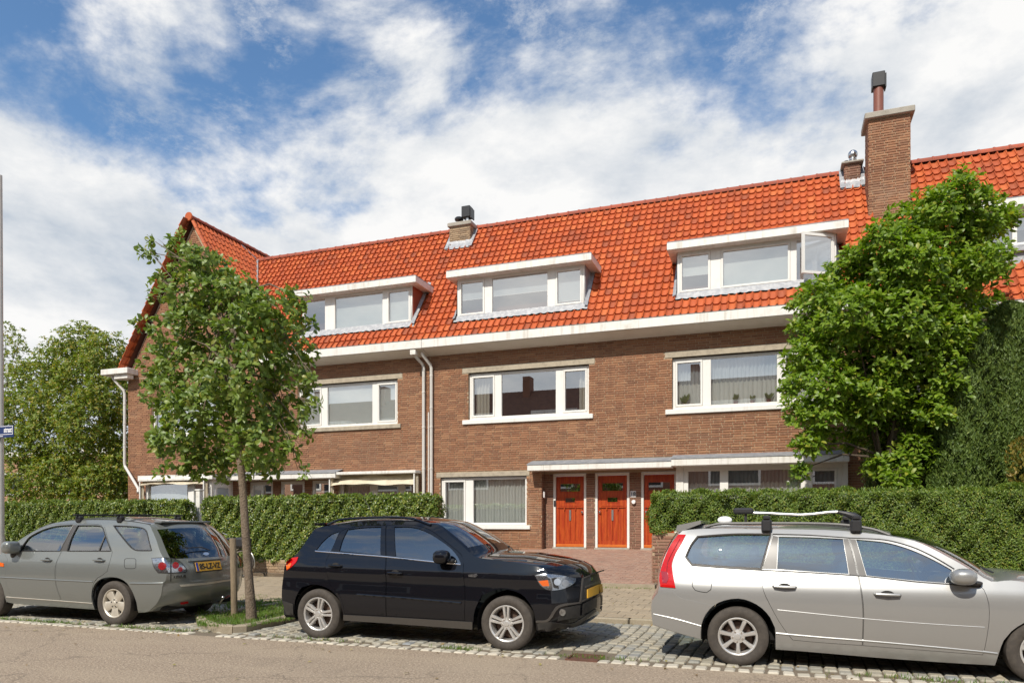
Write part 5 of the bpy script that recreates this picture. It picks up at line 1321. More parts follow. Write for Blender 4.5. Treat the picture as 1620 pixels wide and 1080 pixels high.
# ---------------------------------------------------------------- cars
def paint(name, col, metal=.0, rough=.35, flake=None, coat=1.0):
    return pm(name, col, rough, metal=metal, coat=coat, coat_rough=.02, spec=0.0 if metal == 0 else .3, noise=(.9, .25, tuple(c*.86 for c in col), .45, .7))
M['paint_black'] = paint('car_paint_black', (.0055,.006,.0085), 0, .30)
M['paint_silver'] = paint('car_paint_silver', (.33,.33,.322), .48, .36)
M['paint_grey'] = paint('car_paint_grey', (.205,.218,.208), .48, .38)
M['car_glass'] = glass_mat('car_glass', (.60,.71,.71), .95, 0.0, 1.5, .20)
M['car_glass_dark'] = glass_mat('car_glass_dark', (.16,.19,.20), .9, 0.0, 1.5, .14)
M['tail_red'] = pm('tail_lamp_red', (.50,.006,.006), .2, coat=.5, spec=.2, noise=(55, .5, (.30,.004,.005), .45, .6))
M['tail_dim'] = pm('tail_lamp_inner', (.20,.008,.010), .2, coat=.6, spec=.2, noise=(70, .6, (.42,.05,.05), .5, .65))
M['tail_orange'] = pm('lamp_orange', (.75,.13,.015), .15, coat=1.0)
M['lamp_clear'] = pm('lamp_clear', (.42,.44,.46), .18, metal=.9, coat=1.0, noise=(60, .6, (.12,.12,.13), .45, .6))
M['plate_yellow'] = pm('number_plate', (.58,.32,.035), .4)
M['trim'] = pm('dark_trim', (.026,.025,.024), .45, noise=(20, .4, (.06,.055,.05)))
M['pillar'] = pm('pillar_trim', (.062,.056,.050), .35, coat=.15)
M['gap'] = pm('dark_gap', (.006,.006,.006), .9)
M['seat'] = pm('seat_cloth', (.055,.052,.05), .85)
M['alloy'] = pm('alloy_wheel', (.66,.65,.63), .36, metal=.65, noise=(9, .35, (.34,.31,.27)))
M['alloy_warm'] = pm('alloy_wheel_warm', (.60,.555,.47), .42, metal=.5, noise=(9, .35, (.42,.37,.30)))
M['disc'] = pm('brake_disc', (.10,.065,.05), .6, metal=.5)

def herm(tab, x):
    """smooth monotone interpolation in a table of (x, y)"""
    if x <= tab[0][0]: return tab[0][1]
    if x >= tab[-1][0]: return tab[-1][1]
    n = len(tab); i = 0
    while x > tab[i+1][0]: i += 1
    def sl(k):
        if k == 0 or k == n-1: 
            a = 0 if k == 0 else n-2
            return (tab[a+1][1]-tab[a][1])/(tab[a+1][0]-tab[a][0])
        d0 = (tab[k][1]-tab[k-1][1])/(tab[k][0]-tab[k-1][0]); d1 = (tab[k+1][1]-tab[k][1])/(tab[k+1][0]-tab[k][0])
        return 0 if d0*d1 <= 0 else 2*d0*d1/(d0+d1)
    h = tab[i+1][0]-tab[i][0]; t = (x-tab[i][0])/h; m0, m1 = sl(i)*h, sl(i+1)*h; y0, y1 = tab[i][1], tab[i+1][1]
    return (2*t**3-3*t*t+1)*y0 + (t**3-2*t*t+t)*m0 + (-2*t**3+3*t*t)*y1 + (t**3-t*t)*m1
def smooth_line(P, closed=False, seg=.05, corner=38):
    """round a polyline between its sharp corners (points are tuples, the first two numbers are the plane)"""
    P = [np.array(p, float) for p in P]; n = len(P); out = []
    def sharp(i):
        if not closed and i in (0, n-1): return True
        a, b = P[i][:2]-P[i-1][:2], P[(i+1) % n][:2]-P[i][:2]
        la, lb = np.linalg.norm(a), np.linalg.norm(b)
        if la < 1e-6 or lb < 1e-6: return True
        return math.degrees(math.acos(max(-1, min(1, float(a@b)/(la*lb))))) > corner
    sh = [sharp(i) for i in range(n)]
    for i in range(n if closed else n-1):
        j = (i+1) % n; p0, p1 = P[i], P[j]; L_ = np.linalg.norm(p1[:2]-p0[:2]); k = max(1, int(L_/seg))
        m0 = (p1-p0) if sh[i] else (p1-P[i-1])*.5*min(1, 2*L_/(L_+np.linalg.norm(p0[:2]-P[i-1][:2])+1e-9))
        nx = P[(j+1) % n]
        m1 = (p1-p0) if sh[j] else (nx-p0)*.5*min(1, 2*L_/(L_+np.linalg.norm(nx[:2]-p1[:2])+1e-9))
        for s_ in range(k):
            t = s_/k
            out.append((2*t**3-3*t*t+1)*p0 + (t**3-2*t*t+t)*m0 + (-2*t**3+3*t*t)*p1 + (t**3-t*t)*m1)
    if not closed: out.append(P[-1])
    return [tuple(p) for p in out]
def inset(poly, d):
    n = len(poly); A_ = sum(poly[i][0]*poly[(i+1) % n][1]-poly[(i+1) % n][0]*poly[i][1] for i in range(n)); sg = 1 if A_ > 0 else -1; out = []
    for i in range(n):
        p0, p1, p2 = np.array(poly[i-1][:2]), np.array(poly[i][:2]), np.array(poly[(i+1) % n][:2])
        a, b = p1-p0, p2-p1; a /= np.linalg.norm(a)+1e-9; b /= np.linalg.norm(b)+1e-9
        na, nb = np.array([-a[1], a[0]])*sg, np.array([-b[1], b[0]])*sg; m = na+nb; l = np.linalg.norm(m)
        m = m/l if l > 1e-6 else na
        out.append(tuple(p1 + m*d/max(.4, float(m@na))))
    return out
def inside(pt, poly):
    x, y = pt; r_ = False; n = len(poly)
    for i in range(n):
        (x0, y0), (x1, y1) = poly[i][:2], poly[i-1][:2]
        if (y0 > y) != (y1 > y) and x < (x1-x0)*(y-y0)/(y1-y0+1e-12) + x0: r_ = not r_
    return r_
def fill(outer, holes=(), grid=.06):
    """triangles of a plane region with holes, with inner points so that it can be bent"""
    vs_, ed = [], []
    for lp in [outer] + list(holes):
        o = len(vs_); n = len(lp); vs_ += [Vector(p[:2]) for p in lp]; ed += [(o+i, o+(i+1) % n) for i in range(n)]
    nb = len(vs_)
    xs = [p[0] for p in outer]; zs = [p[1] for p in outer]; x = min(xs) + grid*.5
    bd = np.array([tuple(v) for v in vs_])
    while x < max(xs):
        z = min(zs) + grid*.5
        while z < max(zs):
            if inside((x, z), outer) and not any(inside((x, z), h) for h in holes) and np.min(np.hypot(bd[:, 0]-x, bd[:, 1]-z)) > grid*.42: vs_.append(Vector((x, z)))
            z += grid
        x += grid
    V, E, F, *_ = delaunay_2d_cdt(vs_, ed, [], 0, 1e-6)
    out = []
    for f in F:
        cx = sum(V[i].x for i in f)/len(f); cz = sum(V[i].y for i in f)/len(f)
        if inside((cx, cz), outer) and not any(inside((cx, cz), h) for h in holes): out.append(tuple(f))
    return [tuple(v) for v in V], out

class Car:
    def __init__(s, name, label, X0, Yc, hw, wz, plan, skew=0.0, paint='paint_black', group='cars parked along the kerb', cat='car'):
        s.X0, s.Yc, s.hw, s.wz, s.plan, s.skew, s.paint = X0, Yc, hw, wz, plan, skew, M[paint]
        s.t = thing(name, label, cat, (X0, Yc, 0), group); s.body = None; s.meshes = []
    def Wd(s, x, z): return herm(s.wz, z - s.skew*x)*herm(s.plan, x)
    def sp(s, px, py):
        w = s.hw
        for _ in range(14):
            X, Z = at(px, py, s.Yc - w); w = .5*w + .5*s.Wd(X - s.X0, Z)
        return (X - s.X0, Z)
    def pts(s, lst): return [s.sp(*p) if len(p) == 2 else (p[1], p[2]) for p in lst]
    def part(s, name, V3, F, mat, parent=None, smooth=True, sharp=32):
        mb = MB(); mb.v = [(x + s.X0, y + s.Yc, z) for x, y, z in V3]; mb.f = F
        o = obj(name, mb, mat, parent or s.t, smooth=smooth, sharp=sharp, fix=True); return o
    def panel(s, name, outer, holes=(), mat=None, off=0.0, gap=.004, rim=.022, parent=None, both=True, grid=.06, collect=True, seg=.05, corner=38, one=False):
        """sheet on the flank, mirrored on the far side"""
        mat = mat or s.paint
        P = smooth_line(outer, True, seg, corner)
        if gap: P = inset(P, gap)
        H = [smooth_line(h, True, seg, corner) for h in holes]
        V, F = fill(P, H, grid); res = []; n = len(V)
        loops = {}
        cnt = {}
        for f in F:
            for a, b in zip(f, f[1:] + f[:1]):
                k = (min(a, b), max(a, b)); cnt[k] = cnt.get(k, 0) + 1
        be = [k for k, c in cnt.items() if c == 1]
        allV, allF = [], []
        for sg in ((-1, 1) if both else (-1,)):
            V3 = [(x, sg*(s.Wd(x, z) + off), z) for x, z in V]
            V3i = [(x, sg*(s.Wd(x, z) + off - rim), z) for x, z in V]
            Fs = list(F) + [(a, b, b+n, a+n) for a, b in be]
            VV = V3 + V3i
            if one: allF += [tuple(i+len(allV) for i in f) for f in Fs]; allV += VV
            else: res.append(s.part(name, VV, Fs, mat, parent[0 if sg < 0 else 1] if isinstance(parent, (list, tuple)) else parent))
            if collect: s.meshes.append((V3, list(F)))
        if one: res = [s.part(name, allV, allF, mat, parent)]
        return res
    def band(s, rows, segs, p=2.6, nu=22):
        """rows: (x, z, dx, dz) at the flank edge with the offset of the centre line; segs: (name, i0, i1, mat, umax)"""
        us = [math.sin(k/nu*math.pi/2) for k in range(-nu, nu+1)]
        def pt(r_, u):
            x, z, dx, dz = r_; k = 1 - abs(u)**p
            return (x + dx*k, -s.Wd(x, z)*u if False else s.Wd(x, z)*u, z + dz*k)
        out = {}
        for (name, i0, i1, mat, um) in segs:
            rs = rows[i0:i1+1]
            def build(nm, uu, m_, off=0.0, rim=.0):
                V = [pt(r_, u) for r_ in rs for u in uu]; k = len(uu)
                F = [(i*k+j, i*k+j+1, (i+1)*k+j+1, (i+1)*k+j) for i in range(len(rs)-1) for j in range(k-1)]
                s.meshes.append((V, F)); return V, F
            if um is None:
                V, F = build(name, us, mat); o = s.part(name, V, F, mat)
            else:
                V, F = build(name, [u*um for u in us], mat); o = s.part(name, V, F, mat)
                for sg in (-1, 1):
                    uu = [sg*(um + (1-um)*k/4) for k in range(5)]; V, F = build('pillar', uu, s.paint); s.part('windscreen_pillar', V, F, s.paint)
            out[name] = o
        return out
    def bvh(s):
        V, F = [], []
        for v, f in s.meshes:
            o = len(V); V += [Vector(p) for p in v]; F += [tuple(i+o for i in g) for g in f]
        s.tree = BVHTree.FromPolygons(V, F)
    def ray(s, px, py):
        o = Vector((0 - s.X0, -CAM_D - s.Yc, CAM_H)); l = (px-PX0)/F_PX; v = (HOR-py)/F_PX
        d = Vector((-sY + l*cY, cY + l*sY, v)).normalized(); h = s.tree.ray_cast(o, d)
        return h[0], h[1], d
    def patch(s, name, poly, mat, off=.006, rim=.02, parent=None, grid=2.2, corner=45, seg=2.0, mirror=True, smooth=True):
        """a lamp, plate or trim laid on the skin of the car, measured in the photograph, repeated on the far side"""
        P = smooth_line(poly, True, seg, corner); V, F = fill(P, (), grid); hit = []; last = None
        for (x, y) in V:
            q, n_, d = s.ray(x, y); hit.append((q, n_))
        good = [h for h in hit if h[0] is not None]
        if len(good) < 3: print('patch misses', name); return None
        md = sorted((h[0]-Vector((-s.X0, -CAM_D-s.Yc, CAM_H))).length for h in good)[len(good)//2]
        V3, V3i = [], []
        for (x, y), (q, n_) in zip(V, hit):
            o = Vector((-s.X0, -CAM_D - s.Yc, CAM_H)); l = (x-PX0)/F_PX; v = (HOR-y)/F_PX; d = Vector((-sY + l*cY, cY + l*sY, v)).normalized()
            if q is None or abs((q-o).length - md) > .8: q = o + d*md; n_ = -d
            if n_.dot(d) > 0: n_ = -n_
            V3.append(tuple(q + n_*off)); V3i.append(tuple(q - n_*rim))
        cnt = {}
        for f in F:
            for a, b in zip(f, f[1:] + f[:1]): k = (min(a, b), max(a, b)); cnt[k] = cnt.get(k, 0) + 1
        n = len(V); Fs = list(F) + [(a, b, b+n, a+n) for (a, b), c in cnt.items() if c == 1]
        o = s.part(name, V3 + V3i, Fs, mat, parent, smooth=smooth)
        if mirror: s.part(name, [(a, -b, c) for a, b, c in V3 + V3i], Fs, mat, parent, smooth=smooth)
        return o
    def line3(s, name, pp, r, mat, off=.0, parent=None, both=True, n=6):
        """a moulding or rail along flank points"""
        for sg in ((-1, 1) if both else (-1,)):
            mb = MB(); mb.tube([(x + s.X0, sg*(s.Wd(x, z)+off) + s.Yc, z) for x, z in pp], r, n)
            obj(name, mb, mat, parent or s.t, smooth=True)
    def wheel(s, x, R_, yo, sty, mat='alloy', rimr=.225, ns=5, turn=0.0, rot=0.0, face=-1):
        """tyre, rim and spokes; yo: outer face"""
        for sg in (-1, 1):
            w = bpy.data.objects.new('wheel', None); COL.objects.link(w); w.parent = s.t; w.location = (x, sg*(yo-.105), R_); w.empty_display_size = .1
            w.rotation_euler[2] = (0 if sg < 0 else math.pi) + turn
            k = R_/.345; pr = [(rimr+.002, -.085), (rimr+.02, -.100), (R_*.82, -.108), (R_*.93, -.100), (R_*.985, -.082), (R_, -.05), (R_, .05), (R_*.985, .082), (R_*.93, .1), (rimr+.02, .1), (rimr, .085)]
            def add(nm, mb, m_, smooth=True, sharp=35):
                o = bpy.data.objects.new(nm, mesh_of(mb, nm, m_, smooth, fix=True, sharp=sharp)); COL.objects.link(o); o.parent = w; return o
            add('tyre', MB().lathe(pr, (0,0,0), 'y', 48), M['rubber'])
            add('rim', MB().lathe([(rimr+.004, -.092), (rimr-.006, -.094), (rimr-.018, -.085), (rimr-.03, -.03), (rimr-.03, .08)], (0,0,0), 'y', 48), M[mat])
            add('brake_disc', MB().lathe([(0, -.005), (rimr*.72, -.005), (rimr*.72, .0), (rimr-.02, .04)], (0,0,0), 'y', 32), M['disc'])
            sp_ = MB()
            for q in range(ns):
                a = rot + q*2*math.pi/ns
                ca_, sa_ = math.cos(a), math.sin(a)
                def bar(off_, w0, w1, y0, y1, r0=.03, r1=rimr-.008):
                    P_ = []
                    for (rr, ww, yy) in ((r0, w0, y0), ((r0+r1)/2, (w0+w1)/2*.92, (y0+y1)/2 - .006), (r1, w1, y1)):
                        for (t_, dy) in ((-1, .012), (-.62, 0), (.62, 0), (1, .012)):
                            lat = off_*(.45 + .55*rr/r1) + t_*ww; P_.append((rr*ca_ - lat*sa_, yy+dy, rr*sa_ + lat*ca_))
                        for t_ in (1, -1):
                            lat = off_*(.45 + .55*rr/r1) + t_*ww; P_.append((rr*ca_ - lat*sa_, yy+.045, rr*sa_ + lat*ca_))
                    F_ = [(i*6+j, i*6+(j+1) % 6, (i+1)*6+(j+1) % 6, (i+1)*6+j) for i in range(2) for j in range(6)]
                    sp_.add(P_, F_)
                if sty == 'double': bar(-.030, .014, .021, -.082, -.092); bar(.030, .014, .021, -.082, -.092)
                elif sty == 'single': bar(0, .019, .026, -.075, -.088)
                else: bar(0, .052, .085, -.070, -.082)
            add('spokes', sp_, M[mat])
            add('hub_cap', MB().lathe([(0, -.094), (.03, -.092), (.036, -.085), (.075, -.078), (.08, -.04)], (0,0,0), 'y', 20), M[mat])
            lug = MB()
            for q in range(5): a = rot + .6 + q*2*math.pi/5; lug.lathe([(0, -.088), (.010, -.088), (.011, -.07)], (.056*math.cos(a), 0, .056*math.sin(a)), 'y', 8)
            add('wheel_nuts', lug, M['chrome'] if sty != 'broad' else M['trim'])
    def arch(s, x, R_, inner=.45):
        for sg in (-1, 1):
            mb = MB(); n = 18; y0, y1 = sg*(s.hw-.045), sg*inner
            for k in range(n+1):
                a = -.25 + (math.pi+.5)*k/n
                for y in (y0, y1): mb.v.append((x + R_*math.cos(a) + s.X0, y + s.Yc, s.wr + R_*math.sin(a)))
            mb.f = [(2*k, 2*k+1, 2*k+3, 2*k+2) for k in range(n)]
            mb.f.append(tuple(2*k+1 for k in range(n+1)))
            obj('wheel_arch', mb, M['gap'], s.t)
    def mirror_part(s, V3, F, name, mat):
        s.part(name, V3, F, mat); s.part(name, [(a, -b, c) for a, b, c in V3], F, mat)
    def blob(s, name, c, r, mat, cut=None, both=True, parent=None, e=2.6, n=14):
        """superellipsoid: mirror housings, seats, fins"""
        for sg in ((-1, 1) if both else (1,)):
            mb = MB(); f = lambda v: math.copysign(abs(v)**(2/e), v)
            for i in range(n+1):
                ph = -math.pi/2 + math.pi*i/n
                for j in range(2*n):
                    th = math.pi*j/n
                    mb.v.append((s.X0 + c[0] + r[0]*f(math.cos(ph))*f(math.cos(th)), s.Yc + (c[1]*(-sg if both else 1)) + r[1]*f(math.cos(ph))*f(math.sin(th)), c[2] + r[2]*f(math.sin(ph))))
            for i in range(n):
                for j in range(2*n): j2 = (j+1) % (2*n); mb.f.append((i*2*n+j, i*2*n+j2, (i+1)*2*n+j2, (i+1)*2*n+j))
            obj(name, mb, mat, parent or s.t, smooth=True, sharp=60, fix=True)
    def interior(s, x_f, x_r, zb, fwd=1, w=.60):
        """seats, dashboard, wheel and floor; fwd: direction of travel along x"""
        for y in (-.36, .36):
            s.blob('seat', (x_f, y, zb-.42), (.26, .24, .11), M['seat'], both=False)
            s.blob('seat_back', (x_f - fwd*.27, y, zb-.10), (.10, .24, .34), M['seat'], both=False)
            s.blob('headrest', (x_f - fwd*.33, y, zb+.30), (.05, .13, .09), M['seat'], both=False)
            s.blob('headrest', (x_r - fwd*.30, y, zb+.22), (.05, .12, .08), M['seat'], both=False)
        s.blob('rear_seat', (x_r - fwd*.24, 0, zb-.12), (.11, w, .30), M['seat'], both=False)
        s.blob('dashboard', (x_f + fwd*.85, 0, zb-.12), (.26, w+.05, .15), M['trim'], both=False)
        yw = -.36 if s.t and fwd < 0 else .36
        mb = MB(); c = Vector((x_f + fwd*.52 + s.X0, yw + s.Yc, zb+.02)); tilt = R(65)
        mb.tube([c + Vector((fwd*-.18*math.sin(a)*math.cos(tilt), .18*math.cos(a), .18*math.sin(a)*math.sin(tilt))) for a in np.linspace(0, 2*math.pi, 25)], .013, 6, False)
        obj('steering_wheel', mb, M['black_plastic'], s.t, smooth=True)
    def floorpan(s, x0, x1, z0=.24, z1=.42, w=.72):
        obj('underbody', MB().bbox(s.X0+x0, s.X0+x1, s.Yc-w, s.Yc+w, z0, z1, .04), M['gap'], s.t)
def handle(c, p, l, mat, parent=None, up=.0):
    """pull handle with its cup; p: flank point of its rear end"""
    for sg in (-1, 1):
        x, z = p
        y = lambda x_, o: sg*(c.Wd(x_, z)+o) + c.Yc
        mb = MB(); mb.tube([(c.X0+x, y(x, .004), z), (c.X0+x+.015, y(x, .034), z), (c.X0+x+l*.5, y(x+l*.5, .042), z-.002), (c.X0+x+l-.015, y(x+l, .034), z-.004), (c.X0+x+l, y(x+l, .004), z-.004)], [.010, .014, .016, .014, .010], 8)
        h = obj('door_handle', mb, mat, (parent[0 if sg < 0 else 1] if parent else c.t), smooth=True)
        m2 = MB(); n = 14
        m2.v = [(c.X0+x+l*.5, y(x+l*.5, .003), z)] + [(c.X0+x+l*.5+l*.27*math.cos(a), y(x+l*.5, .003), z+.036*math.sin(a)) for a in np.linspace(0, 2*math.pi, n, endpoint=False)]
        m2.f = [(0, 1+k, 1+(k+1) % n) for k in range(n)]; obj('handle_cup', m2, M['trim'], (parent[0 if sg < 0 else 1] if parent else c.t))
def lerp_rows(c, E, seg=.05):
    """edge rows (px, py, dx, dz) or ('m', x, z, dx, dz) with segment marks -> smooth rows and the index of each mark"""
    rows, marks = [], []
    for e in E:
        if isinstance(e, str): marks.append((e, len(rows))); continue
        if e[0] == 'm': rows.append(tuple(e[1:]))
        else: rows.append((*c.sp(e[0], e[1]), e[2], e[3]))
    out, idx = [], {}
    cuts = sorted(set([i for _, i in marks] + [0, len(rows)-1])); 
    # smooth the whole line once, remembering where each original row lands
    P = [np.array(r_) for r_ in rows]; land = []
    sm = []
    full = smooth_line([tuple(p) for p in P], False, seg, 50); k = 0
    for p in P:
        while k < len(full) and np.linalg.norm(np.array(full[k][:2])-p[:2]) > 1e-7: k += 1
        land.append(min(k, len(full)-1))
    return full, {nm: land[min(i, len(rows)-1)] for nm, i in marks}
def assemble(c, E, bottom, doors, glass, quarter, wb, fwd, glassmat='car_glass', rear_glass=None, band_p=2.6, um=.93):
    """body flanks with openings, doors, panes and the band of bonnet, screens, roof and tail"""
    rows, mk = lerp_rows(c, E)
    c.rows = rows; c.mk = mk
    outline = [(r_[0], r_[1]) for r_ in rows] + c.pts(bottom)
    D = [c.pts(d) for d in doors]; Gs = [c.pts(g) for g in glass]; Q = c.pts(quarter)
    # flank sheet with door and quarter-window openings
    c.panel('body', outline, D + [Q], gap=0, rim=.03, one=True, seg=.06)
    dr = []
    for d, g in zip(D, Gs): dr.append(c.panel('door', d, [g], gap=.0045, rim=.03, off=.0015))
    for d, g in zip(dr, Gs): c.panel('door_window', g, mat=M[glassmat], gap=-.004, rim=.004, off=-.012, parent=d, grid=.09)
    c.panel('quarter_window', Q, mat=M[glassmat], gap=-.004, rim=.004, off=-.010, grid=.09)
    seq = sorted(mk.items(), key=lambda t: t[1]); segs = []
    for i, (nm, a) in enumerate(seq):
        b = seq[i+1][1] if i+1 < len(seq) else len(rows)-1
        g = nm in ('windscreen', 'rear_window')
        segs.append((nm, a, b, M[(rear_glass or glassmat) if nm == 'rear_window' else 'car_glass'] if g else c.paint, um if g else None))
    c.parts = c.band(rows, segs, band_p)
    c.bvh()
    # dark inner lining behind the shut lines
    inn = [(r_[0], r_[1]) for r_ in rows if r_[1] < 5]; 
    for sg in (-1, 1):
        for d, g in zip(D, Gs):
            P = smooth_line(d, True, .08); H = smooth_line(g, True, .08); P = inset(P, -.03); H = inset(H, .012) if False else H
            V, F = fill(P, [inset(H, -.012)], .2)
            c.part('door_lining', [(x, sg*(c.Wd(x, z)-.04), z) for x, z in V], F, M['gap'], smooth=False)
    return dr
def place_text(c, name, body, size, p, q, mat, parent, bold=0.0, lift=.012):
    """lettering on the skin, its base line running from pixel p to pixel q"""
    a, na, _ = c.ray(*p); b, nb, _ = c.ray(*q); xa = (b-a).normalized(); n_ = ((na if na.y < 0 or True else -na)).normalized()
    o = Vector((-c.X0, -CAM_D-c.Yc, CAM_H))
    if n_.dot(o-a) < 0: n_ = -n_
    n_ = (n_ - xa*n_.dot(xa)).normalized(); ya = n_.cross(xa)
    t = text(name, body, size, (0,0,0), mat, parent, align='CENTER', bold=bold)
    w = (b-a).length; t.scale = (1, 1, 1); bw_ = t.dimensions.x or 1
    xs_ = [v.co.x for v in t.data.vertices]; k = w/(max(xs_)-min(xs_))
    m = Matrix((xa, ya, n_)).transposed().to_4x4(); mid = (a+b)/2 + n_*lift
    t.matrix_local = Matrix.Translation(mid) @ m @ Matrix.Diagonal((k, 1, 1, 1)); return t
def flat_plate(c, name, quad, body, lift=.03):
    """flat number plate on the tail, its lettering and blue strip as sub-parts"""
    H_ = [c.ray(*p)[0] for p in quad]; o = Vector((-c.X0, -CAM_D-c.Yc, CAM_H))
    xa = ((H_[1]-H_[0]) + (H_[2]-H_[3])).normalized(); ya = ((H_[0]-H_[3]) + (H_[1]-H_[2])).normalized(); n_ = xa.cross(ya).normalized()
    if n_.dot(o-H_[0]) < 0: n_ = -n_
    ya = n_.cross(xa); mid = sum(H_, Vector())/4 + n_*lift
    w = ((H_[1]-H_[0]).length + (H_[2]-H_[3]).length)/4; h = ((H_[0]-H_[3]).length + (H_[1]-H_[2]).length)/4
    m = Matrix.Translation(mid) @ Matrix((xa, ya, n_)).transposed().to_4x4()
    def flat(nm, x0, x1, y0, y1, z0, z1, mat, par):
        ob = bpy.data.objects.new(nm, mesh_of(MB().bbox(x0, x1, y0, y1, z0, z1, .002), nm, mat)); COL.objects.link(ob); ob.parent = par
        if par is c.t: ob.matrix_local = m
        return ob
    p = flat(name, -w, w, -h, h, -.006, .004, M['plate_yellow'], c.t)
    flat('plate_holder', -w-.012, w+.012, -h-.012, h+.012, -.03, -.0061, M['trim'], c.t)
    flat('plate_strip', -w+.004, -w+.045, -h+.004, h-.004, .002, .0048, pm('plate_blue', (.02,.05,.35), .4), p)
    t = text('plate_lettering', body, h*1.75, (0,0,0), M['ink'], p, bold=.004)
    xs_ = [v.co.x for v in t.data.vertices]; k = (2*w-.085)/(max(xs_)-min(xs_)); ys_ = [v.co.y for v in t.data.vertices]
    t.matrix_local = Matrix.Translation((.02, -(max(ys_)+min(ys_))/2, .0045)) @ Matrix.Diagonal((k, 1, 1, 1)); return p
circ = lambda x, y, r_, ry=None, n=12: [(x + r_*math.cos(2*math.pi*k/n), y + (ry or r_)*math.sin(2*math.pi*k/n)) for k in range(n)]

# ================= black crossover
c = Car('parked_car', 'black crossover car parked in the middle, facing the silver estate', -5.78, -11.455, .885,
        [(.15,.78),(.25,.835),(.36,.865),(.50,.885),(.62,.886),(.74,.878),(.84,.874),(.93,.884),(.985,.868),(1.04,.836),(1.2,.765),(1.35,.69),(1.5,.60),(1.62,.49)],
        [(-.95,.84),(-.75,.915),(-.4,.975),(.1,1.0),(2.4,1.0),(2.85,.99),(3.15,.96),(3.4,.90),(3.6,.80)], skew=-.012)
c.wr = .334
E_ = ['front_bumper', (866,998,.30,.02), (872,985,.36,.01), (873,965,.38,.01), (872,945,.38,.01), (871,930,.37,.015), (868,914,.34,.02), (866,904,.30,.025),
      'hood', (860,899,.24,.045), (851,896,.17,.06), (830,891.5,.08,.07), (808.9,888,.05,.075), (768.9,883.3,.07,.06), (751,879.5,.12,.045),
      'windscreen', (735.6,866.7,.14,.05), (718.9,852.2,.14,.05), (702.2,837.8,.12,.045), (691,829.8,.10,.045),
      'roof', (676,826,.03,.05), (650,823,0,.05), (620,822,0,.05), (580,823.2,0,.05), (545,826.5,0,.05), (516,831.5,-.02,.045), (499,835.5,-.06,.04),
      'rear_window', (495,840,-.06,.03), (484,856,-.08,.02), (470,875,-.10,.01),
      'tailgate', (461,883,-.12,0), (453,890,-.13,0), (449,905,-.14,0), (447,920,-.14,0),
      'rear_bumper', (445.8,935,-.15,0), (446,948,-.14,0), (453,971,-.10,0)]
bot = [(465,972.5), (467.8,944.4), (476.7,928.9), (493.3,923.9), (511,926.7), (526.7,935.6), (537.8,950), (542.8,971), (543.9,980.5), (640,987.3), (747.8,995.3),
       (748.8,981), (751,964.4), (762.2,941), (784.4,932.2), (802.2,931.7), (824.4,938.9), (836.7,952.2), (845.6,970), (849,997)]
rd = [(611,830.3), (575,831), (550,835), (540,839), (530,856), (522.5,872.5), (515.6,886.7), (516.7,906.7), (522.2,925), (530,933), (538.5,944), (543.5,960), (544.5,970), (611.5,974), (610.2,911), (610.5,880)]
fd = [(611.6,830.3), (625,829.4), (655,830), (680,837.2), (711,860.3), (731,878), (733.5,892), (736,935.6), (735.6,981.5), (612,974), (610.8,911), (611.1,880)]
gr_ = [(550,837), (575,834), (603.3,832.8), (602,877.2), (536.7,871), (542,853)]
gf_ = [(624,833), (653,833.5), (678,842.3), (707,861.5), (722,877), (729,890.5), (692,887.8), (626,879.4)]
gq_ = [(500,869.3), (509,857.8), (524.4,844.4), (537,839.8), (530,856), (523,871.7)]
DR = assemble(c, E_, bot, [rd, fd], [gr_, gf_], gq_, 2.70, 1, 'car_glass_dark', 'car_glass_dark')
c.line3('belt_trim', smooth_line(c.pts([(499,871), (560,876), (610,880), (692,888.6), (729,892)]), False), .009, M['chrome'], .004)
c.line3('side_moulding', smooth_line(c.pts([(565,939.5), (640,945), (730,953)]), False), .013, M['paint_black'], .004)
c.panel('sill', c.pts([(544,971.8), (640,976.8), (747.8,983.2), (747.8,995), (640,987), (544,980.5)]), mat=M['pillar'], off=.014, gap=0, rim=.03)
c.line3('roof_rail', smooth_line(c.pts([(519,829.5), (535.6,822.3), (560,819.5), (620,817.6), (655,820.4), (682,830)]), False), .019, M['paint_black'], .01)
for p_, l_ in (((522,893.6), .20), ((615,904.5), .20)): pass
handle(c, c.sp(521,893.4), .20, M['paint_black'], DR[0]); handle(c, c.sp(614,905), .21, M['paint_black'], DR[1])
mx_, mz_ = c.sp(703,880); c.blob('mirror', (mx_+.02, c.Wd(mx_, mz_)+.12, mz_), (.105,.115,.088), M['paint_black'])
c.blob('mirror_foot', (mx_+.10, c.Wd(mx_, mz_)+.03, mz_-.05), (.05,.06,.03), M['trim'])
lampn = c.patch('headlamp', [(846,909.5), (862,907.5), (885,909.5), (911,914.5), (909,921), (898,928), (886,932), (868,933), (856,926)], M['lamp_clear'], off=.007)
c.patch('indicator', [(852,918.5), (867,917), (869,926), (859,926.5)], M['tail_orange'], off=.012)
c.patch('lamp_bowl', circ(881,920,5.5), M['chrome'], off=.012); c.patch('lamp_bowl', circ(894,922,5.5), M['steel'], off=.012); c.patch('lamp_bowl', circ(903,921,3.6), M['chrome'], off=.012)
c.patch('lamp_bezel', [(872,914), (876,929), (884,931), (880,913)], M['trim'], off=.010)
c.patch('grille', [(921.5,914.5), (945,904.5), (946.5,921), (945.5,938), (931,945), (917.5,952.5)], M['trim'], off=.006)
for ln in ([(921,913.5), (945.3,903.3), (945.6,905.3), (922.6,915.3)], [(920.6,914), (922.6,915), (919,952.5), (916.6,953)], [(917,951), (945.7,937), (945.7,938.8), (917,953.4)], [(925,926.5), (945.5,919), (945.5,922), (925,929.5)]): c.patch('grille_surround', ln, M['pillar'], off=.012, grid=4)
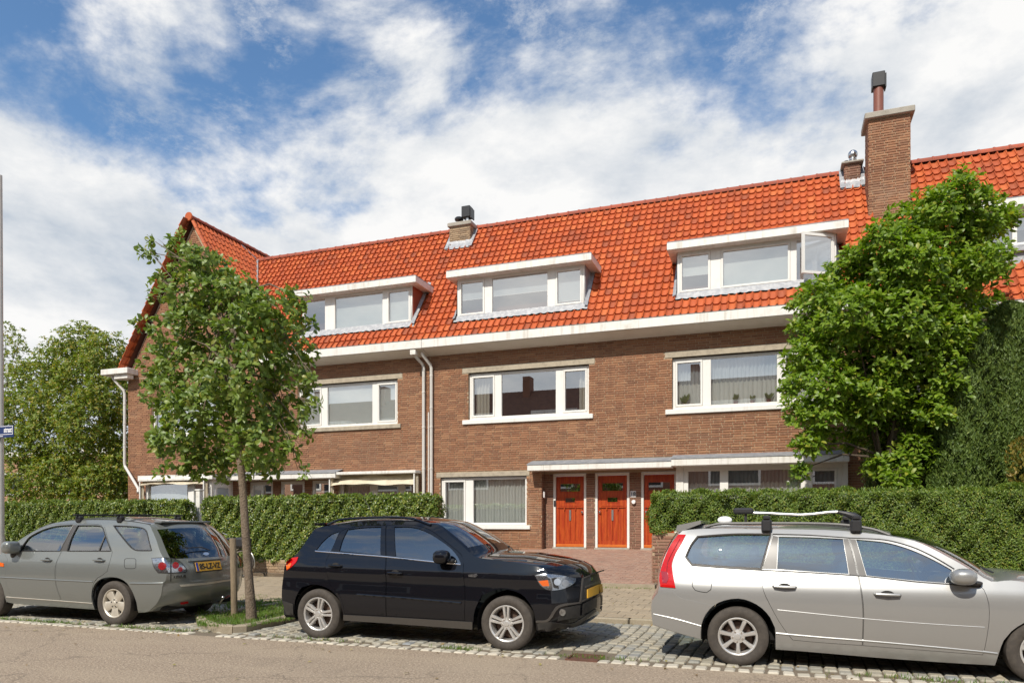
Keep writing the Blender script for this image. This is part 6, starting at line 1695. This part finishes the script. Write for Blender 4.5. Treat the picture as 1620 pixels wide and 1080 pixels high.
pl = c.patch('number_plate', [(928,932), (945.2,924.6), (945.2,938), (928,945.5)], M['plate_yellow'], off=.020, rim=.005, grid=5)
for sg_ in range(3):
    a_ = sg_*2*math.pi/3 + math.pi/2
    dpx = [(934.3 + 1.6*math.cos(a_), 916.2 - 3.6*math.sin(a_)), (934.3 + .9*math.cos(a_+1.0), 916.2 - 2*math.sin(a_+1.0)), (934.3, 916.2), (934.3 + .9*math.cos(a_-1.0), 916.2 - 2*math.sin(a_-1.0))]
    c.patch('emblem', dpx, M['chrome'], off=.018, grid=3, seg=4, mirror=False)
c.patch('bumper_trim', [(848,981), (866,978.5), (882,957.5), (919,951), (919,953.6), (884.5,960.5), (868,981.5), (848,984)], M['pillar'], off=.012, grid=4)
c.patch('lower_grille', [(922,955), (944,943.5), (943.5,960), (921,972)], M['trim'], off=.006, grid=5)
c.patch('fog_recess', [(886,962.5), (918,955.5), (917,974), (882,982)], M['trim'], off=.005, grid=4)
c.patch('fog_lamp', circ(889,968,5,5.5), M['lamp_clear'], off=.014, grid=3)
c.patch('lower_skirt', [(850,985), (868,983), (905,985), (942,962), (942.5,966), (906,991.5), (868,997.5), (852,998)], M['trim'], off=.010, grid=5)
c.patch('tail_lamp', [(452.3,888.5), (460,883), (472.2,880.6), (469.5,888), (464.5,893.5), (458,899), (454.2,901.5)], M['tail_red'], off=.008)
c.patch('tail_indicator', [(453.3,892.5), (461.5,890.5), (459,897.5), (454.4,900.5)], M['tail_orange'], off=.012)
c.patch('rear_skirt', [(446.5,949), (464,955), (464.5,972.5), (453.5,971)], M['trim'], off=.010, grid=4)
c.patch('side_repeater', [(741,908.2), (754,907.4), (755.8,910), (753,912.6), (742,911.8)], M['lamp_clear'], off=.010, grid=3)
c.patch('cowl', [(735,879), (751,880), (748,891), (733.8,892.3)], M['trim'], off=.004, grid=4) if False else None
sx2, sz2 = c.sp(499, 835); obj('spoiler', MB().bbox(c.X0+sx2-.03, c.X0+sx2+.14, c.Yc-.60, c.Yc+.60, sz2+.035, sz2+.075, .015), M['paint_black'], c.t)
ax_, az_ = c.sp(560, 817); obj('aerial', MB().tube([(c.X0+ax_, c.Yc, az_+.06), (c.X0+ax_-.14, c.Yc, az_+.26)], [.006, .003], 6), M['black_plastic'], c.t)
wx_, wz_ = c.sp(768, 884)
obj('wiper', MB().tube([(c.X0+wx_-.05, c.Yc-.45, wz_+.075), (c.X0+wx_-.18, c.Yc-.1, wz_+.11), (c.X0+wx_-.10, c.Yc+.35, wz_+.12)], .010, 6), M['black_plastic'], c.t)
for x_ in (0.0, 2.697): c.wheel(x_, .336, .888, 'double', 'alloy', .222, 5, rot=.35 if x_ else .1); c.arch(x_, .40)
c.floorpan(-.7, 3.2); c.interior(1.35, .55, 1.03, 1)

# ================= silver estate
c = Car('parked_car', 'silver estate car with roof bike carrier, cut off by the right picture edge', -.398, -11.415, .93,
        [(.15,.84),(.26,.885),(.38,.908),(.52,.922),(.66,.93),(.76,.929),(.85,.918),(.91,.898),(.965,.868),(1.02,.845),(1.2,.775),(1.35,.705),(1.5,.60),(1.6,.50)],
        [(-1.15,.85),(-.95,.915),(-.6,.97),(-.1,1.0),(2.6,1.0),(3.1,.985),(3.45,.93),(3.8,.80)], skew=.0, paint='paint_silver')
c.wr = .321
VC = c
E_ = ['front_bumper', ('m',3.2,.22,.42,0), ('m',3.26,.40,.50,0), ('m',3.26,.56,.50,0), ('m',3.2,.70,.48,.02),
      'hood', ('m',3.12,.80,.42,.05), ('m',2.98,.89,.30,.065), ('m',2.78,.965,.18,.07), (1600,917.5,.10,.06), (1568,919,.13,.045),
      'windscreen', (1544.5,906,.15,.05), (1520,891.5,.15,.05), (1496,878.5,.14,.05), (1470,865,.12,.05), (1446,855,.09,.05),
      'roof', (1410,848,.03,.055), (1381.5,844,0,.055), (1330,839,0,.055), (1265,836.8,0,.055), (1200,836.6,0,.055), (1149.6,835.6,0,.055), (1110,836.2,-.02,.05), (1080,839,-.07,.04),
      'rear_window', (1073.5,844.5,-.07,.03), (1058.9,864.8,-.08,.01), (1048,889.4,-.09,0),
      'tailgate', (1043,912,-.09,0), (1043.5,926,-.09,0), (1040,938,-.10,0),
      'rear_bumper', (1032,949,-.08,0), (1030.4,965.6,-.08,0), (1033,988,-.07,0)]
bot = [(1070,1000), (1108.9,1010.7), (1109.6,989), (1116.3,971.5), (1129.6,956.7), (1146,949), (1168,946), (1187.4,950.7), (1205,961), (1218.5,976), (1226,992), (1227.2,1026.5), (1275.5,1030), (1400,1040.5), (1500,1047.5), (1574,1051.7),
       (1580.5,1031.8), (1587.7,1012.5), (1599.8,998), (1620,984.5), ('m',2.82,.705), ('m',3.02,.655), ('m',3.15,.53), ('m',3.19,.36), ('m',3.19,.23)]
rd = [(1222,845), (1280,846.3), (1343,850.6), (1350,880), (1358,911), (1365.3,963.7), (1364.3,1020.6), (1300,1016.2), (1254,1012), (1245,1001), (1231.9,982), (1215.6,952), (1208,935), (1203.6,912), (1205.4,900.5)]
fd = [(1343.6,850.6), (1400,853.8), (1440,864), (1470,877), (1504,896.5), (1552,927.5), (1557,932), (1564.8,954.8), (1565,983.6), (1558.5,1024), (1555,1035.5), (1364.8,1020.7), (1365.9,963.7), (1358.6,911), (1350.6,880)]
gr_ = [(1231.8,848.4), (1280,849.3), (1333.5,851.8), (1342.6,907.2), (1290,904), (1229.2,899.6)]
gf_ = [(1354.3,852.6), (1400,857.3), (1430,865), (1460,876.8), (1490,892), (1514,906), (1508,922.3), (1450,918), (1371,909.6)]
gq_ = [(1085,880.5), (1093,862), (1104,848.2), (1160,844.6), (1219.5,844.6), (1204,899), (1150,896.3), (1094,891.8)]
DR = assemble(c, E_, bot, [rd, fd], [gr_, gf_], gq_, 2.816, 1, 'car_glass', 'car_glass')
for pp in ([(1334,851.6), (1342,851.6), (1356.6,909.3), (1343.5,907.5)], [(1344.8,851.8), (1353.6,852.6), (1370.3,909.6), (1359.4,909.8)], [(1223,846.5), (1231,848.5), (1228.6,899.4), (1206.6,899)]):
    c.panel('pillar_trim', c.pts(pp), mat=M['pillar'], off=.004, gap=0, rim=.005, grid=.2, collect=False)
ql = c.pts(gq_); c.line3('window_surround', smooth_line(ql + [ql[0]], False, .04), .011, M['pillar'], .001)
c.line3('belt_trim', smooth_line(c.pts([(1094,893.2), (1150,897.6), (1204,901), (1290,905.5), (1371,911), (1450,919.6), (1508,924), (1550,928.5)]), False), .007, M['trim'], .003)
c.line3('window_trim', smooth_line(c.pts([(1222,844), (1280,845.6), (1343,850), (1400,853.2), (1440,863.4), (1470,876.4), (1504,895.8), (1552,927)]), False), .006, M['trim'], .003)
c.line3('side_moulding', smooth_line(c.pts([(1230,964), (1363,977.5), (1460,985.5), (1558,991.6)]), False), .0075, M['paint_silver'], -.003)
c.line3('sill_edge', smooth_line(c.pts([(1227.5,1001), (1300,1007.5), (1364,1012.5), (1460,1021), (1554,1030), (1578,1033)]), False), .016, M['paint_silver'], -.009)
c.line3('bumper_edge', smooth_line(c.pts([(1034,970.5), (1070,978.5), (1109,989.5)]), False), .013, M['paint_silver'], -.004)
c.panel('bumper_side', c.pts([(1041,939), (1064,934.5), (1078,945.5), (1100,950), (1128,957.5), (1115.5,972), (1109.2,990), (1108.4,1010.4), (1070,999.6), (1034,987.6), (1031.2,966), (1033,949)]), off=.005, gap=.002, rim=.02)
handle(c, c.sp(1223,926.5), .23, M['paint_silver'], DR[0]); handle(c, c.sp(1383,938.5), .24, M['paint_silver'], DR[1])
fl = c.pts([(1095,919), (1099,914), (1119,915.5), (1125,920), (1124.5,932), (1118,936.5), (1100,933), (1095.5,927)]); fl = smooth_line(fl, True, .03, 60); c.line3('fuel_flap', fl + [fl[0]], .0035, M['gap'], .0, n=5)
mx_, mz_ = c.sp(1519,912); c.blob('mirror', (mx_-.0, c.Wd(mx_, mz_)+.13, mz_+.01), (.115,.12,.082), M['paint_silver'])
c.blob('mirror_foot', (mx_+.10, c.Wd(mx_, mz_)+.035, mz_-.055), (.085,.07,.024), M['trim'])
c.patch('tail_lamp', [(1073.3,845.2), (1085,845.6), (1078,860), (1069,875), (1063.4,890.7), (1064.3,904), (1068.8,929.6), (1044.8,927.6), (1043.3,914), (1045.5,901), (1049,889.4), (1059.3,865)], M['tail_red'], off=.008, mirror=True)
c.line3('lamp_rib', smooth_line(c.pts([(1076,852), (1066,870), (1057,888), (1055,905)]), False), .006, M['tail_dim'], .006)
c.patch('reverse_lamp', [(1046.2,903), (1056,904.5), (1058,914), (1055,922), (1048.6,921)], pm('lamp_dark_red', (.28,.004,.006), .15, coat=1.0), off=.012, grid=3)
sx0, sz0 = c.sp(1071.5,838); sx1, sz1 = c.sp(1109,833)
mb = MB().prism([(c.X0+sx1, sz1+.075), (c.X0+sx1, sz1+.035), (c.X0+sx0+.02, sz0-.025), (c.X0+sx0-.015, sz0+.0), (c.X0+sx0, sz0+.055)], c.Yc-.60, c.Yc+.60); obj('spoiler', mb, M['paint_silver'], c.t, smooth=True, sharp=30)
fx_, fz_ = c.sp(1142,822); c.blob('aerial_fin', (fx_, 0, fz_-.0), (.085,.03,.045), M['white_plate'], both=False, e=2.1)
rl = smooth_line(c.pts([(1116,833.5), (1135,828.5), (1170,827.6), (1265,827.4), (1330,829.5), (1380,836.5), (1408,846)]), False)
c.line3('roof_rail', rl, .018, M['trim'], -.02)
rk = thing('bike_carrier', 'aluminium roof bike carrier clamped on the silver estate car', 'carrier', (c.X0+1.0, c.Yc-.45, 1.55))
ybar = c.Yc - .50; P3 = lambda px, py, Y=None: (lambda q: (q[0], Y or ybar, q[1]))(at(px, py, Y or ybar))
for px_ in (1213, 1352):
    x_, _, z_ = P3(px_, 817)
    obj('crossbar', MB().bbox(x_-.03, x_+.03, c.Yc-.66, c.Yc+.66, z_-.03, z_+.0, .008), M['trim'], rk)
    for sg in (-1, 1): obj('foot', MB().bbox(x_-.055, x_+.055, c.Yc+sg*.62-.06, c.Yc+sg*.62+.06, z_-.17, z_-.028, .02).bbox(x_-.035, x_+.035, c.Yc+sg*.62-.065, c.Yc+sg*.62+.045, z_-.03, z_+.015, .01), M['black_plastic'], rk)
bp = [P3(x_, float(np.interp(x_, [1163,1190,1215,1240,1262,1275,1290,1305,1318,1325], [810,810.5,811.4,812.8,813.8,813.6,812.2,810.3,809.2,809]))) for x_ in range(1163, 1327, 9)]
obj('bar', MB().tube(bp, .017, 10), M['alu'], rk, smooth=True)
obj('bar_clamp', MB().bbox(bp[0][0]-.02, bp[0][0]+.20, ybar-.05, ybar+.05, bp[0][2]-.02, bp[0][2]+.05, .02).box(bp[0][0]+.10, bp[0][0]+.13, ybar-.01, ybar+.01, bp[0][2]-.14, bp[0][2]), M['black_plastic'], rk)
hd = P3(1350,816); obj('head', MB().tube([bp[-1], P3(1338,812), hd, P3(1362,821)], [.018, .028, .045, .03], 10), M['black_plastic'], rk, smooth=True)
for x_ in (0.0, 2.816): c.wheel(x_, .324, .918, 'single', 'alloy', .205, 7, rot=.25); c.arch(x_, .385)
c.floorpan(-.45, 3.2); c.interior(1.40, .45, .97, 1, .62)
wx_, wz_ = c.sp(1590, 912); obj('wiper', MB().tube([(c.X0+wx_-.02, c.Yc-.5, wz_+.02), (c.X0+wx_-.10, c.Yc-.1, wz_+.08), (c.X0+wx_, c.Yc+.4, wz_+.08)], .010, 6), M['black_plastic'], c.t)

# ================= grey-green off-roader
c = Car('parked_car', 'grey off-road car with yellow plate 85-LZ-VZ, cut off by the left picture edge', -9.41, -11.46, .908,
        [(.15,.80),(.26,.855),(.38,.885),(.52,.902),(.66,.908),(.80,.905),(.90,.893),(.98,.868),(1.05,.84),(1.25,.765),(1.45,.67),(1.58,.585),(1.7,.48)],
        [(-3.6,.80),(-3.3,.92),(-2.9,.98),(-2.4,1.0),(.35,1.0),(.65,.98),(.85,.945),(1.0,.89),(1.12,.80)], skew=.0, paint='paint_grey')
c.wr = .338
E_ = ['front_bumper', ('m',-3.05,.25,-.42,0), ('m',-3.12,.45,-.45,0), ('m',-3.1,.65,-.42,.02), ('m',-3.0,.82,-.36,.05),
      'hood', ('m',-2.85,.91,-.25,.07), ('m',-2.6,.97,-.14,.07), (5,873,-.10,.05),
      'windscreen', (20,862,-.13,.05), (33.3,852.2,-.14,.05), (55.6,838.9,-.13,.05), (77.8,829.4,-.11,.05),
      'roof', (100,824.6,-.03,.055), (133.3,822.2,0,.055), (180,822.4,0,.055), (212,825.5,.02,.05), (236,830,.08,.04),
      'rear_window', (240.5,838,.12,.03), (247,853,.15,.02), (253.5,872.5,.19,.01),
      'tailgate', (259,884,.19,0), (263,896,.19,0), (264,908,.19,0), (262,918,.19,0),
      'rear_bumper', (258,922,.24,0), (256,940,.24,0), (248,955,.22,0), (234,967,.20,.02)]
bot = [(218.9,968.8), (216,952), (210,936.5), (201,921.9), (189.3,914.4), (174.4,912.2), (159.6,915.2), (149.3,924), (144.8,938.9), (148.5,960), (150,963.5), (90,959.2), (25.6,954.6), ('m',-2.34,.27), ('m',-2.36,.50), ('m',-2.48,.65), ('m',-2.7,.71), ('m',-2.92,.65), ('m',-3.04,.50), ('m',-3.07,.26)]
fd = [(7,874), (36,852), (57,839.5), (80,830.4), (100,828), (121.5,827.8), (109.5,848), (96.7,873), (88.7,891), (87.8,920), (95,944), (96,949.8), (18,944.3), (10,920), (9,900), (12,885)]
rd = [(122.3,827.8), (150,828.2), (160,829.8), (166,834), (178,872.7), (173.5,890), (170,903), (162,909.5), (155,913.5), (148.5,921.5), (145.5,935), (145.3,953.4), (97,949.9), (96,944), (88.7,920), (89.6,891), (97.6,873), (110.4,848)]
gf_ = [(30,871.3), (40.6,856.5), (47,849), (66.7,838.4), (88.9,832), (116.5,830), (106,850), (95.5,871.3)]
gr_ = [(123.5,830.6), (155,831), (163,835), (176,871.2), (106.5,871.2), (112.3,852)]
gq_ = [(180,831), (205,832), (224.8,834.6), (232,840.5), (240,870.4), (215.7,869.8), (207,865), (192.4,848)]
DR = assemble(c, E_, bot, [fd, rd], [gf_, gr_], gq_, -2.7, -1, 'car_glass', 'car_glass_dark', um=.90)
for pp in ([(117.5,830), (122.3,830), (111,851), (105.5,871.2), (96.6,871.2), (107,849.5)],): c.panel('pillar_trim', c.pts(pp), mat=M['pillar'], off=.004, gap=0, rim=.005, grid=.2, collect=False)
for gg in (gf_, gr_, gq_): q_ = c.pts(gg); c.line3('window_trim', smooth_line(q_ + [q_[0]], False, .04), .009, M['trim'], .001)
c.line3('window_bar', c.pts([(156,871), (167,845)]), .012, M['trim'], -.004)
c.line3('side_moulding', smooth_line(c.pts([(0,912.4), (75,916.2), (147,919.6)]), False), .011, M['paint_grey'], .001)
c.line3('sill_edge', smooth_line(c.pts([(10,943.6), (80,948.6), (146,953.6)]), False), .010, M['alloy_warm'], -.004)
c.line3('roof_gutter', smooth_line(c.pts([(60,836), (80,828.2), (133.3,821.6), (180,821.8), (212,824.6), (237,829)]), False), .008, M['trim'], -.01)
c.panel('bumper_side', c.pts([(206,921), (235,920.6), (261.5,919.6), (258,926), (256,940), (248,955), (234,967), (219.5,968.4), (216.4,952), (211,937.5)]), off=.008, gap=.002, rim=.02)
c.line3('bumper_ledge', smooth_line(c.pts([(206,921.8), (235,922), (259,921.4)]), False), .012, M['paint_grey'], .008)
handle(c, c.sp(67.5,884.6), .21, M['paint_grey'], DR[0]); handle(c, c.sp(149.5,885), .22, M['paint_grey'], DR[1])
fl = smooth_line(c.pts([(197,885), (199,883), (213,883), (215,885), (215,896.5), (213,898.5), (199,898.5), (197,896.5)]), True, .03, 60); c.line3('fuel_flap', fl + [fl[0]], .0035, M['gap'], .0, n=5)
mx_, mz_ = c.sp(30,866); c.blob('mirror', (mx_, c.Wd(mx_, mz_)+.13, mz_+.01), (.095,.125,.10), M['paint_grey'], e=3.4)
c.blob('mirror_foot', (mx_-.07, c.Wd(mx_, mz_)+.03, mz_-.10), (.05,.05,.07), M['trim'])
tl = c.patch('tail_lamp', [(240.6,883), (255,882.3), (267.6,883), (279.3,885.6), (288,892), (294.8,901), (293,904), (270,905), (250.7,904.6), (244.3,896)], M['lamp_clear'], off=.008)
c.patch('lamp_surround', [(239.6,882), (255,881), (268,881.8), (280.3,884.6), (289,891), (296.6,901.4), (294,905.4), (270,906.4), (250,906), (243,896.8)], M['trim'], off=.004)
for (x_, y_, r_) in ((257,895,6.2), (277.5,894,5.2), (285,900,3.6)): c.patch('lamp_red', circ(x_, y_, r_), M['tail_dim'], off=.013, grid=3)
c.patch('lamp_gap', [(269.3,883), (270.8,883), (270.8,905), (269.3,905)], M['gap'], off=.015, grid=4)
c.patch('side_marker', [(.2,889), (6.5,890.5), (6.3,896), (.2,895)], M['tail_orange'], off=.010, grid=3)
c.patch('tailgate_gap', [(269.6,905.5), (270.8,905.5), (270.8,919), (269.6,919)], M['gap'], off=.003, grid=4)
c.patch('plate_recess', [(299.5,890), (350,884.5), (352,901), (306,907.5)], M['paint_grey'], off=.002, mirror=False, grid=5)
pl = flat_plate(c, 'number_plate', [(306.5,889.6), (346.9,887.4), (347.5,900), (309,904.6)], '85-LZ-VZ')
c.patch('tailgate_trim', [(295,885), (350,880.6), (351,884), (297,888.5)], M['paint_grey'], off=.022, mirror=False, grid=5)
place_text(c, 'badge_lettering', 'LEXUS', .055, (274.5,912.6), (294,911), M['chrome'], c.t, .003, .008)
c.patch('badge', circ(325.5,876,4.6,2.6), M['chrome'], off=.010, mirror=False, grid=3)
c.patch('bumper_strip', [(284,924.5), (320,921.5), (364,915.5), (364,918), (320,924.5), (286,927.5)], M['alloy_warm'], off=.008, mirror=False, grid=5)
c.patch('reflector', [(285,952.5), (297,950.5), (298,953), (286,955)], M['tail_red'], off=.008, grid=4)
a3, n3_, _ = c.ray(320, 870)
if a3: obj('rear_wiper', MB().tube([(a3.x+c.X0+.03, a3.y+c.Yc+.12, a3.z+.00), (a3.x+c.X0+.03, a3.y+c.Yc-.05, a3.z+.05), (a3.x+c.X0+.01, a3.y+c.Yc-.42, a3.z+.05)], .009, 6), M['black_plastic'], c.t)
obj('tow_bar', MB().tube([(c.X0+1.0, c.Yc+.05, .30), (c.X0+1.16, c.Yc+.05, .29), (c.X0+1.22, c.Yc+.05, .36)], .016, 8).lathe([(0,-.025),(.018,-.018),(.025,0),(.018,.018),(0,.025)], (c.X0+1.225, c.Yc+.05, .385), n=12), M['steel'], c.t, smooth=True)
obj('spoiler', MB().bbox(c.X0+c.sp(236,829)[0]-.02, c.X0+c.sp(236,829)[0]+.14, c.Yc-.52, c.Yc+.52, c.sp(236,829)[1]+.02, c.sp(236,829)[1]+.05, .012), M['paint_grey'], c.t)
rk = thing('roof_bars', 'pair of black roof bars mounted on the grey off-road car', 'roof bars', (c.X0-.2, c.Yc, 1.62))
for px_ in (125.5, 190.5):
    x_, z_ = at(px_, 813.4, c.Yc-.58)
    obj('crossbar', MB().bbox(x_-.022, x_+.022, c.Yc-.68, c.Yc+.68, z_-.022, z_+.006, .006), M['black_plastic'], rk)
    for sg in (-1, 1): obj('foot', MB().bbox(x_-.05, x_+.05, c.Yc+sg*.575-.05, c.Yc+sg*.575+.05, z_-.13, z_-.0225, .02), M['black_plastic'], rk)
for x_ in (0.0, -2.70): c.wheel(x_, .340, .895, 'broad', 'alloy_warm', .215, 5, rot=.95); c.arch(x_, .40)
c.floorpan(-3.3, .85); c.interior(-1.35, -.5, 1.06, -1, .60)
